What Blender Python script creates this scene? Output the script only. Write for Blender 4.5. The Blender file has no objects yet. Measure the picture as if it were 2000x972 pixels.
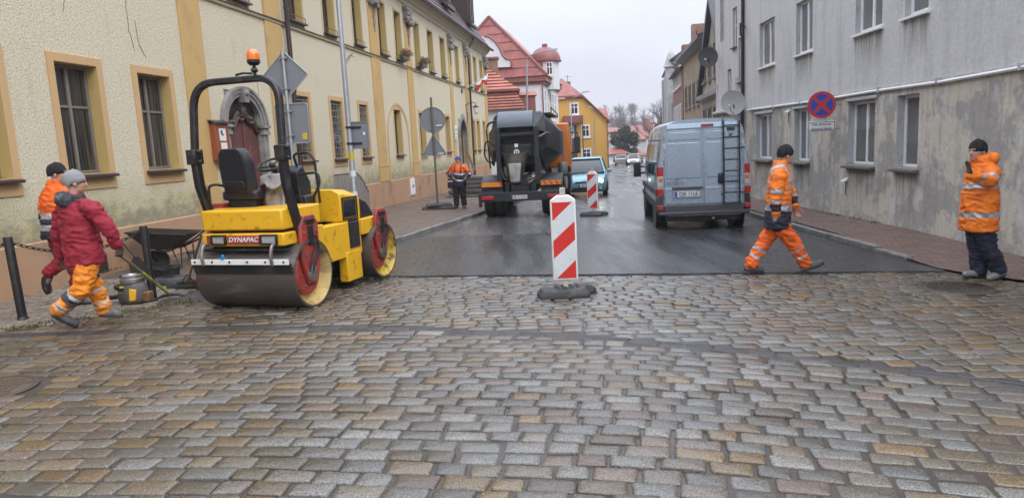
import bpy, bmesh, math, random
from math import radians as rad, sin, cos, pi, sqrt, atan2
from mathutils import Vector as V, Matrix, noise, kdtree
random.seed(7)
C = bpy.context.scene
COL = C.collection

# ------------------------------------------------------------------ camera
FPX, PITCH, ROLL, CH = 1350.0, rad(8.425), rad(-2.9), 1.85
_r = V((1, 0, 0)); FWD = V((0, cos(PITCH), -sin(PITCH))); _u = V((0, sin(PITCH), cos(PITCH)))
RGT = _r * cos(ROLL) + _u * sin(ROLL); UPV = _u * cos(ROLL) - _r * sin(ROLL)
EYE = V((0, 0, CH))
cam = bpy.data.cameras.new('camera'); camo = bpy.data.objects.new('camera', cam); COL.objects.link(camo)
m = Matrix((RGT, UPV, -FWD)).transposed().to_4x4(); m.translation = EYE
camo.matrix_world = m
cam.sensor_width = 36; cam.lens = FPX / 2000 * 36; cam.clip_end = 2000; cam.clip_start = 0.05
C.camera = camo

# ------------------------------------------------------------------ world, sun, exposure
SUN_EL, SUN_ROT = rad(45), rad(140)
w = bpy.data.worlds.new('World'); C.world = w; w.use_nodes = True
nt = w.node_tree; nt.nodes.clear()
out = nt.nodes.new('ShaderNodeOutputWorld'); bg = nt.nodes.new('ShaderNodeBackground')
sky = nt.nodes.new('ShaderNodeTexSky'); sky.sky_type = 'NISHITA'; sky.sun_disc = False
sky.sun_elevation = SUN_EL; sky.sun_rotation = SUN_ROT; sky.air_density = 1.6; sky.dust_density = 4.0; sky.ozone_density = 1.0
tc = nt.nodes.new('ShaderNodeTexCoord')
nz = nt.nodes.new('ShaderNodeTexNoise'); nz.inputs['Scale'].default_value = 2.2; nz.inputs['Detail'].default_value = 5; nz.inputs['Roughness'].default_value = .5
mp = nt.nodes.new('ShaderNodeMapping'); mp.inputs['Scale'].default_value = (1, 1, 2.5)
nt.links.new(tc.outputs['Generated'], mp.inputs['Vector']); nt.links.new(mp.outputs['Vector'], nz.inputs['Vector'])
cr = nt.nodes.new('ShaderNodeValToRGB')
cr.color_ramp.elements[0].position = .36; cr.color_ramp.elements[0].color = (5.5, 5.7, 6.7, 1)
cr.color_ramp.elements[1].position = .62; cr.color_ramp.elements[1].color = (6.3, 6.7, 7.5, 1)
nt.links.new(nz.outputs['Fac'], cr.inputs['Fac'])
mx = nt.nodes.new('ShaderNodeMix'); mx.data_type = 'RGBA'; mx.inputs[0].default_value = .9   # closed cloud deck over the clear sky
sp_ = nt.nodes.new('ShaderNodeSeparateXYZ'); nt.links.new(tc.outputs['Generated'], sp_.inputs[0])   # an overcast sky is brightest overhead
p2_ = nt.nodes.new('ShaderNodeMath'); p2_.operation = 'POWER'; p2_.use_clamp = True; nt.links.new(sp_.outputs['Z'], p2_.inputs[0]); p2_.inputs[1].default_value = 1.6
p3_ = nt.nodes.new('ShaderNodeMath'); p3_.operation = 'MULTIPLY_ADD'; nt.links.new(p2_.outputs[0], p3_.inputs[0]); p3_.inputs[1].default_value = 3.2; p3_.inputs[2].default_value = 1.0
vm_ = nt.nodes.new('ShaderNodeVectorMath'); vm_.operation = 'SCALE'; nt.links.new(cr.outputs['Color'], vm_.inputs[0]); nt.links.new(p3_.outputs[0], vm_.inputs['Scale'])
nt.links.new(sky.outputs['Color'], mx.inputs[6]); nt.links.new(vm_.outputs[0], mx.inputs[7])
nt.links.new(mx.outputs[2], bg.inputs['Color']); bg.inputs['Strength'].default_value = .105
nt.links.new(bg.outputs['Background'], out.inputs['Surface'])
sl = bpy.data.lights.new('sun', 'SUN'); sl.energy = 1.3; sl.angle = rad(40); sl.color = (1, .97, .92)
so = bpy.data.objects.new('sun', sl); COL.objects.link(so)
sd = V((sin(SUN_ROT) * cos(SUN_EL), cos(SUN_ROT) * cos(SUN_EL), sin(SUN_EL)))
so.rotation_euler = (-sd).to_track_quat('-Z', 'Y').to_euler(); so.location = (0, 0, 60)
C.view_settings.view_transform = 'Standard'; C.view_settings.look = 'None'
C.view_settings.exposure = 0.36; C.view_settings.gamma = 1.0
C.cycles.max_bounces = 6; C.cycles.volume_bounces = 1; C.cycles.caustics_reflective = False; C.cycles.caustics_refractive = False

# ------------------------------------------------------------------ photograph geometry -> metres
def ray(u, v): return RGT * ((u - 1000) / FPX) - UPV * ((v - 486) / FPX) + FWD
def gz(x, y): return .1 - .015 * x - .015 * y            # the street falls gently away
def G(u, v, dz=0):
    d = ray(u, v); t = (.1 + dz - CH) / (d.z + .015 * d.x + .015 * d.y); return EYE + d * t
def AT(u, v, y):
    d = ray(u, v); return EYE + d * (y / d.y)

# ------------------------------------------------------------------ mesh helpers
class MB:
    def __init__(s): s.v = []; s.f = []; s.m = []
    def add(s, vs, fs, mat=0, M=None):
        b = len(s.v)
        for p in vs:
            p = V(p); s.v.append(M @ p if M is not None else p)
        for q in fs: s.f.append([b + i for i in q]); s.m.append(mat)
        return s
    def box(s, x0, x1, y0, y1, z0, z1, mat=0, M=None):
        vs = [(x, y, z) for z in (z0, z1) for y in (y0, y1) for x in (x0, x1)]
        return s.add(vs, [(0, 2, 3, 1), (4, 5, 7, 6), (0, 1, 5, 4), (2, 6, 7, 3), (0, 4, 6, 2), (1, 3, 7, 5)], mat, M)
    def cbox(s, c, size, mat=0, rot=None):
        M = Matrix.Translation(V(c)) @ (rot.to_4x4() if rot is not None else Matrix())
        x, y, z = [a / 2 for a in size]; return s.box(-x, x, -y, y, -z, z, mat, M)
    def prism(s, poly, ext, mat=0, M=None):
        n = len(poly); e = V(ext); a = [V(p) for p in poly]
        nn = V((0, 0, 0))
        for i in range(n): nn += a[i].cross(a[(i + 1) % n])
        if nn.dot(e) > 0: a.reverse()
        b = [p + e for p in a]
        fs = [tuple(range(n)), tuple(range(2 * n - 1, n - 1, -1))]
        for i in range(n): j = (i + 1) % n; fs.append((j, i, n + i, n + j))
        return s.add(a + b, fs, mat, M)
    def loft(s, rings, mat=0, cap=True, closed=False, M=None):
        n = len(rings[0]); vs = [p for r_ in rings for p in r_]; fs = []; k = len(rings)
        for i in range(k - 1 + (1 if closed else 0)):
            a, b = i * n, ((i + 1) % k) * n
            for j in range(n): fs.append((a + j, a + (j + 1) % n, b + (j + 1) % n, b + j))
        if cap and not closed: fs += [tuple(range(n - 1, -1, -1)), tuple(range((k - 1) * n, k * n))]
        return s.add(vs, fs, mat, M)
    def tube(s, pts, r, n=8, mat=0, closed=False, M=None):
        pts = [V(p) for p in pts]; k = len(pts); rr = r if isinstance(r, (list, tuple)) else [r] * k
        rings = []; prev = None
        for i, p in enumerate(pts):
            if closed: t = pts[(i + 1) % k] - pts[i - 1]
            else: t = pts[min(i + 1, k - 1)] - pts[max(i - 1, 0)]
            t.normalize()
            if prev is None:
                a = V((0, 0, 1)) if abs(t.z) < .9 else V((1, 0, 0)); x = t.cross(a).normalized()
            else: x = (prev - t * prev.dot(t)).normalized()
            prev = x; y = t.cross(x)
            rings.append([p + (x * cos(2 * pi * j / n) + y * sin(2 * pi * j / n)) * rr[i] for j in range(n)])
        return s.loft(rings, mat, True, closed, M)
    def lathe(s, prof, o=(0, 0, 0), ax='z', n=20, mat=0, M=None, cap=True):
        o = V(o); rings = []
        for r_, h in prof:
            ring = []
            for j in range(n):
                a = 2 * pi * j / n; c, d = r_ * cos(a), r_ * sin(a)
                ring.append(o + (V((c, d, h)) if ax == 'z' else V((h, c, d)) if ax == 'x' else V((d, h, c))))
            rings.append(ring)
        return s.loft(rings, mat, cap, False, M)
    def quad(s, a, b, c, d, mat=0): return s.add([a, b, c, d], [(0, 1, 2, 3)], mat)
    def ball(s, c, r, n=12, k=7, mat=0, M=None):
        r = r if isinstance(r, (tuple, list)) else (r, r, r); c = V(c)
        rings = []
        for i in range(k + 1):
            a = -pi / 2 + pi * i / k; e = max(cos(a), .02)
            rings.append([c + V((r[0] * e * cos(2 * pi * j / n), r[1] * e * sin(2 * pi * j / n), r[2] * sin(a))) for j in range(n)])
        return s.loft(rings, mat, True, False, M)
    def mesh(s, name, mats):
        me = bpy.data.meshes.new(name); me.from_pydata([tuple(p) for p in s.v], [], s.f)
        for q in (mats if isinstance(mats, (list, tuple)) else [mats]): me.materials.append(q)
        me.polygons.foreach_set('material_index', s.m); me.update(); return me
    def build(s, name, mats, parent=None, bevel=0, smooth=True, ang=38, fix=True, seg=2):
        me = s.mesh(name, mats)
        if fix:
            bm = bmesh.new(); bm.from_mesh(me); bmesh.ops.recalc_face_normals(bm, faces=bm.faces); bm.to_mesh(me); bm.free()
        if smooth:
            me.polygons.foreach_set('use_smooth', [True] * len(me.polygons)); me.set_sharp_from_angle(angle=rad(ang))
        o = bpy.data.objects.new(name, me); COL.objects.link(o)
        if parent: o.parent = parent
        if bevel:
            b = o.modifiers.new('bevel', 'BEVEL'); b.width = bevel; b.segments = seg; b.limit_method = 'ANGLE'; b.angle_limit = rad(40)
        return o

def tag(o, label=None, cat=None, group=None, kind=None):
    if label: o['label'] = label
    if cat: o['category'] = cat
    if group: o['group'] = group
    if kind: o['kind'] = kind
    return o
def thing(name, label, cat, loc=(0, 0, 0), rz=0, group=None):
    o = bpy.data.objects.new(name, None); COL.objects.link(o); o.location = loc; o.rotation_euler = (0, 0, rz)
    o.empty_display_size = .2
    return tag(o, label, cat, group)
def kids(o): return [c for c in bpy.data.objects if c.parent == o]
def copy_tree(o, parent=None):
    ch = kids(o); c = o.copy(); COL.objects.link(c)
    if parent: c.parent = parent
    for k in ch: copy_tree(k, c)
    return c
def arc(c, r, a0, a1, n, plane='xz', off=0):
    out = []
    for i in range(n + 1):
        a = rad(a0 + (a1 - a0) * i / n); p, q = r * cos(a), r * sin(a)
        out.append(V((c[0] + p, off, c[1] + q)) if plane == 'xz' else V((off, c[0] + p, c[1] + q)) if plane == 'yz' else V((c[0] + p, c[1] + q, off)))
    return out
def bend(pts, r, n=5):
    """round the corners of a polyline"""
    pts = [V(p) for p in pts]; o = [pts[0]]
    for i in range(1, len(pts) - 1):
        a, b, c = pts[i - 1], pts[i], pts[i + 1]
        d0 = (a - b); d1 = (c - b); k = min(r, d0.length * .48, d1.length * .48); p, q = b + d0.normalized() * k, b + d1.normalized() * k
        for j in range(n + 1):
            t = j / n; o.append(p * (1 - t) ** 2 + b * 2 * t * (1 - t) + q * t * t)
    o.append(pts[-1]); return o
def text(s, size, parent, mat, M, name='lettering', depth=.002, sx=1, shear=0, bold=0):
    cu = bpy.data.curves.new(name, 'FONT'); cu.body = s; cu.size = size; cu.extrude = depth; cu.align_x = 'CENTER'; cu.align_y = 'CENTER'; cu.shear = shear; cu.offset = bold
    t = bpy.data.objects.new(name, cu); COL.objects.link(t); bpy.context.view_layer.update()
    me = bpy.data.meshes.new_from_object(t.evaluated_get(bpy.context.evaluated_depsgraph_get()))
    bpy.data.objects.remove(t); me.transform(M @ Matrix.Diagonal((sx, 1, 1, 1))); me.materials.clear(); me.materials.append(mat)
    o = bpy.data.objects.new(name, me); COL.objects.link(o); o.parent = parent; return o
def TM(o, right, up):
    """text matrix: origin, reading direction, up"""
    r_, u_ = V(right).normalized(), V(up).normalized(); n = r_.cross(u_)
    m_ = Matrix((r_, u_, n)).transposed().to_4x4(); m_.translation = V(o); return m_

# ------------------------------------------------------------------ materials
def nmat(name):
    m_ = bpy.data.materials.new(name); m_.use_nodes = True; return m_, m_.node_tree, m_.node_tree.nodes['Principled BSDF']
def N(t, kind, **kw):
    n = t.nodes.new(kind)
    for k, v_ in kw.items():
        if k in n.inputs: n.inputs[k].default_value = v_
        else: setattr(n, k, v_)
    return n
def coords(t, scale=(1, 1, 1), out='Object'):
    a = N(t, 'ShaderNodeTexCoord'); b = N(t, 'ShaderNodeMapping'); b.inputs['Scale'].default_value = scale
    t.links.new(a.outputs[out], b.inputs['Vector']); return b.outputs['Vector']
def tnoise(t, vec, scale, detail=4, rough=.55):
    n = N(t, 'ShaderNodeTexNoise', Scale=scale, Detail=detail, Roughness=rough); t.links.new(vec, n.inputs['Vector']); return n.outputs['Fac']
def ramp(t, fac, lo, hi, a=(0, 0, 0, 1), b=(1, 1, 1, 1)):
    n = N(t, 'ShaderNodeValToRGB'); e = n.color_ramp.elements; e[0].position = lo; e[1].position = hi; e[0].color = a; e[1].color = b
    t.links.new(fac, n.inputs['Fac']); return n.outputs['Color']
def mixc(t, fac, a, b, mode='MIX'):
    n = N(t, 'ShaderNodeMix', data_type='RGBA', blend_type=mode)
    for i, x in ((0, fac), (6, a), (7, b)):
        if hasattr(x, 'is_output'): t.links.new(x, n.inputs[i])
        else: n.inputs[i].default_value = x if i == 0 else (tuple(x) + (1,))[:4]
    return n.outputs[2]
def math_(t, op, a, b=0., clamp=False):
    n = N(t, 'ShaderNodeMath', operation=op, use_clamp=clamp)
    for i, x in ((0, a), (1, b)):
        if hasattr(x, 'is_output'): t.links.new(x, n.inputs[i])
        else: n.inputs[i].default_value = x
    return n.outputs[0]
def bump(t, b, h, strength=.4, dist=.01):
    n = N(t, 'ShaderNodeBump', Strength=strength, Distance=dist); t.links.new(h, n.inputs['Height'])
    t.links.new(n.outputs['Normal'], b.inputs['Normal']); return n
def PM(name, col, rough=.6, metal=0., var=.12, vs=2.5, bmp=0., bs=60, dirt=None, ds=3., damt=(.5, .75), coat=0., stretch=(1, 1, 1), bd=.01, rv=.1, alpha=1):
    """one painted / metal / cloth surface: mottled colour, broken gloss, worn or dirty patches, fine bump"""
    m_, t, b = nmat(name); vec = coords(t, stretch)
    c = mixc(t, tnoise(t, vec, vs), [x * (1 - var) for x in col], [min(1, x * (1 + var)) for x in col])
    if dirt: c = mixc(t, ramp(t, tnoise(t, vec, ds, 6, .65), *damt), c, dirt)
    t.links.new(c, b.inputs['Base Color'])
    rr = math_(t, 'ADD', math_(t, 'MULTIPLY', tnoise(t, vec, vs * 2.3), rv * 2), rough - rv, True); t.links.new(rr, b.inputs['Roughness'])
    b.inputs['Metallic'].default_value = metal; b.inputs['Coat Weight'].default_value = coat; b.inputs['Coat Roughness'].default_value = .08
    if bmp: bump(t, b, tnoise(t, vec, bs, 4, .6), bmp, bd)
    return m_
def EM(name, col, s):
    m_, t, b = nmat(name); b.inputs['Base Color'].default_value = tuple(col) + (1,); b.inputs['Emission Color'].default_value = tuple(col) + (1,); b.inputs['Emission Strength'].default_value = s; return m_
def glass(name, col=(.02, .023, .026), rough=.06, var=.3):
    return PM(name, col, rough, 0, var, 1.2, .15, 1.2, rv=.03, bd=.02)
MT = {}
MT['black'] = PM('black_paint', (.010, .010, .011), .45, 0, .3, 4, .1, 90, (.09, .08, .07), 5, (.55, .8))
MT['rubber'] = PM('rubber', (.012, .012, .0125), .75, 0, .3, 6, .4, 120, (.1, .09, .08), 4, (.5, .8))
MT['rubberbase'] = PM('recycled_rubber', (.035, .036, .038), .6, 0, .3, 6, .5, 90, (.13, .12, .11), 5, (.5, .8))
MT['steel'] = PM('bare_steel', (.34, .33, .31), .38, .85, .2, 5, .1, 80, (.12, .09, .06), 4, (.5, .75))
MT['galv'] = PM('galvanised_steel', (.42, .45, .48), .42, .75, .18, 12, .08, 70)
MT['signback'] = PM('sign_back', (.20, .215, .235), .5, .25, .1, 3, .05, 60, (.14, .14, .14), 3, (.55, .8))
MT['white'] = PM('white_paint', (.74, .74, .72), .45, 0, .06, 3, .05, 60, (.4, .38, .33), 5, (.55, .8))
MT['pvc'] = PM('white_window_frame', (.78, .79, .8), .35, 0, .05, 3, 0, 60, (.5, .49, .46), 4, (.55, .85))
MT['glass'] = glass('window_glass'); MT['carglass'] = glass('car_glass', (.015, .018, .02), .04)
MT['red'] = PM('red_paint', (.52, .035, .03), .45, 0, .15, 5, .1, 80, (.10, .05, .04), 5, (.5, .78))
MT['skin'] = PM('skin', (.50, .29, .21), .5, 0, .1, 20, .1, 120)
MT['black_letters'] = PM('black_lettering', (.02, .02, .022), .5)
MT['wood'] = PM('weathered_wood', (.12, .075, .045), .7, 0, .35, 3, .4, 30, stretch=(6, 6, 1))
# ================================================================== THE GROUND
def lerp(tab, y):
    if y <= tab[0][0]: return tab[0][1]
    for (a, b), (c, d) in zip(tab, tab[1:]):
        if y <= c: return b + (d - b) * (y - a) / (c - a)
    return tab[-1][1]
def smooth_tab(tab, y):
    return (lerp(tab, y - .4) + lerp(tab, y) + lerp(tab, y + .4)) / 3
KL = [(11.0, -4.6), (11.8, -3.5), (13, -2.95), (14.5, -2.54), (21.4, -.9), (42, 3.3), (60, 7.2), (80, 11.3), (100, 16.5), (125, 24), (150, 34)]
KR = [(6.6, 8.2), (7.2, 7.4), (8.0, 6.5), (9.2, 5.87), (12.5, 6.0), (17.5, 6.29), (24, 6.9), (32, 9.0), (44, 11.5), (60, 15), (80, 19.5), (100, 25), (125, 33), (150, 44)]
STRIP = [(-9, 7.2), (-5.7, 7.44), (-3.86, 7.52), (-1.58, 7.25), (.46, 6.63), (1.79, 5.99), (2.82, 5.32), (3.66, 4.79), (6, 3.2), (9, 1.2)]
LAZ = .15636; LD = V((sin(LAZ), cos(LAZ), 0)); LN = V((cos(LAZ), -sin(LAZ), 0)); LP = V((-4.14688, 28.72516, 0))
RAZ = .04602; RD = V((sin(RAZ), cos(RAZ), 0)); RN = V((-cos(RAZ), sin(RAZ), 0)); RP = V((7.67503, 14.63239, 0))
def lwx(y): return LP.x + (y - LP.y) * math.tan(LAZ)
def rwx(y): return RP.x + (y - RP.y) * math.tan(RAZ)
def aedge(x): return 10.44 + (x + 1.9) * (9.22 - 10.44) / (5.87 + 1.9)     # where the fresh asphalt stops
def frange(a, b, s):
    n = max(1, int(round((b - a) / s))); return [a + (b - a) * i / n for i in range(n + 1)]
def strip_sheet(ys, xl, xr, zf, cols=6):
    mb = MB(); vs = []; fs = []
    for y in ys:
        a, b = xl(y), xr(y)
        for j in range(cols + 1):
            x = a + (b - a) * j / cols; vs.append((x, y, zf(x, y)))
    for i in range(len(ys) - 1):
        for j in range(cols):
            p = i * (cols + 1) + j; fs.append((p, p + 1, p + cols + 2, p + cols + 1))
    return mb.add(vs, fs)

# ---- materials of the ground
m_, t, b = nmat('wet_grit'); vec = coords(t)
c = mixc(t, ramp(t, tnoise(t, vec, 1.2, 6), .35, .65), (.032, .026, .021), (.066, .053, .043))
t.links.new(mixc(t, tnoise(t, vec, 60, 3), c, (.05, .042, .035)), b.inputs['Base Color'])
t.links.new(ramp(t, tnoise(t, vec, .9, 5, .6), .42, .6, (.10,) * 3 + (1,), (.6,) * 3 + (1,)), b.inputs['Roughness'])
bump(t, b, tnoise(t, vec, 90, 4), .35, .006); MT['grit'] = m_

def stone_mat(name, rlo, rhi, dirt):
    m_, t, b = nmat(name); vec = coords(t)
    at = N(t, 'ShaderNodeAttribute', attribute_name='tint')
    sp = ramp(t, tnoise(t, vec, 105, 3, .75), .40, .60, (.48,) * 3 + (1,), (1.6,) * 3 + (1,))
    c = mixc(t, 1., at.outputs['Color'], sp, 'MULTIPLY')
    c = mixc(t, math_(t, 'MULTIPLY', ramp(t, tnoise(t, vec, 1.1, 6, .65), .5, .72), dirt), c, (.10, .078, .058))
    t.links.new(c, b.inputs['Base Color'])
    r1 = ramp(t, tnoise(t, vec, 1.6, 5, .6), .35, .65, (rlo,) * 3 + (1,), (rhi,) * 3 + (1,)); t.links.new(math_(t, 'ADD', r1, math_(t, 'MULTIPLY', math_(t, 'SUBTRACT', tnoise(t, vec, 70, 3, .7), .45), .35), True), b.inputs['Roughness'])
    h = math_(t, 'ADD', math_(t, 'MULTIPLY', tnoise(t, vec, 150, 3, .6), .45), tnoise(t, vec, 28, 4, .6))
    bump(t, b, h, .7, .006); b.inputs['Specular IOR Level'].default_value = .62
    return m_
MT['stone'] = stone_mat('wet_granite_setts', .08, .25, .5); MT['band'] = stone_mat('dark_smooth_setts', .35, .6, .1); MT['sett'] = stone_mat('dirty_small_setts', .4, .7, .9)

def asphalt(name, c1, c2, rlo, rhi, wet):
    m_, t, b = nmat(name); vec = coords(t); vs_ = coords(t, (1.4, .16, 1))
    c = mixc(t, tnoise(t, vec, 140, 3, .7), c1, c2)
    c = mixc(t, ramp(t, tnoise(t, vs_, 1.1, 5, .6), .55, .75), c, [x * 1.5 + .012 for x in c2])
    t.links.new(c, b.inputs['Base Color'])
    r1 = ramp(t, tnoise(t, vs_, wet, 6, .62), .40, .62, (rlo,) * 3 + (1,), (rhi,) * 3 + (1,)); t.links.new(r1, b.inputs['Roughness'])
    bump(t, b, math_(t, 'ADD', tnoise(t, vec, 170, 3, .6), math_(t, 'MULTIPLY', tnoise(t, vec, 5, 3), .6)), .35, .006); return m_
MT['fresh'] = asphalt('fresh_asphalt', (.020, .021, .023), (.046, .047, .050), .19, .40, 1.4)
MT['oldroad'] = asphalt('wet_old_asphalt', (.06, .06, .062), (.11, .11, .112), .10, .36, 1.0)

def pavers(name, a, b_, mort, sx, sy, rot, rough):
    m_, t, b = nmat(name); tcn = N(t, 'ShaderNodeTexCoord'); mpn = N(t, 'ShaderNodeMapping'); mpn.inputs['Rotation'].default_value = (0, 0, rot)
    t.links.new(tcn.outputs['Object'], mpn.inputs['Vector'])
    br = N(t, 'ShaderNodeTexBrick'); t.links.new(mpn.outputs['Vector'], br.inputs['Vector'])
    br.inputs['Scale'].default_value = 1; br.inputs['Brick Width'].default_value = sx; br.inputs['Row Height'].default_value = sy; br.inputs['Mortar Size'].default_value = .013
    br.inputs['Color1'].default_value = a + (1,); br.inputs['Color2'].default_value = b_ + (1,); br.inputs['Mortar'].default_value = mort + (1,)
    vec = coords(t)
    c = mixc(t, math_(t, 'MULTIPLY', ramp(t, tnoise(t, vec, .8, 6, .65), .45, .75), .6), br.outputs['Color'], (.15, .115, .09))
    c = mixc(t, 1., c, ramp(t, tnoise(t, vec, 9, 4), .3, .7, (.75,) * 3 + (1,), (1.2,) * 3 + (1,)), 'MULTIPLY')
    t.links.new(c, b.inputs['Base Color'])
    t.links.new(ramp(t, tnoise(t, vec, 1.3, 5), .35, .65, (rough - .15,) * 3 + (1,), (rough + .2,) * 3 + (1,)), b.inputs['Roughness'])
    bump(t, b, math_(t, 'ADD', br.outputs['Fac'], math_(t, 'MULTIPLY', tnoise(t, vec, 70, 3), -.5)), -.35, .008); return m_
MT['paveL'] = pavers('brown_paving', (.15, .105, .085), (.12, .085, .07), (.06, .05, .04), .2, .1, LAZ, .5)
MT['paveR'] = pavers('red_brick_paving', (.20, .115, .09), (.135, .085, .07), (.06, .046, .038), .22, .11, .4, .5)
MT['kerb'] = PM('granite_kerb', (.2, .195, .185), .45, 0, .2, 6, .3, 90, (.08, .07, .055), 2.5, (.45, .7))

# ---- sheets
gr = strip_sheet([-12, 0, 6, 12, 20, 40, 80, 140, 300, 700, 1600], lambda y: -60 - y * 1.2, lambda y: 60 + y * 1.2, lambda x, y: gz(x, y) - .013 if y < 30 else min(gz(max(-20, min(x, 60)), min(y, 200)), 0) - .06, 24)
tag(gr.build('ground', MT['grit'], smooth=True), 'wet gritty earth filling the joints between the cobblestones', 'ground', kind='structure')
ys = frange(9.0, 20, .5) + frange(21, 150, 3)
rd = strip_sheet(ys, lambda y: lerp(KL, y), lambda y: lerp(KR, y), lambda x, y: gz(x, y) - .012, 8)
tag(rd.build('old_road', MT['oldroad']), 'worn wet grey asphalt street running off to the far houses', 'road', kind='structure')
fa = MB(); vs = []; fs = []; K = 120; nr = 12
def fpx(s, tt):   # s across, tt along; from the cobble edge to the joint with the old road
    y = (1 - tt) * 0 + 0; return s
for i in range(nr + 1):
    tt = i / nr
    for j in range(K + 1):
        s_ = j / K
        x0 = -4.0 + s_ * (5.87 + 4.0); y0 = aedge(x0) + .03 * noise.noise((x0 * 2.3, 0, 4)) + .03 * noise.noise((x0 * 9, 0, 2))
        yk = 15.6 - .05 * s_; xl, xr = lerp(KL, yk), lerp(KR, yk)
        x1 = xl + (xr - xl) * s_; x = x0 + (x1 - x0) * tt; y = y0 + (yk - y0) * tt
        x = max(x, lerp(KL, y)) if y > 11 else x; x = min(x, lerp(KR, y))
        vs.append((x, y, gz(x, y) + .012))
for i in range(nr):
    for j in range(K): p = i * (K + 1) + j; fs.append((p, p + 1, p + K + 2, p + K + 1))
n0 = len(vs); vs += [(x, y, z - .05) for x, y, z in vs[:K + 1]]
for j in range(K): fs.append((n0 + j, n0 + j + 1, j + 1, j))
fa.add(vs, fs); tag(fa.build('fresh_asphalt', MT['fresh']), 'strip of fresh dark asphalt just laid across the street', 'road', kind='structure')
cm = MB(); rc = random.Random(9)                                  # loose crumbs of asphalt along the fresh edge
for i in range(900):
    x = rc.uniform(-3.6, 5.7); y = aedge(x) - abs(rc.gauss(0, .09)) + .03; r_ = rc.uniform(.004, .013); cm.ball((x, y, gz(x, y) + .006), (r_, r_, r_ * .7), 5, 3)
tag(cm.build('asphalt_crumbs', MT['fresh'], smooth=False), 'loose black crumbs along the edge of the fresh asphalt', 'crumbs', kind='stuff')
mk = MB()                                                           # worn lane line of the old road
for k in range(7):
    y0 = 19 + k * 8; c_ = lambda y: lerp(KL, y) * .46 + lerp(KR, y) * .54
    mk.quad(*[(c_(y) + dx, y, gz(c_(y), y) - .007) for y, dx in ((y0, -.05), (y0, .05), (y0 + 4, .05), (y0 + 4, -.05))])
MT['lane'] = PM('worn_lane_paint', (.2, .2, .2), .35, 0, .4, 5)
tag(mk.build('lane_marking', MT['lane']), 'faded broken white line down the old road', 'road marking', kind='structure')
def rampz(y, a, b): return min(1, max(0, (y - a) / (b - a)))
pl = strip_sheet(frange(10.6, 20, .5) + frange(21, 84, 3), lambda y: lwx(y) - .4 if y < 48 else lerp(KL, y) - 4, lambda y: lerp(KL, y) - .13, lambda x, y: gz(x, y) - .012 + .115 * rampz(y, 10.7, 13), 6)
tag(pl.build('left_pavement', MT['paveL']), 'brown paved footway along the cream building', 'pavement', kind='structure')
pr = strip_sheet(frange(7.4, 20, .5) + frange(21, 60, 3), lambda y: lerp(KR, y) + (.13 if y > 11 else 0), lambda y: rwx(y) + .4 if y < 28 else lerp(KR, y) + 3, lambda x, y: gz(x, y) + .008 + .09 * rampz(y, 9, 13) * 1 + max(0, (x - 5.5)) * .012, 6)
tag(pr.build('right_pavement', MT['paveR']), 'red brick footway along the grey building', 'pavement', kind='structure')
def kerb(name, tab, y0, y1, side, h, label):
    mb = MB(); y = y0
    while y < y1:
        L = min(1.0, y1 - y); e = .012
        q = [(smooth_tab(tab, yy) + s_ * .13, yy) for yy, s_ in ((y + e, 0), (y + e, side), (y + L - e, side), (y + L - e, 0))]
        dz = random.uniform(-.006, .006); hh = h * rampz(y + .5, y0 - 1.5, y0 + 1.5)
        if side < 0: q = [q[1], q[0], q[3], q[2]]
        n = len(mb.v)
        lo = [V((a, b_, gz(a, b_) - .1)) for a, b_ in q]; hi = [V((a, b_, gz(a, b_) + hh + dz)) for a, b_ in q]
        mb.add(lo + hi, [(3, 2, 1, 0), (4, 5, 6, 7), (0, 1, 5, 4), (1, 2, 6, 5), (2, 3, 7, 6), (3, 0, 4, 7)]); y += L
    tag(mb.build(name, MT['kerb'], bevel=.015), label, 'kerb', kind='structure')
kerb('left_kerb', KL, 12.2, 84, -1, .105, 'granite kerb along the left footway')
kerb('right_kerb', KR, 10.2, 60, 1, .09, 'low granite kerb along the right footway')

# ---- cobbles: every stone is modelled
MANS = [(G(-22, 760), .31), (G(1868, 561), .36)]
def stone(mb, cx, cy, w_, d_, rotv, zt, jit, tint, cols, dome=.006, gap=.0075, nc=3):
    hw, hd = w_ / 2 - gap, d_ / 2 - gap
    q = [(-hw, -hd), (hw, -hd), (hw, hd), (-hw, hd)]
    q = [(x + random.uniform(-jit, jit), y + random.uniform(-jit, jit)) for x, y in q]
    pts = []
    for i in range(4):
        a, p, n = q[i - 1], q[i], q[(i + 1) % 4]; k = random.uniform(.08, .2)
        kx = k * min(w_, d_)
        da = V((a[0] - p[0], a[1] - p[1])).normalized() * kx; dn = V((n[0] - p[0], n[1] - p[1])).normalized() * kx
        pp = V(p); pts += [pp + da, pp + (da + dn) * .22, pp + dn]
    cr_, sr_ = cos(rotv), sin(rotv); tx, ty = random.gauss(0, .012), random.gauss(0, .012); o = len(mb.v)
    for f_, dz in ((1.0, -.05), (1.0, -.010), (.955, -.003), (.80, .002)):
        for p in pts:
            x, y = p.x * f_, p.y * f_; X, Y = cx + x * cr_ - y * sr_, cy + x * sr_ + y * cr_
            mb.v.append(V((X, Y, gz(X, Y) + zt + dz + tx * x + ty * y)))
    mb.v.append(V((cx, cy, gz(cx, cy) + zt + dome))); n = 12
    for r_ in range(3):
        for j in range(n): mb.f.append([o + r_ * n + j, o + r_ * n + (j + 1) % n, o + (r_ + 1) * n + (j + 1) % n, o + (r_ + 1) * n + j]); mb.m.append(0); cols.append(tint)
    for j in range(n): mb.f.append([o + 3 * n + j, o + 3 * n + (j + 1) % n, o + 4 * n]); mb.m.append(0); cols.append(tint)
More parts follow.
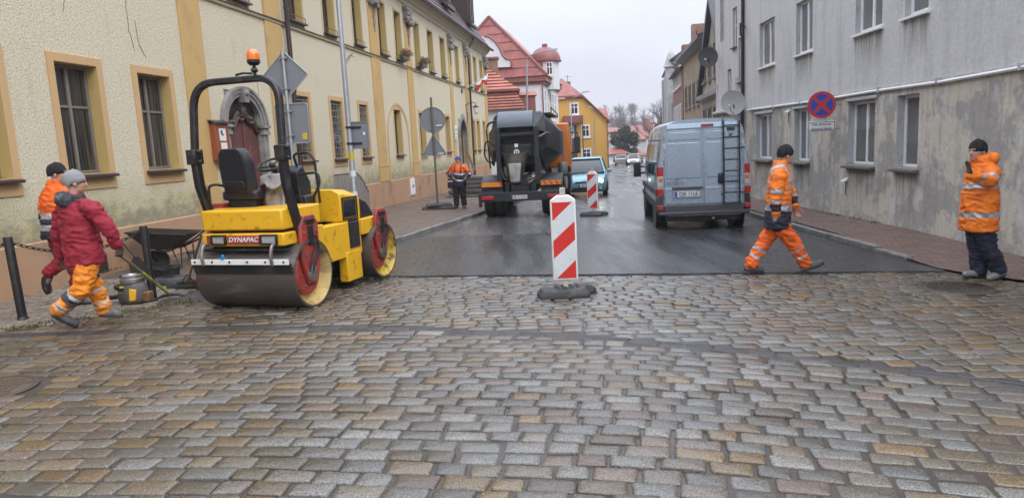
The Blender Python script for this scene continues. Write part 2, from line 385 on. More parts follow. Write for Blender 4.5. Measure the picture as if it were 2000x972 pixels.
PAL = [((.25, .24, .215), 7), ((.21, .20, .178), 6), ((.225, .195, .155), 5), ((.25, .185, .10), 1), ((.225, .188, .16), 2), ((.195, .196, .18), 3), ((.28, .268, .24), 3), ((.18, .155, .125), 3)]
PL_ = [c for c, n in PAL for _ in range(n)]
WARM = [(.225, .175, .115), (.20, .16, .11), (.26, .175, .085), (.215, .16, .125), (.20, .175, .125), (.175, .15, .11)]
def tint(x, y):
    warm = .25 + min(1, max(0, (abs(x - .6) - 1.0) / 2.6)) * .65
    c_ = random.choice(WARM) if random.random() < warm else random.choice(PL_); k = random.uniform(.32, .60)
    return (c_[0] * k, c_[1] * k, c_[2] * k, 1)
def seen(x, y): return y > 2.6 and abs(x) < (y + 1) * .80 + .9
def border(x, y):    # > 0 on the footway side of the line through the two bollards
    ax, ay, bx, by = -5.87, 7.62, -4.15, 9.15; return (bx - ax) * (y - ay) - (by - ay) * (x - ax)
cb = MB(); cc = []
def field(y0, y1, A, test, pitch=.150, wlo=.18, whi=.30):
    y = y0
    while y < y1:
        d_ = pitch * random.uniform(.93, 1.08); x = -9 - random.random() * .2
        while x < 9:
            w_ = random.uniform(wlo, whi); cx = x + w_ / 2
            f = lambda q: y + d_ / 2 + A * (lerp(STRIP, q) * .5 + lerp(STRIP, q - .5) * .25 + lerp(STRIP, q + .5) * .25 - 6.8) + .03 * noise.noise((q * .7, y * 1.3, 0))
            cy = f(cx)
            if test(cx, cy) and seen(cx, cy) and all((V((cx, cy, 0)) - V((p.x, p.y, 0))).length > r_ + .07 for p, r_ in MANS):
                sl_ = (f(cx + .1) - f(cx - .1)) / .2
                lump = .014 * noise.noise((cx * .55, cy * .55, 3))
                stone(cb, cx, cy, w_, d_, math.atan(sl_), lump + random.gauss(0, .004), .011, tint(cx, cy), cc)
            x += w_
        y += d_
on_r = lambda x, y: x < lerp(KR, y) - .02 if y > 7.6 else x < 8.2
field(1.5, 11.5, .5, lambda x, y: y < lerp(STRIP, x) - .125 and border(x, y) < .1 and x < 8.2)
field(2.0, 12, .10, lambda x, y: y > lerp(STRIP, x) + .115 and y < aedge(x) - .06 and border(x, y) < .02 and on_r(x, y), .148, .175, .29)
tb0 = MB(); tc0 = []; x = -7.0
while x < 6.4:                                                       # the dark band of small blocks that crosses the cobbles
    L = random.uniform(.18, .3)
    for k in (-1, 1):
        cx = x + L / 2; cy = lerp(STRIP, cx) * .5 + lerp(STRIP, cx - .5) * .25 + lerp(STRIP, cx + .5) * .25; sl_ = (lerp(STRIP, cx + .4) - lerp(STRIP, cx - .4)) / .8
        nx_, ny_ = -sl_ / sqrt(1 + sl_ * sl_), 1 / sqrt(1 + sl_ * sl_)
        px, py = cx + nx_ * .043 * k, cy + ny_ * .043 * k
        if seen(px, py) and border(px, py) < 0:
            g_ = random.uniform(.022, .04); stone(tb0, px, py, L * sqrt(1 + sl_ * sl_) * 1.02, .092, math.atan(sl_), -.010 + random.gauss(0, .002), .003, (g_, g_ * .98, g_ * 1.02, 1), tc0, .001, .002)
    x += L
o = tb0.build('dark_sett_band', MT['band'], fix=False, ang=60); at = o.data.attributes.new('tint', 'FLOAT_COLOR', 'FACE'); at.data.foreach_set('color', [k for c_ in tc0 for k in c_]); tag(o, 'dark band of small blocks curving across the cobbles', 'sett band', kind='structure')
o = cb.build('cobblestone_road', MT['stone'], fix=False, ang=60)
at = o.data.attributes.new('tint', 'FLOAT_COLOR', 'FACE'); at.data.foreach_set('color', [k for c_ in cc for k in c_])
tag(o, 'wet granite cobbles laid in rows with a dark curving band across them', 'cobbles', kind='structure')
cb = MB(); cc = []; y = 6.4
while y < 12.2:                                                      # small dirty setts of the left footway
    d_ = random.uniform(.105, .125); x = -9 - random.random() * .2
    while x < -3.2:
        w_ = random.uniform(.11, .19); cx, cy = x + w_ / 2, y + d_ / 2 + .04 * noise.noise((x * .6, y, 7))
        if border(cx, cy) > .03 and cx > lwx(cy) - .1 and seen(cx, cy) and cx < lerp(KL, cy) - .1 and cy < 11.4 + .3 * sin(cx * 3):
            k = random.uniform(.6, 1.0); stone(cb, cx, cy, w_, d_, .02, random.gauss(.004, .004), .008, (.23 * k, .195 * k, .155 * k, 1), cc, .004, .008)
        x += w_
    y += d_
o = cb.build('sett_footway', MT['sett'], fix=False, ang=60)
at = o.data.attributes.new('tint', 'FLOAT_COLOR', 'FACE'); at.data.foreach_set('color', [k for c_ in cc for k in c_])
tag(o, 'dirty small setts of the footway under the cream wall', 'pavement', kind='structure')

def manhole(p, r_, label, mat):
    t_ = thing('manhole_cover', label, 'manhole cover', (p.x, p.y, gz(p.x, p.y) - .004))
    a = MB().lathe([(r_ + .045, -.03), (r_ + .045, .004), (r_ + .035, .010), (r_ + .004, .010), (r_ + .004, -.03)], n=40).build('frame', MT['rim'], t_)
    q = MB().lathe([(r_, -.03), (r_, .006), (r_ - .012, .009), (.01, .009)], n=40)
    k = -r_
    while k < r_:
        L = sqrt(max(0, r_ * r_ * .8 - k * k))
        if L > .06:
            for j in range(-4, 5):
                if abs(j * .07) < L: q.cbox((j * .07 + (.035 if int(k * 100) % 2 else 0), k, .011), (.05, .018, .006))
        k += .045
    q.build('lid', mat, t_, fix=True); return t_
MT['rim'] = PM('cast_iron_rim', (.075, .06, .045), .5, .3, .3, 8, .2, 60); MT['iron'] = PM('cast_iron', (.13, .105, .08), .42, .4, .3, 6, .3, 80, (.13, .1, .06), 3, (.4, .7))
manhole(MANS[0][0], .31, 'rusty round manhole cover cut by the left edge of the cobbles', MT['iron'])
manhole(MANS[1][0], .36, 'dirty round manhole cover in front of the worker with a raised hand', MT['grit'])
# grass in the joints along the bollard line and the wall foot
gb = MB(); gc = random.Random(3)
def tuft(x, y, n, z=0):
    for _ in range(n):
        a = gc.uniform(0, 2 * pi); px, py = x + gc.gauss(0, .05), y + gc.gauss(0, .05); h = gc.uniform(.015, .05); dx, dy = cos(a) * h * .7, sin(a) * h * .7; wd = .006
        gb.add([(px - wd * sin(a), py + wd * cos(a), gz(px, py) + z), (px + wd * sin(a), py - wd * cos(a), gz(px, py) + z), (px + dx, py + dy, gz(px, py) + z + h)], [(0, 1, 2)])
for i in range(90):
    s_ = gc.random() ** .8; tuft(-6.6 + s_ * 2.6 + gc.gauss(0, .06), 7.05 + s_ * 2.15 + gc.gauss(0, .07), 14)
for i in range(60): y = gc.uniform(8.6, 16); tuft(lwx(y) + .06 + abs(gc.gauss(0, .04)), y, 10, .0 if y < 11 else .1)
for i in range(60): y = gc.uniform(14, 20); tuft(rwx(y) - .05 - abs(gc.gauss(0, .04)), y, 9, .13)
MT['grass'] = PM('thin_grass', (.10, .095, .035), .8, 0, .5, 9)
tag(gb.build('grass', MT['grass'], smooth=False, fix=False), 'thin grass and moss growing in the footway joints', 'grass', kind='stuff')
# ================================================================== BUILDINGS: facade kit (x along the wall, -y towards the street, z up)
def wall_grid(mb, x0, x1, z0, z1, holes, depth, mat=0, revmat=1, y=0.):
    xs = sorted({x0, x1, *[h[0] for h in holes], *[h[1] for h in holes]}); zs = sorted({z0, z1, *[h[2] for h in holes], *[h[3] for h in holes]})
    xs = [x for x in xs if x0 <= x <= x1]; zs = [z for z in zs if z0 <= z <= z1]
    for a, b_ in zip(xs, xs[1:]):
        for c_, d_ in zip(zs, zs[1:]):
            mx_, mz_ = (a + b_) / 2, (c_ + d_) / 2
            if any(h[0] < mx_ < h[1] and h[2] < mz_ < h[3] for h in holes): continue
            mb.quad((a, y, c_), (b_, y, c_), (b_, y, d_), (a, y, d_), mat)
    for a, b_, c_, d_ in [h[:4] for h in holes]:
        e = y + depth
        mb.quad((a, y, c_), (a, y, d_), (a, e, d_), (a, e, c_), revmat); mb.quad((b_, e, c_), (b_, e, d_), (b_, y, d_), (b_, y, c_), revmat)
        mb.quad((a, y, d_), (b_, y, d_), (b_, e, d_), (a, e, d_), revmat); mb.quad((a, e, c_), (b_, e, c_), (b_, y, c_), (a, y, c_), revmat)
def frame_ring(mb, x0, x1, z0, z1, t_, y0, y1, mat=0):
    mb.box(x0, x0 + t_, y0, y1, z0, z1, mat); mb.box(x1 - t_, x1, y0, y1, z0, z1, mat)
    mb.box(x0 + t_, x1 - t_, y0, y1, z1 - t_, z1, mat); mb.box(x0 + t_, x1 - t_, y0, y1, z0, z0 + t_, mat)
def window(parent, x0, x1, z0, z1, dep, fm, gm, mull=1, bar=.6, fw=.06, sill=None, sillm=None, so_=.08, label=None):
    """frame with mullion and transom; pane and sill are its sub-parts"""
    f = MB(); y = dep - .06; frame_ring(f, x0, x1, z0, z1, fw, y, y + .06)
    for k in range(mull): xm = x0 + (x1 - x0) * (k + 1) / (mull + 1); f.box(xm - fw * .6, xm + fw * .6, y - .006, y + .05, z0 + fw, z1 - fw)
    if bar: zm = z0 + (z1 - z0) * bar; f.box(x0 + fw, x1 - fw, y + .003, y + .05, zm - fw * .4, zm + fw * .4)
    fr = f.build('window', fm, parent, bevel=.006)
    if label: fr['label'] = label
    MB().box(x0 + .02, x1 - .02, y + .03, y + .045, z0 + .02, z1 - .02).build('pane', gm, fr, smooth=False)
    if sill: MB().prism([(x0 - so_, -sill, z0 - .075), (x0 - so_, -sill, z0 - .03), (x0 - so_, y, z0 + .012), (x0 - so_, y, z0 - .075)], (x1 - x0 + 2 * so_, 0, 0)).build('sill', sillm, fr, bevel=.006)
    return fr

# ---- materials
m_, t, b = nmat('cream_pebbledash'); vec = coords(t); vst = coords(t, (1.6, 1.6, .35))
c = mixc(t, tnoise(t, vec, .5, 5), (.62, .57, .425), (.69, .64, .50))
c = mixc(t, ramp(t, tnoise(t, vec, 34, 4, .7), .36, .56), (.40, .345, .225), c)
sx_ = N(t, 'ShaderNodeSeparateXYZ'); tg_ = N(t, 'ShaderNodeTexCoord'); t.links.new(tg_.outputs['Object'], sx_.inputs[0])
low = math_(t, 'MULTIPLY', math_(t, 'SUBTRACT', 2.3, sx_.outputs['Z']), .55, True)       # damp and algae rise from the ground
alg = ramp(t, math_(t, 'MULTIPLY', low, tnoise(t, vec, 1.9, 7, .68)), .17, .42)
c = mixc(t, math_(t, 'MULTIPLY', alg, .8), c, (.37, .34, .14))
gre = ramp(t, math_(t, 'MULTIPLY', low, tnoise(t, coords(t, (1.1, 1.1, 1.5)), 3.2, 8, .74)), .29, .40)
c = mixc(t, math_(t, 'MULTIPLY', gre, .8), c, (.23, .205, .155))
c = mixc(t, math_(t, 'MULTIPLY', ramp(t, tnoise(t, vst, 2.4, 6, .65), .58, .8), .45), c, (.30, .26, .17))
t.links.new(c, b.inputs['Base Color']); b.inputs['Roughness'].default_value = .92
v_ = N(t, 'ShaderNodeTexVoronoi', Scale=48.); t.links.new(vec, v_.inputs['Vector'])
bump(t, b, math_(t, 'ADD', math_(t, 'MULTIPLY', v_.outputs['Distance'], -.7), tnoise(t, vec, 55, 5, .7)), .42, .02); MT['cream'] = m_
MT['ochre'] = PM('ochre_render', (.50, .335, .13), .85, 0, .08, 1.5, .25, 50, (.36, .25, .11), 1.3, (.55, .75))
MT['peach'] = PM('peach_window_surround', (.52, .345, .17), .85, 0, .07, 2, .2, 60, (.4, .27, .13), 2, (.55, .8))
MT['reveal'] = PM('yellow_reveal', (.50, .37, .135), .85, 0, .08, 2, .15, 60, (.36, .27, .12), 2, (.55, .8))
MT['upreveal'] = PM('cream_reveal', (.46, .40, .25), .85, 0, .08, 2, .15, 60, (.34, .29, .18), 2, (.5, .8))
MT['plinth'] = PM('peach_plinth', (.40, .245, .145), .8, 0, .1, 1.2, .3, 40, (.16, .13, .09), 1.1, (.52, .75))
MT['brownframe'] = PM('dark_brown_frame', (.06, .038, .03), .5, 0, .2, 6)
MT['greyframe'] = PM('old_grey_frame', (.19, .165, .14), .6, 0, .2, 6)
MT['brownsill'] = PM('brown_metal_sill', (.055, .038, .035), .35, .2, .2, 5)
MT['stonetrim'] = PM('grey_sandstone', (.25, .24, .23), .8, 0, .2, 4, .5, 35, (.12, .115, .11), 3, (.45, .7))
MT['door'] = PM('oxblood_door', (.125, .042, .038), .5, 0, .18, 3, .2, 40, (.07, .03, .028), 3, (.5, .75), stretch=(3, 3, .6))
MT['brownpipe'] = PM('brown_downpipe', (.05, .035, .032), .4, .2, .2, 4)
def curtain_glass():
    m_, t, b = nmat('curtained_glass'); vec = coords(t, (14, 1, .5))
    c = mixc(t, ramp(t, tnoise(t, vec, 1.2, 3), .4, .65), (.012, .013, .015), (.075, .068, .062)); t.links.new(c, b.inputs['Base Color']); b.inputs['Roughness'].default_value = .07; return m_
MT['curtain'] = curtain_glass()
def tiles(name, c1, c2, wx, hz, mortar=(.02, .015, .014), uv='Object', rot=(0, 0, 0), rough=.45):
    m_, t, b = nmat(name); tcn = N(t, 'ShaderNodeTexCoord'); mpn = N(t, 'ShaderNodeMapping'); mpn.inputs['Rotation'].default_value = rot
    t.links.new(tcn.outputs['UV'], mpn.inputs['Vector'])
    br = N(t, 'ShaderNodeTexBrick'); t.links.new(mpn.outputs['Vector'], br.inputs['Vector']); br.offset = .5
    br.inputs['Scale'].default_value = 1; br.inputs['Brick Width'].default_value = wx; br.inputs['Row Height'].default_value = hz; br.inputs['Mortar Size'].default_value = .012; br.inputs['Mortar Smooth'].default_value = .3
    br.inputs['Color1'].default_value = c1 + (1,); br.inputs['Color2'].default_value = c2 + (1,); br.inputs['Mortar'].default_value = mortar + (1,)
    vec = coords(t); c = mixc(t, 1., br.outputs['Color'], ramp(t, tnoise(t, vec, 1.5, 5), .3, .7, (.7,) * 3 + (1,), (1.25,) * 3 + (1,)), 'MULTIPLY')
    t.links.new(c, b.inputs['Base Color']); b.inputs['Roughness'].default_value = rough
    bump(t, b, br.outputs['Fac'], -.8, .02); return m_
MT['rooftile'] = tiles('dark_red_tile', (.115, .055, .055), (.085, .05, .052), .24, .30)
MT['orangetile'] = tiles('orange_tile', (.42, .125, .07), (.36, .11, .065), .25, .28, (.12, .04, .03)); MT['redtile'] = tiles('red_tile', (.30, .085, .06), (.24, .07, .055), .24, .3, (.07, .025, .02))
MT['redsheet'] = tiles('red_sheet_metal', (.32, .095, .075), (.29, .09, .075), .9, 2.0, (.2, .05, .045), rough=.4)
def roof_uv(o):
    """UVs in metres along each roof plane, so that tiles follow the slope"""
    me = o.data; uv = me.uv_layers.new(name='UVMap')
    for p in me.polygons:
        n = p.normal; up = V((0, 0, 1)) - n * n.z
        if up.length < 1e-4: up = V((0, 1, 0))
        up.normalize(); rt = up.cross(n)
        for li in p.loop_indices: c_ = me.vertices[me.loops[li].vertex_index].co; uv.data[li].uv = (c_.dot(rt), c_.dot(up))
    return o

# ================================================================== THE LONG CREAM BUILDING
bl = thing('cream_building', 'long cream pebbledash building with ochre pilasters and a dark tiled mansard roof', 'building', LP, pi / 2 - LAZ)
S0, S1, EZ = -26, 19.0, 8.0
LO = [(-19.75, -18.95), (-17.92, -17.02), (-16.02, -15.1), (-9.75, -8.9), (-7.37, -6.5), (-5.0, -4.22), (-1.27, -.42), (2.25, 3.1), (4.6, 5.45), (7.0, 7.85), (13.65, 14.45), (15.05, 15.9), (17.05, 17.85)]
UP = [(-19.8, -18.9), (-17.4, -16.5), (-15.9, -15.1), (-12.65, -11.8), (-9.68, -8.78), (-7.36, -6.5), (-4.93, -4.12), (-2.36, -1.52), (-.4, .42), (2.3, 3.12), (4.52, 5.45), (6.85, 7.8), (10.05, 10.9), (13.45, 14.3), (15.02, 15.88), (17.0, 17.85)]
LZ = (1.76, 3.5); UZ = (5.52, 7.38)
holes = [(a, b_, *LZ) for a, b_ in LO] + [(a, b_, *UZ) for a, b_ in UP] + [(-13.2, -11.72, 0.0, 3.42), (9.95, 11.75, 1.0, 3.5)]
wmb = MB(); wall_grid(wmb, S0, S1, .79, EZ, holes, .30, 0, 1)
wmb.quad((S1, 0, -1), (S1, 12, -1), (S1, 12, EZ), (S1, 0, EZ), 0)
wall = wmb.build('wall', [MT['cream'], MT['reveal']], bl, smooth=False, fix=False)
pm_ = MB()
for a, b_ in ((S0, -13.42), (-11.5, 9.75), (11.95, S1)): pm_.prism([(a, -.055, -1.2), (a, -.055, .78), (a, -.03, .80), (a, .2, .80), (a, .2, -1.2)], (b_ - a, 0, 0))
pm_.build('plinth', MT['plinth'], bl)
for a, b_ in [(-22.4, -21.6), (-14.57, -13.85), (-11.05, -10.22), (-3.42, -2.5), (.88, 1.65), (8.43, 9.05), (12.2, 12.85), (18.2, 19.0)]:
    p_ = MB().box(a, b_, -.05, .02, 1.42, 5.24).box(a, b_, -.05, .02, 5.36, 7.86).box(a - .04, b_ + .04, -.075, .02, 1.34, 1.42).box(a - .03, b_ + .03, -.065, .02, .80, 1.34)
    pl_ = p_.build('pilaster', MT['ochre'], bl, bevel=.01)
    if a > -4:
        k = MB(); xm = (a + b_) / 2; wd = (b_ - a) / 2                 # carved capital with a hanging garland
        k.box(xm - wd * 1.15, xm + wd * 1.15, -.22, .0, 7.62, 7.74).box(xm - wd, xm + wd, -.17, .0, 7.1, 7.62)
        rr = random.Random(int(a * 10))
        for i in range(26): k.ball((xm + rr.uniform(-wd, wd), -.16 - rr.random() * .07, rr.uniform(7.02, 7.62)), rr.uniform(.05, .11), 7, 4)
        k.tube([(xm, -.05, 7.1), (xm, -.05, 6.2)], [.06, .015], 6)
        for i in range(16): z = 7.0 - i * .055; k.ball((xm + rr.uniform(-.06, .06), -.08, z), rr.uniform(.035, .07) * (1 - i / 26), 6, 4)
        k.build('capital', MT['stonetrim'], pl_)
sc5 = MB().prism([(S0, 0, 5.25), (S0, -.05, 5.26), (S0, -.065, 5.325), (S0, 0, 5.325)], (S1 - S0, 0, 0)).build('string_course', MT['upreveal'], bl); MB().prism([(S0, 0, 5.327), (S0, -.085, 5.327), (S0, -.085, 5.345), (S0, 0, 5.362)], (S1 - S0, 0, 0)).build('flashing', MT['brownpipe'], sc5)
MB().prism([(S0, .0, 7.86), (S0, -.06, 7.88), (S0, -.09, 8.0), (S0, -.22, 8.06), (S0, -.30, 8.2), (S0, -.42, 8.26), (S0, .0, 8.3)], (S1 - S0 + .3, 0, 0)).build('cornice', MT['cream'], bl)
for i, (a, b_) in enumerate(LO):
    s_ = MB(); z0, z1 = LZ[0] - .26, LZ[1] + .14; w_ = .13 if i != 6 else .1
    frame_ring(s_, a - w_, b_ + w_, z0, z1, w_, -.022, .0); s_.box(a, b_, -.022, 0, z0 + w_, LZ[0])
    if i == 6:                                                        # the blind arch round this window
        s_ = MB()
        frame_ring(s_, a - w_, b_ + w_, LZ[0] - .1, LZ[1] + .1, w_, -.016, .0)
        xm = (a + b_) / 2; r0, r1 = 1.28, 1.40; zc = 2.45
        for k in range(22):
            A0, A1 = rad(k * 180 / 22), rad((k + 1) * 180 / 22)
            s_.prism([(xm + r0 * cos(A0), 0, zc + r0 * .95 * sin(A0)), (xm + r1 * cos(A0), 0, zc + r1 * .95 * sin(A0)), (xm + r1 * cos(A1), 0, zc + r1 * .95 * sin(A1)), (xm + r0 * cos(A1), 0, zc + r0 * .95 * sin(A1))], (0, -.022, 0))
        s_.box(xm - r1, xm - r0, -.022, 0, .82, zc).box(xm + r0, xm + r1, -.022, 0, .82, zc)
    s_.build('window_surround', MT['peach'], bl, smooth=False)
    bars = i in (3, 4, 5)
    fr = window(bl, a, b_, LZ[0], LZ[1], .24, MT['greyframe'] if i < 3 else MT['brownframe'], MT['curtain'], 1, .62, .05, .13, MT['brownsill'])
    if bars:
        g_ = MB(); n = 7
        for k in range(n): x = a + (b_ - a) * (k + .5) / n; g_.box(x - .008, x + .008, .035, .05, LZ[0] + .02, LZ[1] - .02)
        for k in range(9): z = LZ[0] + .12 + k * .19; g_.box(a - .02, b_ + .02, .02, .034, z - .008, z + .008)
        for k in range(5): g_.tube([(a + (b_ - a) * (.5 + .32 * cos(j * 2 * pi / 10)), .03, LZ[0] + .55 + .045 * k + .09 * sin(j * 2 * pi / 10)) for j in range(10)], .006, 5, closed=True)
        g_.build('window_grille', MT['galv'], fr, smooth=False)
for i, (a, b_) in enumerate(UP):
    s_ = MB(); frame_ring(s_, a - .09, b_ + .09, UZ[0] - .12, UZ[1] + .1, .09, -.014, .0); s_.build('window_surround', MT['upreveal'], bl, smooth=False)
    fr = window(bl, a, b_, UZ[0], UZ[1], .26, MT['brownframe'], MT['curtain'], 1, .7, .055, .14, MT['brownsill'], .05)
    g_ = MB(); z = UZ[0]                                             # little rail on the sill
    g_.box(a + .03, b_ - .03, -.10, -.085, z + .10, z + .12); g_.box(a + .03, a + .045, -.10, -.085, z - .02, z + .10); g_.box(b_ - .045, b_ - .03, -.10, -.085, z - .02, z + .10)
    g_.build('sill_rail', MT['brownsill'], fr, smooth=False)
# main portal
st = MB(); xm, zc = -12.46, 2.55
for x in (-13.2 - .22, -11.72): st.box(x, x + .22, -.06, .06, -.3, zc - .12)
for x in (-13.2 - .28, -11.72 - .05): st.box(x, x + .33, -.095, .06, zc - .12, zc - .04).box(x + .03, x + .30, -.075, .06, zc - .04, zc + .04).box(x - .02, x + .35, -.115, .06, zc + .04, zc + .1)
ra, rb = .74, .98; zz = .88
for k in range(26):
    A0, A1 = rad(k * 180 / 26), rad((k + 1) * 180 / 26)
    for q0, q1, yo in ((ra, ra + .1, -.045), (ra + .1, rb - .05, -.075), (rb - .05, rb + .02, -.10)):
        st.prism([(xm + q0 * cos(A0), .05, zc + .1 + q0 * zz * sin(A0)), (xm + q1 * cos(A0), .05, zc + .1 + q1 * zz * sin(A0)), (xm + q1 * cos(A1), .05, zc + .1 + q1 * zz * sin(A1)), (xm + q0 * cos(A1), .05, zc + .1 + q0 * zz * sin(A1))], (0, yo - .05, 0))
    e = 3.46; A = (A0 + A1) / 2                                       # stone spandrel that closes the square hole
    st.prism([(xm + ra * cos(A0), 0.02, zc + .1 + ra * zz * sin(A0)), (xm + ra * cos(A1), 0.02, zc + .1 + ra * zz * sin(A1)), (xm + ra * cos(A1), 0.02, e), (xm + ra * cos(A0), 0.02, e)], (0, .07, 0))
st.prism([(xm - .09, -.14, 3.16), (xm + .09, -.14, 3.16), (xm + .14, -.14, 3.50), (xm - .14, -.14, 3.50)], (0, .18, 0)); st.ball((xm, -.15, 3.38), (.09, .05, .07), 8, 5)
st.build('door_surround', MT['stonetrim'], bl, ang=25)
MB().box(-13.2, -13.14, .0, .31, -.1, 3.0).box(-11.78, -11.72, .0, .31, -.1, 3.0).build('door_jamb', MT['stonetrim'], bl)
d_ = MB()
for sx in (-1, 1):
    x0 = xm + (0.008 if sx > 0 else -.70); x1 = x0 + .692; d_.box(x0, x1, .06, .13, -.1, 2.72)
    pr_ = [(x0 + .11, .035, .3), (x1 - .11, .035, .3), (x1 - .11, .035, 1.9)] + [V((x1 - .11 - (x1 - x0 - .22) * k / 8, .035, 1.95 + .26 * sin(pi * k / 8) + .05 * sin(3 * pi * k / 8))) for k in range(1, 8)] + [(x0 + .11, .035, 1.9)]
    d_.prism(pr_, (0, .03, 0)); d_.prism([(p[0] * .72 + (x0 + x1) / 2 * .28, .018, p[2] * .86 + .16) for p in pr_], (0, .02, 0))
d_.box(-.02 + xm, .02 + xm, .03, .06, 0, 2.7)
dr = d_.build('door', MT['door'], bl, bevel=.012)
k = MB(); pts0 = []; pts1 = []                                       # carved scroll cornice over the leaves, dark fanlight above
for i in range(33):
    s_ = -1 + i / 16; zc_ = 2.66 + .20 * cos(s_ * 2.2) + .045 * sin(s_ * 13); pts0.append(V((xm + s_ * .69, .02, zc_ - .05))); pts1.append(V((xm + s_ * .69, .035, zc_ + .05)))
k.tube(pts0, .045, 7).tube(pts1, .05, 7).tube([p + V((0, -.02, .0)) for p in pts1], .025, 6)
for i in (0, 5, 11, 21, 27, 32): k.ball(pts1[i] + V((0, -.01, .0)), (.075, .05, .07), 9, 6)
k.ball((xm, .0, 2.95), (.10, .06, .16), 9, 6).ball((xm, .0, 3.1), (.06, .05, .08), 8, 5); k.build('door_carving', MT['brownframe'], dr)
q = MB(); q.box(xm - .72, xm + .72, .10, .13, 2.6, 3.44); q.build('fanlight', PM('sooty_fanlight', (.035, .028, .026), .4, 0, .3, 5), dr, smooth=False)
MB().ball((xm + .06, .005, 1.15), .035).tube([(xm + .06, .06, 1.15), (xm + .06, .0, 1.15)], .015, 6).build('handle', MT['steel'], dr)
# small pointed door up the stone steps
st = MB(); xm = 10.85
for x in (9.75, 11.70): st.box(x, x + .25, -.1, .06, .7, 2.6)
for sg in (-1, 1):
    pts0 = [(xm + sg * (.9 - .9 * (k / 8) ** 1.6), 2.6 + .92 * (k / 8) ** .75) for k in range(9)]; pts1 = [(xm + sg * (1.15 - 1.15 * (k / 8) ** 1.6), 2.6 + 1.2 * (k / 8) ** .75) for k in range(9)]
    for k in range(8):
        st.prism([(pts0[k][0], .06, pts0[k][1]), (pts1[k][0], .06, pts1[k][1]), (pts1[k + 1][0], .06, pts1[k + 1][1]), (pts0[k + 1][0], .06, pts0[k + 1][1])], (0, -.16, 0))
        st.prism([(pts0[k][0], .04, pts0[k][1]), (pts0[k + 1][0], .04, pts0[k + 1][1]), (pts0[k + 1][0], .04, 3.56), (pts0[k][0], .04, 3.56)], (0, .15, 0))
st.build('door_surround', MT['stonetrim'], bl, ang=25)
d_ = MB().box(9.95, 11.75, .2, .27, .98, 3.5)
for k in range(8): d_.box(9.97 + k * .222, 10.16 + k * .222, .18, .21, 1.0, 3.4)
dr = d_.build('door', MT['brownframe'], bl, bevel=.01); MB().ball((10.9, .15, 2.05), .04).build('handle', MT['steel'], dr)
# roof, gutters, dormers
yo = -.42; rf = MB(); A = V((S0, yo, 8.28)); B = V((S1 + .4, yo, 8.28)); Cc = V((S1 - 1.2, 2.6, 13.0)); D = V((S0, 2.6, 13.0)); E = V((S1 + .4, 12, 8.28)); F_ = V((S1 - 1.2, 9.4, 13.0)); Gv = V((S0, 9.4, 13.)); Hv = V((S0, 12, 8.28))
rf.add([A, B, Cc, D, E, F_, Gv, Hv], [(0, 1, 2, 3), (1, 4, 5, 2), (3, 2, 5, 6), (7, 6, 5, 4), (0, 3, 6, 7), (0, 7, 4, 1)])
ro = roof_uv(rf.build('roof', MT['rooftile'], bl, smooth=False))
# tile courses stand out along the lower slope
cz = MB()
for k in range(16):
    t0 = k / 16; p = A.lerp(D, t0); q = B.lerp(Cc, t0); n = V((0, -.84, .54)) * .03
    cz.prism([p, p + n, p.lerp(D, .05) + n * .2, p.lerp(D, .05)], q - p)
roof_uv(cz.build('tile_courses', MT['rooftile'], ro, smooth=False))
gt = MB(); pts = [(yo - .09 + .085 * cos(rad(a)), 8.27 + .085 * sin(rad(a))) for a in range(180, 361, 20)]
gt.loft([[V((x, y, z)) for y, z in pts] + [V((x, y, z + .012)) for y, z in reversed(pts)] for x in (S0, S1 + .45)]); gt.build('gutter', MT['brownpipe'], bl, fix=True)
for xs_ in (-10.03, 12.98):
    dp = MB().tube(bend([(xs_ + .25, -.46, 8.22), (xs_ + .25, -.46, 8.05), (xs_, -.14, 7.6), (xs_, -.14, .25 if xs_ < 0 else .1)], .12), .062, 10)
    for z in (1.5, 3.6, 5.7, 7.3): dp.lathe([(.075, -.03), (.075, .03)], (xs_, -.14, z), n=10)
    dp.build('downpipe', MT['brownpipe'], bl)
for xc in (2.6, 9.2, 15.2):
    dm = MB(); dm.box(xc - .75, xc + .75, -.02, 2.2, 9.3, 11.2); dm.prism([(xc - 1.0, -.3, 11.2), (xc + 1.0, -.3, 11.2), (xc + .8, -.2, 11.5), (xc, -.15, 12.0), (xc - .8, -.2, 11.5)], (0, 2.9, 0))
    dm.box(xc - .9, xc + .9, -.2, .0, 9.12, 9.3); do = dm.build('dormer', MT['brownpipe'], bl, bevel=.02)
    window(do, xc - .5, xc + .5, 9.45, 10.95, -.03, MT['brownframe'], MT['glass'], 1, .5, .06)
for xc, h_ in ((-2, 14.5), (13, 14.6)): MB().box(xc - .4, xc + .4, 5.4, 6.2, 12.8, h_).box(xc - .46, xc + .46, 5.34, 6.26, h_ - .2, h_ - .08).build('chimney', MT['stonetrim'], ro)
# small things fixed to the wall
def on_wall(s_, out_, z, base=LP, D_=LD, N_=LN): return base + D_ * s_ + N_ * out_ + V((0, 0, z))
WR = pi / 2 - LAZ
nb = thing('notice_board', 'rust brown notice cabinet with two white papers beside the arched door', 'notice board', on_wall(-13.72, .06, 1.86), WR)
MB().box(-.26, .26, -.12, .02, 0, .78).build('case', PM('rust_brown_cabinet', (.27, .075, .03), .45, 0, .12, 4), nb, bevel=.01)
MB().prism([(-.31, -.17, .78), (.31, -.17, .78), (.31, .02, .84), (-.31, .02, .84)], (0, 0, .03)).build('lid', MT['brownpipe'], nb)
pp = MB().box(-.13, .12, -.126, -.122, .42, .68).build('paper', MT['white'], nb, smooth=False); MB().box(-.08, .0, -.129, -.1265, .56, .64).box(-.05, .04, -.129, -.1265, .53, .565).build('print', PM('grey_blue_print', (.08, .1, .2), .5), pp, smooth=False)
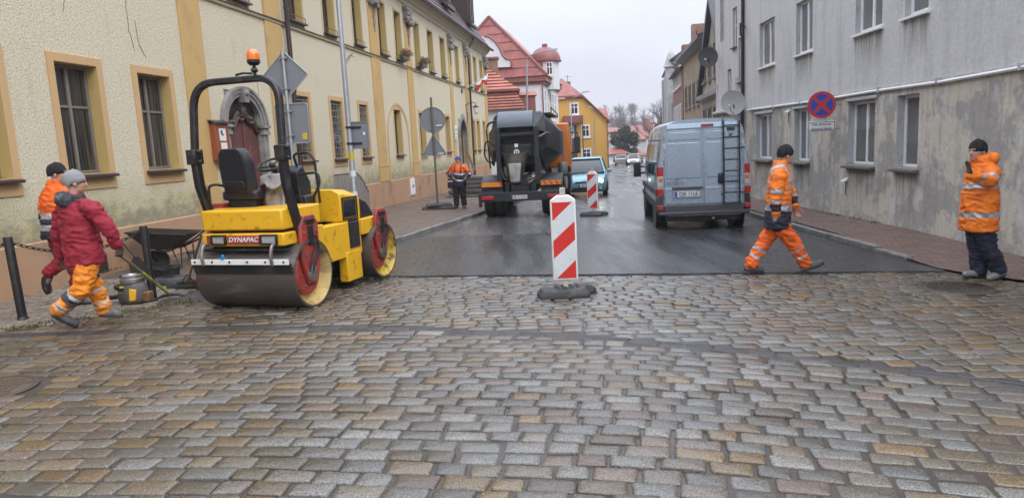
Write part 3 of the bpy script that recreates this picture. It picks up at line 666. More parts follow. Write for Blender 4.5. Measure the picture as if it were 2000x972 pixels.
MB().box(-.1, .13, -.126, -.122, .22, .38).build('paper', MT['white'], nb, smooth=False)
gb_ = thing('meter_cabinet', 'small white meter cabinet set in the peach plinth', 'meter cabinet', on_wall(.36, .06, .05), WR)
MB().box(-.3, .3, -.03, .02, 0, .68).build('case', MT['white'], gb_, bevel=.01); MB().box(-.26, .26, -.036, -.029, .04, .64).build('door', MT['pvc'], gb_, bevel=.004); MB().box(-.1, .1, -.04, -.034, .3, .42).build('plate', MT['signback'], gb_, smooth=False)
fl = thing('flag', 'red and white striped flag on a slanting pole above the small pointed door', 'flag', on_wall(11.2, .02, 5.05), WR)
MB().tube([(0, 0, 0), (1.5, -1.35, 1.0)], .022, 8, 0).ball((1.5, -1.35, 1.0), .04).build('pole', MT['steel'], fl); MB().box(-.06, .06, -.05, .02, -.12, .12).build('bracket', MT['black'], fl)
for nm, cl, o0, o1 in (('white_stripe', (.72, .72, .72), 0, .5), ('red_stripe', (.5, .02, .03), .5, 1)):
    f = MB(); vs = []; fs = []; n = 10
    for i in range(n + 1):
        for j in range(7):
            a = .45 + .47 * i / n; dr_ = (o0 + (o1 - o0) * j / 6) * 1.05
            base = V((1.5, -1.35, 1.0)) * (1.02 - (1 - a) * .85 - .0); p = base + V((-.22, .12, -1)) * dr_ * .50 * (0.75 + .25 * sin(i * .9)) + V((.07 * sin(i * 1.3 + j * .3), .07 * cos(i * 1.1), 0)); vs.append(p)
    for i in range(n):
        for j in range(6): q = i * 7 + j; fs.append((q, q + 1, q + 8, q + 7))
    f.add(vs, fs); fo = f.build(nm, PM(nm + '_cloth', cl, .8), fl); so2 = fo.modifiers.new('solid', 'SOLIDIFY'); so2.thickness = .006
ln = thing('wall_lantern', 'black iron lantern hanging from a wall bracket by the small door', 'lantern', on_wall(12.0, .0, 4.3), WR)
MB().tube(bend([(0, 0, 0), (0, -.35, .15), (0, -.62, .12), (0, -.62, .0)], .12), .02, 6).tube([(0, -.02, -1.1), (0, -.12, -.6), (0, -.05, 0)], .018, 6).build('bracket', MT['black'], ln)
MB().lathe([(.05, -.02), (.2, -.12), (.17, -.14)], (0, -.62, 0), n=6).lathe([(.08, -.5), (.1, -.46), (.06, -.44)], (0, -.62, 0), n=6).build('cage', MT['black'], ln); MB().lathe([(.09, -.45), (.155, -.14)], (0, -.62, 0), n=6).build('glass', MT['white'], ln, smooth=False)
hp = thing('number_plate', 'white plate on the cream wall left of the small pointed door', 'wall plate', on_wall(8.9, .07, 2.35), WR); MB().box(-.28, .28, -.03, 0, 0, .75).build('plate', MT['white'], hp, bevel=.006); MB().box(-.22, .22, -.034, -.03, .1, .14).box(-.22, .22, -.034, -.03, .3, .34).box(-.22, .22, -.034, -.03, .5, .56).build('print', MT['signback'], hp, smooth=False)
for xs_, w_ in ((-.02, 'right of the blind arch'), (2.7, 'above the back of the triangular sign')):
    fb = thing('flower_box', 'box of withered plants on the upper sill ' + w_, 'flower box', on_wall(xs_, .2, 5.54), WR, 'withered window boxes')
    MB().box(-.42, .42, -.12, .06, -.05, .13).build('box', MT['brownsill'], fb, bevel=.01); q = MB(); rr = random.Random(2)
    for i in range(90):
        a = rr.uniform(0, 6.28); x, y, z = rr.uniform(-.42, .42), rr.uniform(-.16, .06), .12; q.tube([(x, y, z), (x + rr.uniform(-.1, .1), y - rr.uniform(0, .1), z + rr.uniform(.03, .22)), (x + rr.uniform(-.18, .18), y - rr.uniform(.02, .2), z + rr.uniform(-.05, .26))], [.006, .005, .012], 4)
    q.build('plants', PM('withered_plant', (.17, .10, .06), .9, 0, .5, 9), fb, fix=False)
# railing of the cellar steps below the grilled windows
cg = thing('cellar_railing', 'grey barred railing with a curved end by the cream wall behind the roller', 'railing', on_wall(-9.0, .62, -.02), WR)
q = MB(); top = lambda x: 1.30 if x < 1.6 else 1.30 - .75 * ((x - 1.6) / 1.1) ** 1.7
for k in range(22): x = k * .125; q.box(x - .014, x + .014, -.014, .014, 0, top(x))
q.build('bars', MT['galv'], cg, smooth=False); MB().tube([(k * .125, 0, top(k * .125) + .01) for k in range(22)], .02, 6).tube([(0, 0, .12), (2.65, 0, .12)], .016, 6).build('rail', MT['black'], cg)
# stone steps in the footway
ss = thing('stone_steps', 'flight of dark stone steps between the standing worker and the truck', 'steps', (-1.75, 29.6, gz(-1.75, 29.6) + .06), -.13)
for k in range(5): MB().box(-.95, 1.3, k * .36, 3.4, k * .17 + .002, k * .17 + .13).box(-.9, 1.25, k * .36 + .04, 3.3, k * .17 - .04 if k else -.1, k * .17 + .002).build('step', PM('dark_stone', (.10, .095, .09), .5, 0, .2, 3, .3, 40, (.05, .05, .045), 2), ss, bevel=.01) if k == 0 else MB().box(-.95, 1.3, k * .36, 3.4, k * .17 + .042, k * .17 + .17).box(-.9, 1.25, k * .36 + .04, 3.3, k * .17 - .04, k * .17 + .042).build('step', bpy.data.materials['dark_stone'], ss, bevel=.01)
pk = AT(912, 296, 30.6); pe = AT(928, 334, 29.9)
pkk = thing('timber_plank', 'dark timber plank leaning by the stone steps', 'plank', pe); MB().tube([(0, 0, -.02), pk - pe], .06, 4).build('board', MT['wood'], pkk, smooth=False)

def lwp(u, v_):                                                      # a point of the photograph on the cream wall, in the wall's own x and z
    d = ray(u, v_); t_ = (LP - EYE).dot(LN) / d.dot(LN); p = EYE + d * t_; return V(((p - LP).dot(LD), -.004, p.z))
for px_ in ([(243, -40), (246, 20), (252, 62), (262, 100)], [(262, 40), (270, 85), (284, 112)], [(128, -20), (124, 10), (122, 24)], [(498, 130), (503, 168), (505, 190)]):
    MB().tube([lwp(*q) for q in bend([V((a, b_, 0)) for a, b_ in px_], 5, 3) for q in [(q.x + random.uniform(-1.2, 1.2), q.y)]], .0045, 4).build('wall_crack', MT['brownframe'], bl, smooth=False)
# ================================================================== THE GREY BUILDING ON THE RIGHT
def grey_wall():
    m_, t, b = nmat('stained_grey_render'); vec = coords(t); vst = coords(t, (2.2, 2.2, .28))
    c = mixc(t, tnoise(t, vec, .45, 5), (.52, .52, .515), (.63, .63, .63))
    c = mixc(t, math_(t, 'MULTIPLY', ramp(t, tnoise(t, vst, 1.5, 7, .65), .48, .72), .7), c, (.40, .395, .385))
    c = mixc(t, math_(t, 'MULTIPLY', ramp(t, tnoise(t, vst, 4.5, 5, .65), .58, .75), .5), c, (.60, .605, .61))
    sx_ = N(t, 'ShaderNodeSeparateXYZ'); tg_ = N(t, 'ShaderNodeTexCoord'); t.links.new(tg_.outputs['Object'], sx_.inputs[0])
    low = math_(t, 'MULTIPLY', math_(t, 'SUBTRACT', 2.66, sx_.outputs['Z']), 30., True)       # ground floor: older, patched render
    cl = mixc(t, ramp(t, tnoise(t, vec, .9, 7, .62), .47, .51), (.54, .50, .42), (.35, .335, .31))
    cl = mixc(t, ramp(t, tnoise(t, coords(t, (1.2, 1.2, .7)), 1.5, 7, .66), .52, .62), cl, (.55, .535, .50))
    cl = mixc(t, math_(t, 'MULTIPLY', ramp(t, tnoise(t, vst, 2.5, 7, .68), .5, .7), .75), cl, (.235, .22, .195))
    cl = mixc(t, math_(t, 'MULTIPLY', ramp(t, tnoise(t, vec, 5, 6, .7), .62, .7), .7), cl, (.12, .115, .105))
    c = mixc(t, low, c, cl); c = mixc(t, 1., c, ramp(t, tnoise(t, vec, 14, 8, .75), .3, .7, (.82,) * 3 + (1,), (1.12,) * 3 + (1,)), 'MULTIPLY'); c = mixc(t, math_(t, 'MULTIPLY', ramp(t, tnoise(t, coords(t, (7, 7, .5)), 2.0, 8, .7), .60, .68), .55), c, (.20, .19, .175)); # rain runs down from the sill ends
    run = None
    for a, b2, z0 in ((6.15, 7.55, 3.83), (3.32, 4.45, 3.83), (-.27, .92, 3.83), (-1.95, -1.15, 3.83), (6.35, 7.9, 1.0), (3.45, 4.5, 1.0), (-.08, 1.18, 1.0), (-1.76, -.98, 1.0)):
        xc = -(a + b2) / 2; hw = (b2 - a) / 2 + .08; dx = math_(t, 'ABSOLUTE', math_(t, 'SUBTRACT', sx_.outputs['X'], xc)); mx_ = math_(t, 'MULTIPLY', math_(t, 'SUBTRACT', hw, dx), 9., True)
        dz = math_(t, 'SUBTRACT', z0, sx_.outputs['Z']); mz = math_(t, 'MULTIPLY', math_(t, 'MULTIPLY', dz, 40., True), math_(t, 'SUBTRACT', 1., math_(t, 'MULTIPLY', dz, 1.15), True)); q = math_(t, 'MULTIPLY', mx_, mz); run = q if run is None else math_(t, 'MAXIMUM', run, q)
    c = mixc(t, math_(t, 'MULTIPLY', run, ramp(t, tnoise(t, coords(t, (9, 9, .45)), 1.6, 6, .65), .36, .62)), c, (.16, .15, .13))
    t.links.new(c, b.inputs['Base Color']); b.inputs['Roughness'].default_value = .88
    bump(t, b, math_(t, 'ADD', tnoise(t, vec, 40, 5, .65), math_(t, 'MULTIPLY', tnoise(t, vec, 3, 5), 2.5)), .5, .02); return m_
MT['grey'] = grey_wall()
MT['greyrev'] = PM('grey_reveal', (.42, .425, .43), .85, 0, .1, 2, .2, 40, (.26, .255, .24), 3, (.5, .75))
MT['greysill'] = PM('old_metal_sill', (.13, .115, .10), .5, .2, .25, 5)
MT['net'] = PM('net_curtain_glass', (.16, .17, .175), .08, 0, .35, 1.5, stretch=(10, 1, .6), rv=.03)
MT['blind'] = tiles('pleated_blind', (.36, .37, .37), (.33, .34, .345), 4, .055, (.15, .15, .15))
BR = -(pi / 2 + RAZ)
gb2 = thing('grey_building', 'stained grey rendered house with white windows along the right footway', 'building', RP, BR)
UPR = [(6.15, 7.55), (3.32, 4.45), (-.27, .92), (-1.95, -1.15), (-8.4, -7.2)]; LOR = [(6.35, 7.9), (3.45, 4.5), (-.08, 1.18), (-1.76, -.98), (-8.4, -7.2)]
hol = [(-b_, -a, 3.88, 5.2) for a, b_ in UPR] + [(-b_, -a, 1.06, 2.44) for a, b_ in LOR]
wm = MB(); wall_grid(wm, -9.2, 12, -.4, 9.5, hol, .26, 0, 1); wm.quad((-9.2, 0, -.4), (-9.2, 8, -.4), (-9.2, 8, 9.5), (-9.2, 0, 9.5))
wm.build('wall', [MT['grey'], MT['greyrev']], gb2, smooth=False, fix=False)
for k, (a, b_) in enumerate(UPR + LOR):
    z0, z1 = (3.88, 5.2) if k < 5 else (1.06, 2.44); low = k >= 5
    gm_ = MT['blind'] if k in (8,) else MT['net']
    fr = window(gb2, -b_, -a, z0, z1, .2 if low else .17, MT['pvc'], gm_, 1 if b_ - a > 1 else 0, 0, .065, .09 if not low else .13, MT['pvc'] if not low else MT['greysill'], .07)
    if k == 7: MB().box(-b_ + .09, -a - .1, .155, .162, z0 + .1, z0 + .78).build('blind', MT['blind'], fr, smooth=False)
    if low and k != 8: MB().prism([(-b_ - .1, -.035, 2.5), (-b_ - .1, 0, 2.54), (-b_ - .1, 0, 2.46), (-b_ - .1, -.035, 2.46)], (b_ - a + .2, 0, 0)).build('lintel_ledge', MT['greyrev'], fr)
MB().prism([(-9.2, 0, 8.9), (-9.2, -.15, 8.95), (-9.2, -.35, 9.2), (-9.2, -.4, 9.5), (-9.2, 0, 9.5)], (21.2, 0, 0)).build('eaves', MT['greyrev'], gb2)
rf = MB(); rf.prism([(-9.2, -.45, 9.45), (-9.2, 4, 12.8), (-9.2, 8.4, 9.45)], (21.2, 0, 0)); roof_uv(rf.build('roof', MT['redtile'], gb2, smooth=False))
q = MB().tube([(-9.2 + .12 * 1, -.07, 9.0), (-9.12, -.07, 3.2), (-9.12, -.09, 3.0), (-9.12, -.09, .1)], .055, 10); q.build('downpipe', MT['black'], gb2)
q = MB(); pts = [(-8.6, -.035, 2.64), (-6, -.035, 2.62), (-3, -.035, 2.59), (0, -.035, 2.60), (2.5, -.04, 2.575), (4.6, -.035, 2.60), (12, -.035, 2.63)]
cd = thing('cable_duct', 'white cable duct sagging along the grey wall above the lower windows', 'cable duct', RP, BR); q.tube(pts, .032, 6).build('duct', MT['pvc'], cd)
for x in (-8.2, -6.1, -4, -1.9, .3, 2.4, 4.5): MB().box(x - .03, x + .03, -.075, .0, 2.56, 2.66).build('clip', MT['greyrev'], cd, smooth=False)
rw_ = lambda s_, out_, z: RP + RD * s_ + RN * out_ + V((0, 0, z))
def dish(label, p, r_, mat, yaw, pitch):
    t_ = thing('satellite_dish', label, 'satellite dish', p, BR + yaw)
    M = Matrix.Translation(V((0, -.35, 0))) @ Matrix.Rotation(pitch, 4, 'X'); q = MB(); n = 8
    prof = [(r_ * i / n, -.0 + .16 * r_ * (i / n) ** 2) for i in range(n + 1)]; prof[0] = (.005, 0)
    q.lathe([(a, -h) for a, h in prof] + [(a, -h + .012) for a, h in reversed(prof)], (0, 0, 0), 'y', 28, 0, M); q.build('reflector', mat, t_)
    MB().tube([M @ V((0, -.02, -r_ * .96)), M @ V((0, -r_ * .75, -r_ * .55)), M @ V((0, -r_ * .95, -.05))], .012, 6).build('feed_arm', MT['steel'], t_)
    MB().lathe([(.03, -.05), (.035, .03), (.02, .05)], M @ V((0, -r_ * .95, -.03)), 'y', 10).build('receiver', MT['white'], t_)
    MB().tube([(0, -.3, 0), (0, -.12, -.1), (0, 0, -.1)], .02, 6).tube([(0, -.32, .12), (0, -.32, -.2)], .025, 6).build('bracket', MT['black'], t_); return t_
MT['dishgrey'] = PM('dark_grey_dish', (.085, .09, .10), .5, 0, .1, 4); MT['dishwhite'] = PM('pale_dish', (.52, .53, .54), .45, 0, .06, 4, 0, 60, (.4, .39, .36), 4, (.55, .8))
pd = AT(1456, 200, 23.2); dw = dish('pale grey satellite dish low on the wall beside the black downpipe', rw_((pd.y - RP.y) - .2, .45, 0) + V((0, 0, pd.z)), .40, MT['dishwhite'], .95, rad(12))
MB().box(.02, .09, -.32, -.30, .1, .2).build('maker_mark', MT['dishgrey'], dw, smooth=False)
pd = AT(1400, 111, 26.8); dish('dark grey satellite dish sticking out beyond the far windows', V((7.95, 27.0, pd.z)), .38, MT['dishgrey'], 1.0, rad(12))
# rear wing of the same row
sg = thing('narrow_grey_house', 'narrow grey house with small dark windows beyond the black downpipe', 'building', RP + RD * 9.22 + RN * .02, BR)
holes2 = [(-1.25, -.75, 4.9, 6.2), (-.55, -.12, 3.65, 5.1), (-1.95, -1.45, 3.0, 4.2), (-2.95, -2.35, 5.3, 7.6)]
wm = MB(); wall_grid(wm, -3.65, 0, -.5, 9.9, holes2, .16, 0, 1); wm.quad((-3.65, 0, -.5), (-3.65, 8, -.5), (-3.65, 8, 9.9), (-3.65, 0, 9.9)); wm.build('wall', [MT['grey'], MT['greyrev']], sg, smooth=False, fix=False)
for a, b_, c_, d_ in holes2[:3]: window(sg, a, b_, c_, d_, .13, MT['pvc'], MT['glass'], 0, .55, .05, .1, MT['greysill'], .04)
MB().box(-2.95, -2.35, .1, .14, 5.3, 7.6).build('bricked_opening', MT['greyrev'], sg, smooth=False)
MB().prism([(-3.7, 0, 2.62), (-3.7, -.16, 2.68), (-3.7, -.16, 2.74), (-3.7, 0, 2.80)], (3.7, 0, 0)).build('ledge', MT['greyrev'], sg)
roof_uv(MB().prism([(-3.75, -.4, 9.85), (-3.75, 4, 13), (-3.75, 8.4, 9.85)], (3.75, 0, 0)).build('roof', MT['redtile'], sg, smooth=False))
# no stopping sign on brackets
sp0 = AT(1605, 205, 16.2); sn = thing('no_stopping_sign', 'round red and blue no stopping sign with a white plate under it', 'road sign', sp0 + V((0, 0, 0)), -.22)
R_ = .30 * 1.02
MT['signred'] = PM('sign_red', (.50, .03, .035), .4, 0, .05, 3); MT['signblue'] = PM('sign_blue', (.012, .05, .38), .4, 0, .06, 3); MT['signwhite'] = PM('sign_white', (.66, .67, .68), .4, 0, .05, 3)
MB().lathe([(.01, -.012), (R_, -.012), (R_, .008), (.01, .008)], ax='y', n=40).build('disc', MT['signred'], sn)
for k in range(4):
    a0, a1 = 45 + 90 * k + 12, 135 + 90 * k - 12; c_ = V((cos(rad(90 * k + 90)), 0, sin(rad(90 * k + 90)))) * .072
    MB().prism([V((c_.x, -.016, c_.z))] + [V((p.x, -.016, p.z)) for p in arc((0, 0), R_ * .79, a0 - 4, a1 + 4, 10)], (0, .004, 0)).build('blue_field', MT['signblue'], sn, smooth=False)
q = MB().box(-.30, .30, -.012, .006, -.60, -.37); pq = q.build('plate', MT['signwhite'], sn, bevel=.012)
frm = MB(); frame_ring(frm, -.285, .285, -.585, -.385, .012, -.0145, -.0125); frm.build('plate_border', MT['black_letters'], pq, smooth=False)
text('Nie dotyczy', .085, pq, MT['black_letters'], TM((0, -.0145, -.44), (1, 0, 0), (0, 0, 1))); text('zaopatrzenia', .085, pq, MT['black_letters'], TM((0, -.0145, -.54), (1, 0, 0), (0, 0, 1)))
q = MB()
for z in (0.0, -.56): q.tube([(.0, .03, z), (.75, .24, z)], .016, 6)
q.tube([(0, .03, .2), (0, .03, -.6)], .024, 8); q.build('bracket', MT['galv'], sn)
for (u_, v__, lb) in ((1540, 217, 'small white lamp fixed under the cable duct left of the sign'), (1652, 351, 'small white vent cowl on the grey wall below the blind window')):
    pw = AT(u_, v__, 19.5 if u_ < 1600 else 15.8); s_ = pw.y - RP.y; lp = thing('wall_lamp' if u_ < 1600 else 'vent_cowl', lb, 'wall lamp' if u_ < 1600 else 'vent', rw_(s_, 0, pw.z), BR)
    MB().prism([(-.06, 0, -.03), (-.06, -.12, -.07), (-.06, -.13, -.02), (-.06, 0, .05)], (.12, 0, 0)).build('hood', MT['pvc'], lp, bevel=.015); MB().tube([(0, -.03, -.05), (0, -.03, -.35)], .012, 6).build('cable', MT['greysill'], lp)
ab = thing('wall_bracket', 'rusty iron bracket on the grey wall near the downpipe top', 'bracket', rw_(8.4, 0, 5.25), BR); MB().tube([(-.6, -.05, .12), (0, -.35, -.1)], .02, 6).tube([(0, -.35, .15), (0, -.35, -.25)], .025, 6).tube([(-.6, -.05, .12), (-.6, .01, .12)], .02, 6).build('arm', MT['black'], ab)

# ================================================================== FAR HOUSES
def rect_house(name, label, p, rz, x0, x1, y0, y1, zb, ze, wallm):
    h = thing(name, label, 'house', p, rz); MB().box(x0, x1, y0, y1, zb, ze).build('wall', wallm, h, smooth=False); return h
def win2(h, x0, x1, z0, z1, y, fm=None, gm=None, t_=.12, face='y'):
    """window with a projecting frame on an outer face (face y: at y looking -y; face x: at x = y looking +x)"""
    f = MB(); P = MB()
    frame_ring(f, x0, x1, z0, z1, t_, -.05, .02); xm = (x0 + x1) / 2; f.box(xm - .04, xm + .04, -.03, .02, z0 + t_, z1 - t_); zm = z0 + (z1 - z0) * .62; f.box(x0 + t_, x1 - t_, -.028, .02, zm - .04, zm + .04); f.box(x0 - .06, x1 + .06, -.12, .02, z0 - .1, z0)
    P.box(x0 + t_ * .5, x1 - t_ * .5, -.012, .015, z0 + t_ * .5, z1 - t_ * .5)
    M = Matrix.Translation(V((0, y, 0))) if face == 'y' else Matrix(((0, -1, 0, y), (1, 0, 0, 0), (0, 0, 1, 0), (0, 0, 0, 1)))
    for q in (f, P): q.v = [M @ p for p in q.v]
    o = f.build('window', fm or MT['pvc'], h, smooth=False); P.build('pane', gm or MT['glass'], o, smooth=False); return o
MT['whitewall'] = PM('white_render', (.62, .63, .65), .85, 0, .05, 1.5); MT['yellowwall'] = PM('yellow_render', (.62, .35, .075), .85, 0, .06, .8, .1, 30); MT['tanwall'] = PM('flaking_tan_render', (.30, .225, .155), .9, 0, .15, 1.2, .4, 25, (.36, .30, .22), 1.5, (.45, .6))
MT['eave'] = PM('brown_red_eaves', (.22, .075, .06), .6, 0, .1, 2); MT['slate'] = tiles('dark_slate', (.06, .062, .07), (.075, .077, .085), .3, .25, (.02, .02, .022))
MT['brick'] = tiles('old_brick', (.25, .10, .065), (.20, .085, .06), .26, .085, (.22, .2, .17), rough=.85)
# orange hipped mansard house just past the cream building
y = 51.5; ze = AT(1000, 213, y).z; zt = AT(1000, 175, y + .9).z; zr = AT(955, 130, y + 3.5).z; xr = AT(1027, 213, y).x; zb = gz(0, y) - .3
oh = rect_house('mansard_house', 'low house with a two tier orange tiled roof behind the truck', (0, 0, 0), 0, -8, xr - .35, y + .3, y + 9, zb, ze, MT['whitewall'])
def frust(mb, a, b_, za, zb_):
    p = [V((a[0], a[2], za)), V((a[1], a[2], za)), V((a[1], a[3], za)), V((a[0], a[3], za))]; q = [V((b_[0], b_[2], zb_)), V((b_[1], b_[2], zb_)), V((b_[1], b_[3], zb_)), V((b_[0], b_[3], zb_))]
    return mb.loft([p, q])
rf = MB(); xt = AT(1006, 175, y + .9).x; frust(rf, (-8.4, xr, y, y + 9.4), (-8, xt, y + .9, y + 8.5), ze, zt); frust(rf, (-8.3, xt + .25, y + .65, y + 8.7), (-6, AT(950, 134, y + 3.5).x, y + 3.5, y + 6), zt + .02, zr); ro = roof_uv(rf.build('roof', MT['orangetile'], oh, smooth=False))
co = MB()
for k in range(7): z = ze + (zt - ze) * k / 7; yy = y + .9 * k / 7; co.box(-8.2, xr - (xr - xt) * k / 7, yy - .05, yy + .02, z, z + .05)
for k in range(8): f_ = k / 8; z = zt + (zr - zt) * f_; yy = y + .65 + 2.85 * f_; co.box(-8, xt + .25 + (AT(950, 134, y + 3.5).x - xt - .25) * f_, yy - .06, yy + .02, z, z + .05)
co.build('tile_courses', MT['orangetile'], ro, smooth=False)
MB().box(-8.5, xt + .35, y + .55, y + 8.8, zt - .12, zt + .02).build('eaves', MT['eave'], oh, smooth=False)
cx0 = AT(946, 140, y + 4).x; cx1 = AT(973, 140, y + 4).x; cz1 = AT(960, 113, y + 4).z
roof_uv(MB().box(cx0, cx1, y + 3.6, y + 4.6, zr - 2, cz1).box(cx0 - .1, cx1 + .1, y + 3.5, y + 4.7, cz1 - .15, cz1).build('chimney', MT['brick'], ro, smooth=False))
for uu in (1018, 1036):
    a = AT(uu - 12, 187, y + 3 + (uu - 1018) * .12); b_ = AT(uu + 9, 178, y + 3 + (uu - 1018) * .12); d_ = MB().box(a.x, b_.x, a.y, a.y + 1.6, a.z - 1.2, a.z); dm = d_.build('dormer', MT['eave'], oh, smooth=False)
    roof_uv(MB().prism([(a.x - .15, a.y - .15, a.z), (b_.x + .15, a.y - .15, a.z), (b_.x + .05, a.y + .2, b_.z), (a.x + .05, a.y + .2, b_.z)], (0, 1.9, .0)).build('dormer_roof', MT['redsheet'], dm, smooth=False))
# white villa with the big red gable and the domed turret
y = 64.0; c0 = AT(1058, 158, y); ze = c0.z; az = .2; apx = AT(948, 31, y + 1.2)
vh = thing('white_villa', 'white villa with a tall red sheet gable and a domed corner turret', 'house', (c0.x, y, 0), -az)
wd = (c0.x - apx.x) * 2; zb = gz(c0.x, y) - .5; Ln = 11.5
MB().box(-wd, 0, 0, Ln, zb, ze).build('wall', MT['whitewall'], vh, smooth=False)
ap = V((-wd / 2, 1.0, apx.z)); ov = .55; rf = MB(); e0 = ze + .45; f0, f1, b0, b1 = V((-wd - ov, -.45, e0)), V((ov, -.45, e0)), V((-wd - ov, Ln + .4, e0)), V((ov, Ln + .4, e0)); apb = V((-wd / 2, Ln - 1, apx.z))
rf.add([f0, f1, ap, b0, b1, apb], [(0, 1, 2), (1, 4, 5, 2), (3, 0, 2, 5), (4, 3, 5), (0, 3, 4, 1)]); ro = roof_uv(rf.build('roof', MT['redsheet'], vh, smooth=False))
MB().box(-wd - .4, .4, -.32, Ln + .3, ze - .02, ze + .4).box(-wd - .2, .2, -.15, Ln + .15, ze - .25, ze - .02).build('eaves', MT['eave'], vh, smooth=False)
sm = MB()
for k in range(1, 7):
    t_ = k / 7; a = f0.lerp(ap, t_); b_ = f1.lerp(ap, t_); sm.tube([a + V((0, -.03, .0)), b_ + V((0, -.03, 0))], .045, 4)
sm.tube([f1 + V((0, -.02, .05)), ap + V((0, -.02, .05))], .13, 5).tube([f0 + V((0, -.02, .05)), ap + V((0, -.02, .05))], .13, 5); sm.build('roof_seams', MT['eave'], ro, smooth=False)
inv = vh.matrix_basis.inverted() if False else (Matrix.Translation(V((c0.x, y, 0))) @ Matrix.Rotation(-az, 4, 'Z')).inverted()
pd = [(105, 285), (150, 296), (200, 335), (238, 390), (258, 440), (285, 470), (328, 480), (333, 535), (60, 542), (60, 285)]
pts = [inv @ AT(920 + a / 4.05, b_ / 4.05, y + .6) for a, b_ in pd]; pts = [V((p.x, -.55, p.z)) for p in pts]
gp = MB().prism(pts, (0, 1.4, 0)).build('gable_pediment', MT['whitewall'], vh, smooth=False)
MB().tube([V((p.x, -.58, p.z)) for p in pts[:8]], .10, 5).build('coping', MT['eave'], gp, smooth=False)
tc_ = inv @ AT(1065, 120, y + 4.5); zt0 = AT(1065, 152, y + 4.5).z; zt1 = AT(1065, 120, y + 4.5).z; zt2 = AT(1065, 93, y + 4.5).z; rt = 1.42
tw = MB().lathe([(rt * .92, zt0 - 1.2), (rt * .92, zt1)], (tc_.x, tc_.y, 0), n=8).build('turret', MT['whitewall'], vh, smooth=False)
rr_ = [(rt * 1.12, zt1 - .1), (rt * 1.12, zt1 + .02)] + [(rt * 1.05 * cos(rad(a)), zt1 + .05 + (zt2 - zt1) * sin(rad(a))) for a in range(0, 86, 12)] + [(.26, zt2 - .05), (.26, zt2 + .3), (.02, zt2 + .36)]
MB().lathe(rr_, (tc_.x, tc_.y, 0), n=12).build('dome', MT['redsheet'], tw, ang=50)
roof_uv(MB().box(tc_.x - rt * 1.05, tc_.x - .1, tc_.y - rt * .95, tc_.y + .8, zt0 - 1.0, zt1 - .12).build('turret_cladding', MT['redsheet'], tw, smooth=False))
win2(tw, tc_.x + .25, tc_.x + .85, zt0 + .1, zt1 - .25, tc_.y - rt * .9 + .02, t_=.08)
for k in range(5): win2(vh, 1.1 + k * 1.75, 2.1 + k * 1.75, ze - 3.4, ze - .7, .01, face='x', t_=.11)
for k in range(5): win2(vh, 1.1 + k * 1.75, 2.1 + k * 1.75, ze - 6.8, ze - 4.5, .01, face='x', t_=.11)
MB().tube([(.06, -.08, zb), (.06, -.08, ze - .2)], .06, 6).build('downpipe', MT['eave'], vh)
# yellow house with the half hipped gable
y = 80.0; A = lambda u, v_: AT(u, v_, y)
yh = thing('yellow_house', 'yellow house with white framed windows and a half hipped red roof', 'house', (0, 0, 0), 0)
xr = A(1186, 280).x; xc = A(1101, 190).x; xl = 2 * xc - xr; ze = A(1187, 235).z; zh = A(1138, 191).z; zr = A(1103, 153).z; xh = A(1138, 191).x; zb = gz(xr, y) - .6
pr_ = [(xl, y, zb), (xr, y, zb), (xr, y, ze), (xh, y, zh), (2 * xc - xh, y, zh), (xl, y, ze)]; MB().prism(pr_, (0, 13, 0)).build('wall', MT['yellowwall'], yh, smooth=False)
rf = MB(); o_ = .35; d = .28; sl = (zh - ze) / (xr - xh); L_ = lambda x: (x - xc)
ex, ez = xr + o_, ze - o_ * sl + d; hz = zh + d
for s_ in (1, -1):
    X = lambda x: xc + s_ * (x - xc); rd_ = xc
    rf.prism([(X(ex), y - o_, ez), (X(xh), y - o_, hz), (X(xc + .01), y + 2.6, zr + d), (X(xc + .01), y + 13.3, zr + d), (X(ex), y + 13.3, ez)], (0, 0, -.22))
rf.prism([(xh, y - o_, hz), (xc, y + 2.6, zr + d), (2 * xc - xh, y - o_, hz)], (0, 0, -.22)); ro = roof_uv(rf.build('roof', MT['redtile'], yh, smooth=False))
ca, cb_ = A(1110, 170).x, A(1121, 170).x; roof_uv(MB().box(ca, cb_, y + 4, y + 5, zh, A(1115, 153).z).build('chimney', MT['brick'], ro, smooth=False))
MB().tube([(cb_ - .3, y + 4.5, A(1115, 153).z), (cb_ - .3, y + 4.5, A(1117, 139).z)], .03, 4).tube([(cb_ - .7, y + 4.5, A(1117, 142).z), (cb_ + .1, y + 4.5, A(1117, 142).z)], .02, 4).build('aerial', MT['black'], ro, smooth=False)
for u0, v0, u1, v1 in ((1113, 200, 1130, 225), (1136, 243, 1152, 269), (1136, 289, 1155, 312), (1104, 246, 1121, 269)):
    a, b_ = A(u0, v1), A(u1, v0); win2(yh, a.x, b_.x, a.z, b_.z, y, t_=.17)
a, b_ = A(1100, 241), A(1136, 226); bk = MB().box(a.x, b_.x, y - 1.4, y, a.z, b_.z).build('balcony', MT['eave'], yh, smooth=False)
for x in (a.x + .1, b_.x - .15): MB().box(x, x + .12, y - 1.35, y - 1.2, zb, a.z).build('post', MT['brownframe'], bk, smooth=False)
MB().box(a.x + .2, a.x + 1.5, y - .02, y + .05, zb, a.z - .3).build('door', MT['brownframe'], yh, smooth=False)
a, b_ = A(1168, 236), A(1192, 212); dm = MB().box(a.x + .3, b_.x + .1, y + 4, y + 8, a.z - 1, (a.z + b_.z) / 2).build('side_wing', MT['yellowwall'], yh, smooth=False)
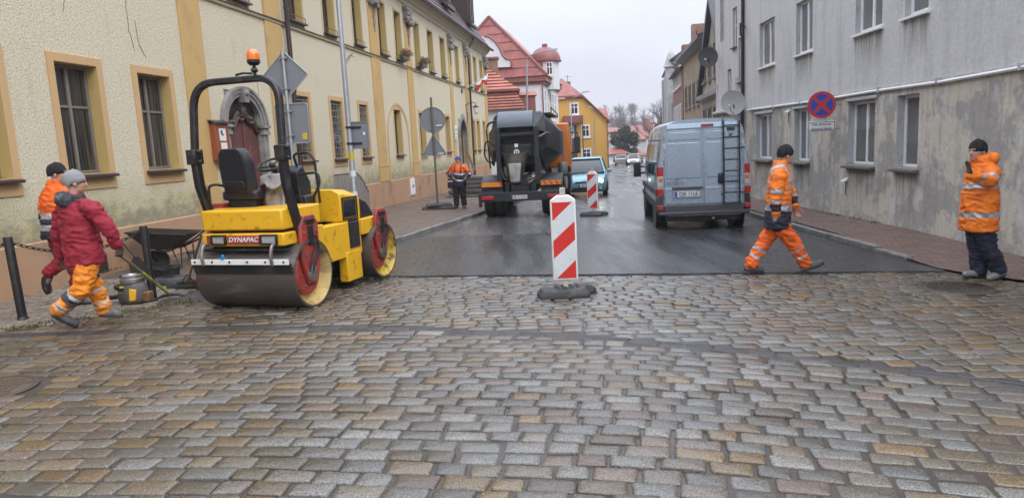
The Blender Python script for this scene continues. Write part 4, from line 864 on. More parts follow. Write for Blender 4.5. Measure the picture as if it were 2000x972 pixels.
roof_uv(MB().prism([(a.x, y + 3.6, a.z), (b_.x + .4, y + 3.6, a.z - .1), (b_.x + .4, y + 5.8, b_.z + .2), (a.x - .6, y + 5.8, b_.z + .2)], (0, .0, .12)).prism([(a.x, y + 8.2, a.z), (b_.x + .4, y + 8.2, a.z - .1), (b_.x + .4, y + 5.8, b_.z + .2), (a.x - .6, y + 5.8, b_.z + .2)], (0, 0, .12)).build('side_wing_roof', MT['redtile'], dm, smooth=False))
MB().tube([(xr + .06, y - .1, ze - .2), (xr + .06, y - .1, zb)], .06, 6).build('downpipe', MT['eave'], yh)
# right side of the street, going away
def street_block(name, label, p0, p1, depth, zb, zt, wallm, cat='house'):
    """box house whose street front runs from p0 to p1 (x, y); local x along the front away from the camera"""
    a = V((p0[0], p0[1], 0)); d = V((p1[0] - p0[0], p1[1] - p0[1], 0)); L = d.length; h = thing(name, label, cat, a, atan2(d.y, d.x)); MB().box(0, L, -depth, 0, zb, zt).build('wall', wallm, h, smooth=False); return h, L
def winf(h, x0, x1, z0, z1, fm=None, gm=None, t_=.1):
    f = MB(); frame_ring(f, x0, x1, z0, z1, t_, -.02, .05); xm = (x0 + x1) / 2; f.box(xm - .03, xm + .03, -.02, .03, z0 + t_, z1 - t_); f.box(x0 - .06, x1 + .06, -.02, .12, z0 - .1, z0); o = f.build('window', fm or MT['greyframe'], h, smooth=False); MB().box(x0 + .04, x1 - .04, -.01, .012, z0 + .04, z1 - .04).build('pane', gm or MT['glass'], o, smooth=False)
za = AT(1398, 8, 31).z; zf = AT(1379, 180, 35).z
MT['bwall'] = PM('dirty_cream_render', (.36, .33, .27), .9, 0, .12, 1.5, .3, 20, (.24, .22, .18), 1.2, (.45, .65))
gh = thing('gabled_slate_house', 'pale house with a steep slate gable past the narrow grey house', 'house', (8.85, 28.2, 0), atan2(6.8, .95)); L = 6.87
q = MB().prism([(0, 0, -.7), (L, 0, -.7), (L, 0, zf), (L * .42, 0, za), (0, 0, zf + 1)], (0, -9, 0)); q.build('wall', MT['bwall'], gh, smooth=False)
q = MB().prism([(L + .3, .25, zf - .5), (L * .42, .25, za + .15), (L * .42, .25, za + .45), (L + .4, .25, zf - .25)], (0, -9.4, 0)).prism([(-.3, .25, zf + .4), (L * .42, .25, za + .15), (L * .42, .25, za + .45), (-.4, .25, zf + .65)], (0, -9.4, 0)); roof_uv(q.build('roof', MT['slate'], gh, smooth=False))
MB().prism([(0, 0, 3.5), (0, .25, 3.6), (0, .3, 3.78), (0, 0, 3.85)], (L, 0, 0)).build('cornice', MT['greyrev'], gh)
for k in range(4): winf(gh, .5 + k * 1.6, 1.4 + k * 1.6, 1.4, 3.2); winf(gh, .5 + k * 1.6, 1.3 + k * 1.6, 4.4, 5.9)
an = thing('tv_aerial', 'thin television aerial on a mast by the slate gable', 'aerial', AT(1387, 66, 33)); q = MB().tube([(.35, 0, -.1), (0, 0, 0), (-.15, 0, .1), (-.15, 0, .95)], .02, 5)
for k in range(6): q.tube([(-.3, -.1, .35 + k * .1), (.02, .1, .35 + k * .1)], .010, 4)
q.build('mast', MT['galv'], an)
zt_ = AT(1367, 93, 40).z; th, L = street_block('tan_house', 'tan house with flaking render and dark eaves on the right', (10.25, 35.6), (11.7, 46), 9, -1, zt_, MT['tanwall'])
MB().prism([(-.2, 0, zt_ - .3), (-.2, .5, zt_ - .1), (-.2, .5, zt_ + .08), (-.2, 0, zt_ + .25)], (L + .4, 0, 0)).build('eaves', MT['brownpipe'], th); roof_uv(MB().prism([(-.2, .45, zt_ + .05), (-.2, -4.5, zt_ + 2.2), (-.2, -9, zt_ + .05)], (L + .4, 0, 0)).build('roof', MT['slate'], th, smooth=False))
for k in range(5): winf(th, 1 + k * 1.9, 1.9 + k * 1.9, 3.6, 5.0); winf(th, 1 + k * 1.9, 1.9 + k * 1.9, .8, 2.2)
for xk, hh in ((3.0, 2.1), (8, 2.4)): roof_uv(MB().box(xk - .3, xk + .3, -3.4, -2.6, zt_, zt_ + hh).build('chimney', MT['brick'], th, smooth=False))
zt_ = AT(1352, 90, 48).z; bh, L = street_block('brick_house', 'bare brick house with a firewall chimney beyond the tan house', (11.9, 47), (13.4, 56), 9, -1, zt_ - 1.5, MT['brick']); roof_uv(bh.children[0] if bh.children else kids(bh)[0])
roof_uv(MB().box(.1, 1.1, -3, -.02, zt_ - 1.6, zt_).build('firewall', MT['brick'], bh, smooth=False)); MB().tube([(.6, -1, zt_), (.6, -1, zt_ + .9)], .05, 5).build('chimney_pot', MT['black'], bh)
MB().prism([(-.1, .4, zt_ - 1.5), (-.1, -4.5, zt_ + .3), (-.1, -9, zt_ - 1.5)], (L, 0, 0)).build('roof', MT['slate'], bh, smooth=False)
for k in range(4): winf(bh, 1.4 + k * 1.9, 2.4 + k * 1.9, 2.6, 4.2, MT['pvc']); winf(bh, 1.4 + k * 1.9, 2.4 + k * 1.9, 5.4, 6.8, MT['pvc'])
MB().prism([(.2, 0, 2.0), (.2, 1.6, 1.2), (.2, 1.6, 1.1), (.2, 0, 1.8)], (3, 0, 0)).build('porch_roof', MT['redtile'], bh, smooth=False)
zt_ = AT(1322, 122, 60).z; rh, L = street_block('red_brick_tenement', 'ornate red brick tenement with pale bands and a corner turret', (14.1, 58), (17, 74), 10, -1.2, zt_, MT['brick']); roof_uv(kids(rh)[0])
for z in (2.2, 4.6, 7.0, zt_ - .3): MB().box(-.1, L + .1, -.1, .18, z, z + .28).build('band', MT['greyrev'], rh, smooth=False)
for k in range(6):
    for z in (.2, 2.8, 5.2): winf(rh, 1.6 + k * 2.3, 2.8 + k * 2.3, z, z + 1.6, MT['pvc'])
ty = MB().lathe([(.5, 2), (.5, zt_ - .6), (.65, zt_ - .5), (.55, zt_ - .3), (.25, zt_ + .6), (.02, zt_ + .9)], (.6, .3, 0), n=8).build('turret', MT['greyrev'], rh, smooth=False)
for xk in (5, 10): q = MB().box(xk - .8, xk + .8, -.3, .7, 2.6, zt_ - .8).build('bay', MT['greyrev'], rh, smooth=False); winf(q, xk - .5, xk + .5, 3.2, 4.6) ; 
roof_uv(MB().prism([(-.3, .5, zt_), (-.3, -2, zt_ + 1.6), (-.3, -8, zt_ + 1.6), (-.3, -10.4, zt_)], (L + .6, 0, 0)).build('roof', MT['slate'], rh, smooth=False))
roof_uv(MB().box(2, 3, -2.5, -1.5, zt_ + .5, zt_ + 3).build('chimney', MT['brick'], rh, smooth=False))
# end of the street
def gable_house(name, label, p, rz, w_, d_, zb, ze, zr, wallm, roofm, wins=()):
    h = thing(name, label, 'house', p, rz); MB().prism([(-w_ / 2, 0, zb), (w_ / 2, 0, zb), (w_ / 2, 0, ze), (0, 0, zr), (-w_ / 2, 0, ze)], (0, d_, 0)).build('wall', wallm, h, smooth=False)
    k = (zr - ze) / (w_ / 2); q = MB()
    for s_ in (1, -1): q.prism([(s_ * (w_ / 2 + .4), -.3, ze - .4 * k), (0, -.3, zr), (0, -.3, zr + .22), (s_ * (w_ / 2 + .4), -.3, ze - .4 * k + .22)], (0, d_ + .6, 0))
    roof_uv(q.build('roof', roofm, h, smooth=False))
    for a in wins: win2(h, *a, 0)
    return h
for lb, u0, u1, vb, ve, vr, yy in (('low white house with a broad red roof left of the conifer foot', 1190, 1226, 322, 299, 287, 112), ('low white house with a dull red roof under the conifer', 1222, 1262, 325, 302, 287, 118)):
    a, b_ = AT(u0, vb, yy), AT(u1, ve, yy); zr = AT(u1, vr, yy + 3).z; h = thing('low_house', lb, 'house', ((a.x + b_.x) / 2, yy, 0), 0); w_ = b_.x - a.x
    MB().box(-w_ / 2, w_ / 2, 0, 7, a.z - 1.5, b_.z).build('wall', MT['whitewall'], h, smooth=False); q = MB(); frust(q, (-w_ / 2 - .5, w_ / 2 + .5, -.5, 7.5), (-w_ / 2 + 1.2, w_ / 2 - 1.2, 3, 4), b_.z - .05, zr); roof_uv(q.build('roof', MT['redtile'], h, smooth=False))
    for k in range(2): win2(h, -w_ / 3 + k * 1.5, -w_ / 3 + 1 + k * 1.5, b_.z - 1.5, b_.z - .4, 0, t_=.1)
p = AT(1283, 322, 128); zr = AT(1290, 244, 130).z; ze = AT(1250, 272, 128).z
h = gable_house('red_roofed_house', 'white house with a large steep red roof behind the bare trees', (p.x + 1.2, 128, 0), .5, 8, 11, p.z - 2, ze, zr, MT['whitewall'], MT['redtile'], [(-3, -2, ze - 3, ze - 1.4), (-.6, .6, ze - 1, ze + .6), (1.6, 2.6, ze - 3, ze - 1.4)])
roof_uv(MB().box(-.5, .5, 4, 5, zr - 1, zr + 1.4).build('chimney', MT['brick'], h, smooth=False))
p = AT(1245, 300, 150); h = gable_house('distant_chapel', 'tiny white chapel with a pointed roof far down the street', (p.x, 150, 0), 0, 3.2, 5, p.z - 4, AT(1245, 268, 150).z, AT(1245, 248, 150).z, MT['whitewall'], MT['slate'])
a, b_ = AT(1188, 300, 140), AT(1226, 256, 140); h = thing('flat_beige_block', 'plain beige block with a shallow roof above the far low houses', 'building', ((a.x + b_.x) / 2, 140, 0)); w_ = b_.x - a.x; MB().box(-w_ / 2 - 2, w_ / 2, 0, 9, a.z - 3, b_.z).build('wall', MT['bwall'], h, smooth=False); q = MB(); frust(q, (-w_ / 2 - 2.5, w_ / 2 + .5, -.5, 9.5), (-w_ / 2, w_ / 2 - 2, 3, 6), b_.z, b_.z + .9); roof_uv(q.build('roof', MT['redtile'], h, smooth=False))
for k in range(3): win2(h, -w_ / 2 + .2 + k * 1.3, -w_ / 2 + 1.1 + k * 1.3, b_.z - 2, b_.z - .7, 0, t_=.1)
# trees
MT['bark'] = PM('bare_bark', (.075, .062, .055), .9, 0, .25, 3)
def bare_tree(seed, h_, lean=0, mat=None, name='bare_tree', label=None, p=(0, 0, 0), lvl=5, w0=None, crown=True):
    rr = random.Random(seed); tr = MB(); cw = MB()
    def br(a, d, L, r_, k):
        n = 3; pts = [a]; q = a; dd = d.copy()
        for i in range(n): dd = (dd + V((rr.gauss(0, .10), rr.gauss(0, .10), rr.gauss(.05, .06)))).normalized(); q = q + dd * L / n; pts.append(q)
        (tr if k >= lvl - 0 else cw).tube(pts, [max(.028, r_ * (1 - .45 * i / n)) for i in range(n + 1)], 5 if k > 2 else 3)
        if k > 0:
            for i in range(rr.choice((2, 3, 3)) + (1 if k >= lvl - 1 else 0)):
                t_ = rr.uniform(.45, 1); j = min(n - 1, int(t_ * n)); s_ = pts[j].lerp(pts[j + 1], t_ * n - j); a_ = rr.uniform(0, 6.28); sp_ = rr.uniform(.35, .8)
                nd = (dd + V((cos(a_) * sp_, sin(a_) * sp_, rr.uniform(-.05, .35)))).normalized(); br(s_, nd, L * rr.uniform(.6, .8), r_ * rr.uniform(.42, .58), k - 1)
    br(V((0, 0, -.3)), V((lean, 0, 1)).normalized(), h_ * .36, w0 or h_ * .026, lvl)
    t_ = thing(name, label, 'tree', p); tr.build('trunk', mat or MT['bark'], t_, fix=False); cw.build('crown', mat or MT['bark'], t_, fix=False); return t_
for sd, uu, vt, yy, lb in ((3, 1281, 192, 118, 'tall bare tree rising in front of the steep red roof'), (8, 1303, 196, 122, 'bare tree beside the red brick tenement, half hidden by the van')):
    b_ = AT(uu, 318, yy); tp = AT(uu, vt, yy); bare_tree(sd, (tp.z - b_.z) * 1.0, 0, None, 'bare_tree', lb, b_)
# dark conifer
rr = random.Random(11); cf = MB(); cp = AT(1221, 305, 116); top = AT(1221, 246, 116); hh = top.z - cp.z + .5; rad0 = (AT(1247, 290, 116).x - AT(1194, 290, 116).x) / 2
lobes = [(rr.uniform(-.8, .8) * rad0, rr.uniform(-.7, .7) * rad0, rr.uniform(.12, .6) * hh, rr.uniform(.5, .95)) for _ in range(16)] + [(0, 0, hh * .62, .9), (.3, 0, hh * .8, .6), (-.5, .2, hh * .72, .6)]
for lx, ly, lz, lr in lobes:
    for _ in range(330):
        a, e = rr.uniform(0, 6.28), rr.uniform(-1, 1); R_ = lr * rad0 * .48 * rr.uniform(.6, 1.12); c_ = V((lx + R_ * cos(a) * sqrt(1 - e * e), ly + R_ * sin(a) * sqrt(1 - e * e), lz + R_ * e * 1.1))
        d = V((rr.gauss(0, 1), rr.gauss(0, 1), rr.gauss(-.2, .6))).normalized() * .32; s_ = d.cross(V((rr.gauss(0, 1), rr.gauss(0, 1), rr.gauss(0, 1)))).normalized() * .11; cf.add([c_ - s_, c_ + s_, c_ + d], [(0, 1, 2)])
ct = thing('dark_conifer', 'broad dark evergreen tree at the end of the street', 'tree', cp); MB().tube([(0, 0, -1), (0, 0, hh * .7)], [.25, .08], 6).build('trunk', MT['bark'], ct); cf.build('crown', PM('dark_needles', (.025, .042, .03), .8, 0, .5, 1.5), ct, smooth=False, fix=False)
# wooded hill behind the houses
hl = MB(); vs = []; fs = []; n = 40
for j in range(9):
    for i in range(n + 1):
        x = -60 + i * 6.5; yv = 190 + j * 16; z = -3.5 + (j / 8) ** 1.1 * 17 * (.75 + .35 * noise.noise((x * .015, 1, 0))) ; vs.append((x, yv, z))
for j in range(8):
    for i in range(n): q = j * (n + 1) + i; fs.append((q, q + 1, q + n + 2, q + n + 1))
hl.add(vs, fs); tag(hl.build('hill', PM('leaf_litter', (.07, .06, .05), .95, 0, .3, .2)), 'low wooded hill closing the street', 'hill', kind='structure')
wo = MB(); rr = random.Random(21)
for i in range(120):
    j = rr.random(); x = rr.uniform(15, 95); yv = 195 + j * 120; z = -3.5 + ((yv - 190) / 128) ** 1.1 * 15; hgt = rr.uniform(7, 12)
    wo.tube([(x, yv, z), (x + rr.uniform(-.4, .4), yv, z + hgt * .8)], [.16, .05], 4)
    for k in range(34):
        t_ = rr.uniform(.3, .85); a = rr.uniform(0, 6.28); L = hgt * .34 * (1.1 - t_); b0 = V((x, yv, z + hgt * t_ * .85)); e = b0 + V((cos(a) * L, sin(a) * L, L * rr.uniform(.5, 1.2))); wo.tube([b0, e], [.05, .02], 3)
        for _ in range(3): a2 = rr.uniform(0, 6.28); mdl = b0.lerp(e, rr.uniform(.4, 1)); wo.tube([mdl, mdl + V((cos(a2), sin(a2), 1)) * L * .4], [.03, .012], 3)
tag(wo.build('wood', MT['bark'], fix=False, smooth=False), 'far bare wood fading into the mist on the hill', 'wood', kind='stuff')
# street lights and wires
def street_light(label, u0, vtop, ue, ve, yy, base_v):
    b_ = AT(u0, base_v, yy); p = AT(u0, vtop + 18, yy); e = AT(ue, ve, yy - 1); t_ = thing('street_light', label, 'street light', (b_.x, b_.y, gz(b_.x, yy)), 0)
    o_ = V((b_.x, b_.y, gz(b_.x, yy))); pp = [V((0, 0, 0)), p - o_, AT(u0 + (ue - u0) * .3, vtop + 1, yy) - o_, e - o_]; MB().tube([V((0, 0, 0)), p - o_], [.085, .06], 8).build('pole', MT['galv'], t_)
    MB().tube(bend([p - o_, AT(u0 + 1, vtop + 2, yy) - o_, e - o_], 1.2, 6), .04, 6).build('arm', MT['galv'], t_); d = (e - p); d.z = 0; d.normalize()
    MB().loft([[e - o_ + d * s_ + V((d.y, -d.x, 0)) * a + V((0, 0, z)) for a, z in ((-.12 * k, -.06), (.12 * k, -.06), (.09 * k, .05), (-.09 * k, .05))] for s_, k in ((-.1, .5), (.2, 1), (.65, .6))]).build('lamp_head', MT['galv'], t_)
street_light('street light arching over the orange roof behind the truck', 1029, 108, 1072, 98, 50, 330); street_light('street light standing in front of the yellow house', 1116, 192, 1140, 180, 74, 330); street_light('short street light by the right edge of the yellow house', 1161, 212, 1153, 209, 79, 330)
wr = thing('overhead_wire', 'thin overhead wire sagging across the far end of the street', 'wire', (0, 0, 0)); a, b_ = AT(1190, 233, 84), AT(1330, 212, 62); MB().tube([a.lerp(b_, k / 12) - V((0, 0, .35 * sin(pi * k / 12))) for k in range(13)], .022, 4).build('cable', MT['black'], wr)
# the damp air
hz_ = MB().box(-260, 330, -16, 345, -26, 21); m_ = bpy.data.materials.new('damp_air'); m_.use_nodes = True; t = m_.node_tree; t.nodes.clear(); o_ = t.nodes.new('ShaderNodeOutputMaterial'); pv = t.nodes.new('ShaderNodeVolumePrincipled')
pv.inputs['Color'].default_value = (.95, .96, .98, 1); pv.inputs['Density'].default_value = .0006; pv.inputs['Anisotropy'].default_value = .2; t.links.new(pv.outputs['Volume'], o_.inputs['Volume'])
tag(hz_.build('haze', m_, smooth=False), 'thin grey damp air over the whole street', 'haze', kind='stuff')
# ================================================================== THE ROLLER
MT['yellow'] = PM('worn_yellow_paint', (.72, .40, .012), .42, 0, .10, 3, .10, 50, (.22, .125, .03), 9, (.57, .72), coat=.15)
MT['drumsteel'] = PM('brown_wet_drum', (.105, .088, .08), .40, .45, .25, 3, .2, 60, (.24, .22, .205), 2.6, (.56, .75), stretch=(.5, 2, 2))
MT['drumend'] = PM('scuffed_yellow_drum_end', (.52, .38, .14), .6, 0, .2, 5, .2, 50, (.17, .125, .08), 6, (.46, .66))
MT['frontend'] = PM('tarry_yellow_drum_end', (.56, .40, .05), .5, 0, .15, 5, .2, 50, (.09, .065, .035), 13, (.48, .6))
MT['seat'] = PM('black_vinyl', (.014, .016, .022), .42, 0, .2, 6, .15, 120)
MT['rollred'] = PM('worn_red_paint', (.33, .04, .035), .5, 0, .2, 5, .15, 60, (.10, .05, .04), 7, (.5, .68))
MT['orange_lens'] = PM('orange_lens', (.75, .16, .01), .15, 0, .1, 6, coat=.6)
MT['lens'] = PM('clear_lens', (.42, .42, .40), .12, .2, .2, 9, .4, 40, coat=.6)
RL = thing('road_roller', 'yellow tandem road roller with a black roll hoop and orange beacon', 'road roller', (-2.857, 9.469, gz(-2.857, 9.469) + .012), -rad(17))
def drum(y, r_, endm):
    d = MB(); d.lathe([(r_ - .09, -.56), (r_ - .05, -.70), (r_, -.70), (r_ + .001, -.68), (r_ + .001, .68), (r_, .70), (r_ - .03, .70)], (0, y, r_), 'x', 56, cap=False)
    o = d.build('drum', MT['drumsteel'], RL, ang=30)
    for s_ in (1, -1):
        e = MB(); prof = [(r_ - .025, s_ * .702), (r_ - .03, s_ * .69), (r_ - .075, s_ * .56), (.05, s_ * .54)]; e.lathe(prof if s_ < 0 else prof, (0, y, r_), 'x', 44, cap=False); e.build('drum_end', endm, o, ang=30)
        h = MB().lathe([(.27, .545 * s_), (.27, .60 * s_), (.24, .62 * s_), (.02, .62 * s_)], (0, y, r_), 'x', 28); h.build('hub_plate', MT['rollred'], o, ang=30)
        h = MB().lathe([(.10, .62 * s_), (.10, .69 * s_), (.07, .71 * s_), (.01, .71 * s_)], (0, y, r_), 'x', 16)
        for k in range(6): h.lathe([(.016, .62 * s_), (.016, .645 * s_), (.004, .645 * s_)], (0, y + .17 * cos(k * pi / 3), r_ + .17 * sin(k * pi / 3)), 'x', 6)
        h.build('hub', MT['steel'], o)
    return o
RY, FY, RR = -.90, .98, .42
drum(RY, RR, MT['drumend']); drum(FY, .41, MT['frontend'])
def slab(name, foot, z0, z1, mat, bev=.02, par=None): return MB().prism([(x, y, z0) for x, y in foot], (0, 0, z1 - z0)).build(name, mat, par or RL, bevel=bev)
foot = [(-.57, -1.26), (.57, -1.26), (.585, -1.1), (.585, -.46), (-.585, -.46), (-.585, -1.1)]
tk = slab('water_tank', foot, 1.0, 1.245, MT['yellow'], .022)
slab('rear_frame', [(x * 1.015, y * 1.012) for x, y in foot], .81, .965, MT['yellow'], .016)
slab('frame_core', [(x * .9, y * .93) for x, y in foot], .62, 1.02, MT['black'], .01)
for x0, x1 in ((-.43, -.22), (.27, .50)):
    hl_ = MB(); frame_ring(hl_, x0, x1, .83, .955, .018, -1.315, -1.27); o = hl_.build('headlight', MT['black'], RL, bevel=.006); MB().box(x0 + .015, x1 - .015, -1.302, -1.27, .845, .94).build('lens', MT['lens'], o, bevel=.012)
bd_ = MB().box(-.20, .25, -1.293, -1.27, .84, .945).build('name_panel', MT['rollred'], RL, bevel=.008)
text('DYNAPAC', .078, bd_, MT['signwhite'], TM((.025, -1.2935, .893), (1, 0, 0), (0, 0, 1)), depth=.0015, sx=1.15, shear=.25, bold=.002)
MB().box(-.50, -.455, -1.29, -1.26, .84, .95).build('tail_lamp', MT['rollred'], RL, bevel=.006)
sc_ = MB().box(-.68, .69, -1.392, -1.375, .605, .672); so3 = sc_.build('scraper', MT['white'], RL, bevel=.003)
MB().prism([(-.69, -1.372, .62), (-.69, -1.352, .62), (-.69, -1.315, .49), (-.69, -1.335, .49)], (1.39, 0, 0)).build('scraper_blade', MT['rubber'], so3)
for k in range(6): MB().lathe([(.013, 0), (.013, -.008), (.003, -.01)], (-.62 + k * .25, -1.393, .64), 'y', 8).build('bolt', MT['black'], so3)
for x in (-.50, .47): MB().tube(bend([(x, -1.385, .60), (x, -1.41, .70), (x, -1.36, .84), (x, -1.22, .83)], .05), .022, 8).build('scraper_arm', MT['steel'], so3)
MB().box(-.24, -.20, -1.40, -1.36, .672, .70).ball((-.22, -1.38, .71), .02).build('valve_cap', PM('blue_cap', (.02, .2, .5), .4), so3)
MB().tube([(-.62, -1.24, .76), (.62, -1.24, .76)], .02, 8).build('spray_bar', MT['black'], RL)
# roll-over hoop
rp = MB(); path = bend([(.62, -1.19, 1.86), (.605, -1.12, 2.77), (-.585, -1.12, 2.77), (-.62, -1.19, 1.86)], .30, 8)
def sqtube(mb, pts, a, b_):
    rings = []
    for i, p in enumerate(pts):
        t_ = (pts[min(i + 1, len(pts) - 1)] - pts[max(i - 1, 0)]).normalized(); y_ = V((0, 1, 0)); x_ = t_.cross(y_).normalized(); y_ = x_.cross(t_)
        rings.append([p + x_ * a * c_ + y_ * b_ * s_ for c_, s_ in ((1, .6), (.6, 1), (-.6, 1), (-1, .6), (-1, -.6), (-.6, -1), (.6, -1), (1, -.6))])
    return mb.loft(rings)
ho = sqtube(rp, path, .039, .046).build('roll_hoop', MT['black'], RL, ang=30)
for s_ in (1, -1):
    sqtube(MB(), [V((s_ * .605, -.90, .74)), V((s_ * .605, -1.03, 1.1)), V((s_ * .612, -1.17, 1.55)), V((s_ * .615, -1.19, 1.90))], .046, .062).build('roll_hoop_leg', MT['black'], RL, ang=30)
    q = MB().cbox((s_ * .62, -1.19, 1.90), (.125, .16, .18)); q.tube([(s_ * .52, -1.2, 1.84), (s_ * .72, -1.2, 1.84)], .025, 8).tube([(s_ * .52, -1.2, 1.96), (s_ * .72, -1.2, 1.96)], .025, 8); q.build('hinge', MT['black'], ho, bevel=.015)
bc = MB().tube([(.30, -1.12, 2.79), (.30, -1.12, 2.93)], .02, 8).lathe([(.03, 2.84), (.045, 2.86), (.03, 2.89)], (.30, -1.12, 0), n=8).lathe([(.05, 2.92), (.075, 2.95), (.075, 2.98)], (.30, -1.12, 0), n=16).tube([(.26, -1.12, 2.83), (.12, -1.1, 2.845), (.02, -1.1, 2.83)], .014, 6)
bo = bc.build('beacon', MT['black'], RL); MB().lathe([(.073, 2.98), (.074, 3.03), (.066, 3.07), (.04, 3.095), (.005, 3.10)], (.30, -1.12, 0), n=20).build('lens', MT['orange_lens'], bo, ang=60)
# seat and controls
st = MB(); sx0 = -.34
st.loft([[V((sx0 + x * w_, -.80 + y + dy, z)) for x, y in ((-1, .02), (-.75, -.07), (.75, -.07), (1, .02), (.8, .09), (-.8, .09))] for w_, dy, z in ((.235, .03, 1.42), (.26, .01, 1.55), (.265, -.02, 1.78), (.23, -.045, 1.92), (.15, -.055, 1.985))])
so4 = st.build('seat', MT['seat'], RL, bevel=.02)
MB().prism([(sx0 - .16, -.885, 1.5), (sx0 + .16, -.885, 1.5), (sx0 + .13, -.90, 1.58), (sx0 - .13, -.90, 1.58)], (0, .02, 0)).build('back_panel', MT['seat'], so4, bevel=.01)
MB().box(sx0 - .26, sx0 + .26, -.82, -.28, 1.33, 1.46).build('cushion', MT['seat'], so4, bevel=.04)
MB().box(sx0 - .2, sx0 + .2, -.78, -.36, 1.24, 1.34).box(sx0 - .26, sx0 + .24, -.84, -.30, 1.18, 1.25).build('suspension', MT['black'], so4, bevel=.012)
MB().tube(bend([(sx0 - .42, -.85, 1.22), (sx0 - .42, -.85, 1.53), (sx0 - .30, -.85, 1.55), (sx0 - .24, -.7, 1.5)], .06), .017, 8).build('armrest', MT['black'], so4)
MB().box(sx0 - .40, sx0 - .24, -.84, -.6, 1.245, 1.30).build('tool_box', MT['rollred'], so4, bevel=.006)
slab('floor', [(-.5, -.46), (.5, -.46), (.5, .12), (-.5, .12)], .74, .80, MT['black'], .01)
cs = MB().prism([(-.30, -.02, .8), (-.30, .12, .8), (-.30, .12, 1.5), (-.30, -.05, 1.74), (-.30, -.2, 1.66)], (.42, 0, 0)); co_ = cs.build('console', MT['seat'], RL, bevel=.03)
wh = MB(); M = Matrix.Translation(V((-.20, -.27, 1.76))) @ Matrix.Rotation(rad(24), 4, 'X'); wh.tube([M @ V((.19 * cos(a * pi / 14), .19 * sin(a * pi / 14), 0)) for a in range(28)], .017, 6, closed=True)
for a in (90, 210, 330): wh.tube([M @ V((0, 0, -.03)), M @ V((.18 * cos(rad(a)), .18 * sin(rad(a)), 0))], .014, 5)
wh.tube([M @ V((0, 0, -.0)), M @ V((0, .03, -.3))], .03, 8).ball(M @ V((0, 0, -.01)), .045, 8, 5); wh.build('steering_wheel', MT['black'], co_)
MB().tube(bend([(.05, .02, 1.5), (.05, -.15, 1.88), (.30, -.15, 1.90), (.37, -.15, 1.80), (.38, -.12, 1.22)], .07), .017, 8).build('hand_rail', MT['black'], RL)
MB().tube(bend([(.30, -.3, .9), (.20, -.3, 1.35), (.20, -.3, 1.62), (.50, -.3, 1.63), (.52, -.3, 1.5), (.40, -.3, 1.3), (.38, -.3, .95)], .06), .018, 8).build('hand_rail', MT['black'], RL)
MB().box(.02, .2, -.16, .08, .9, 1.33).build('side_console', MT['seat'], RL, bevel=.03)
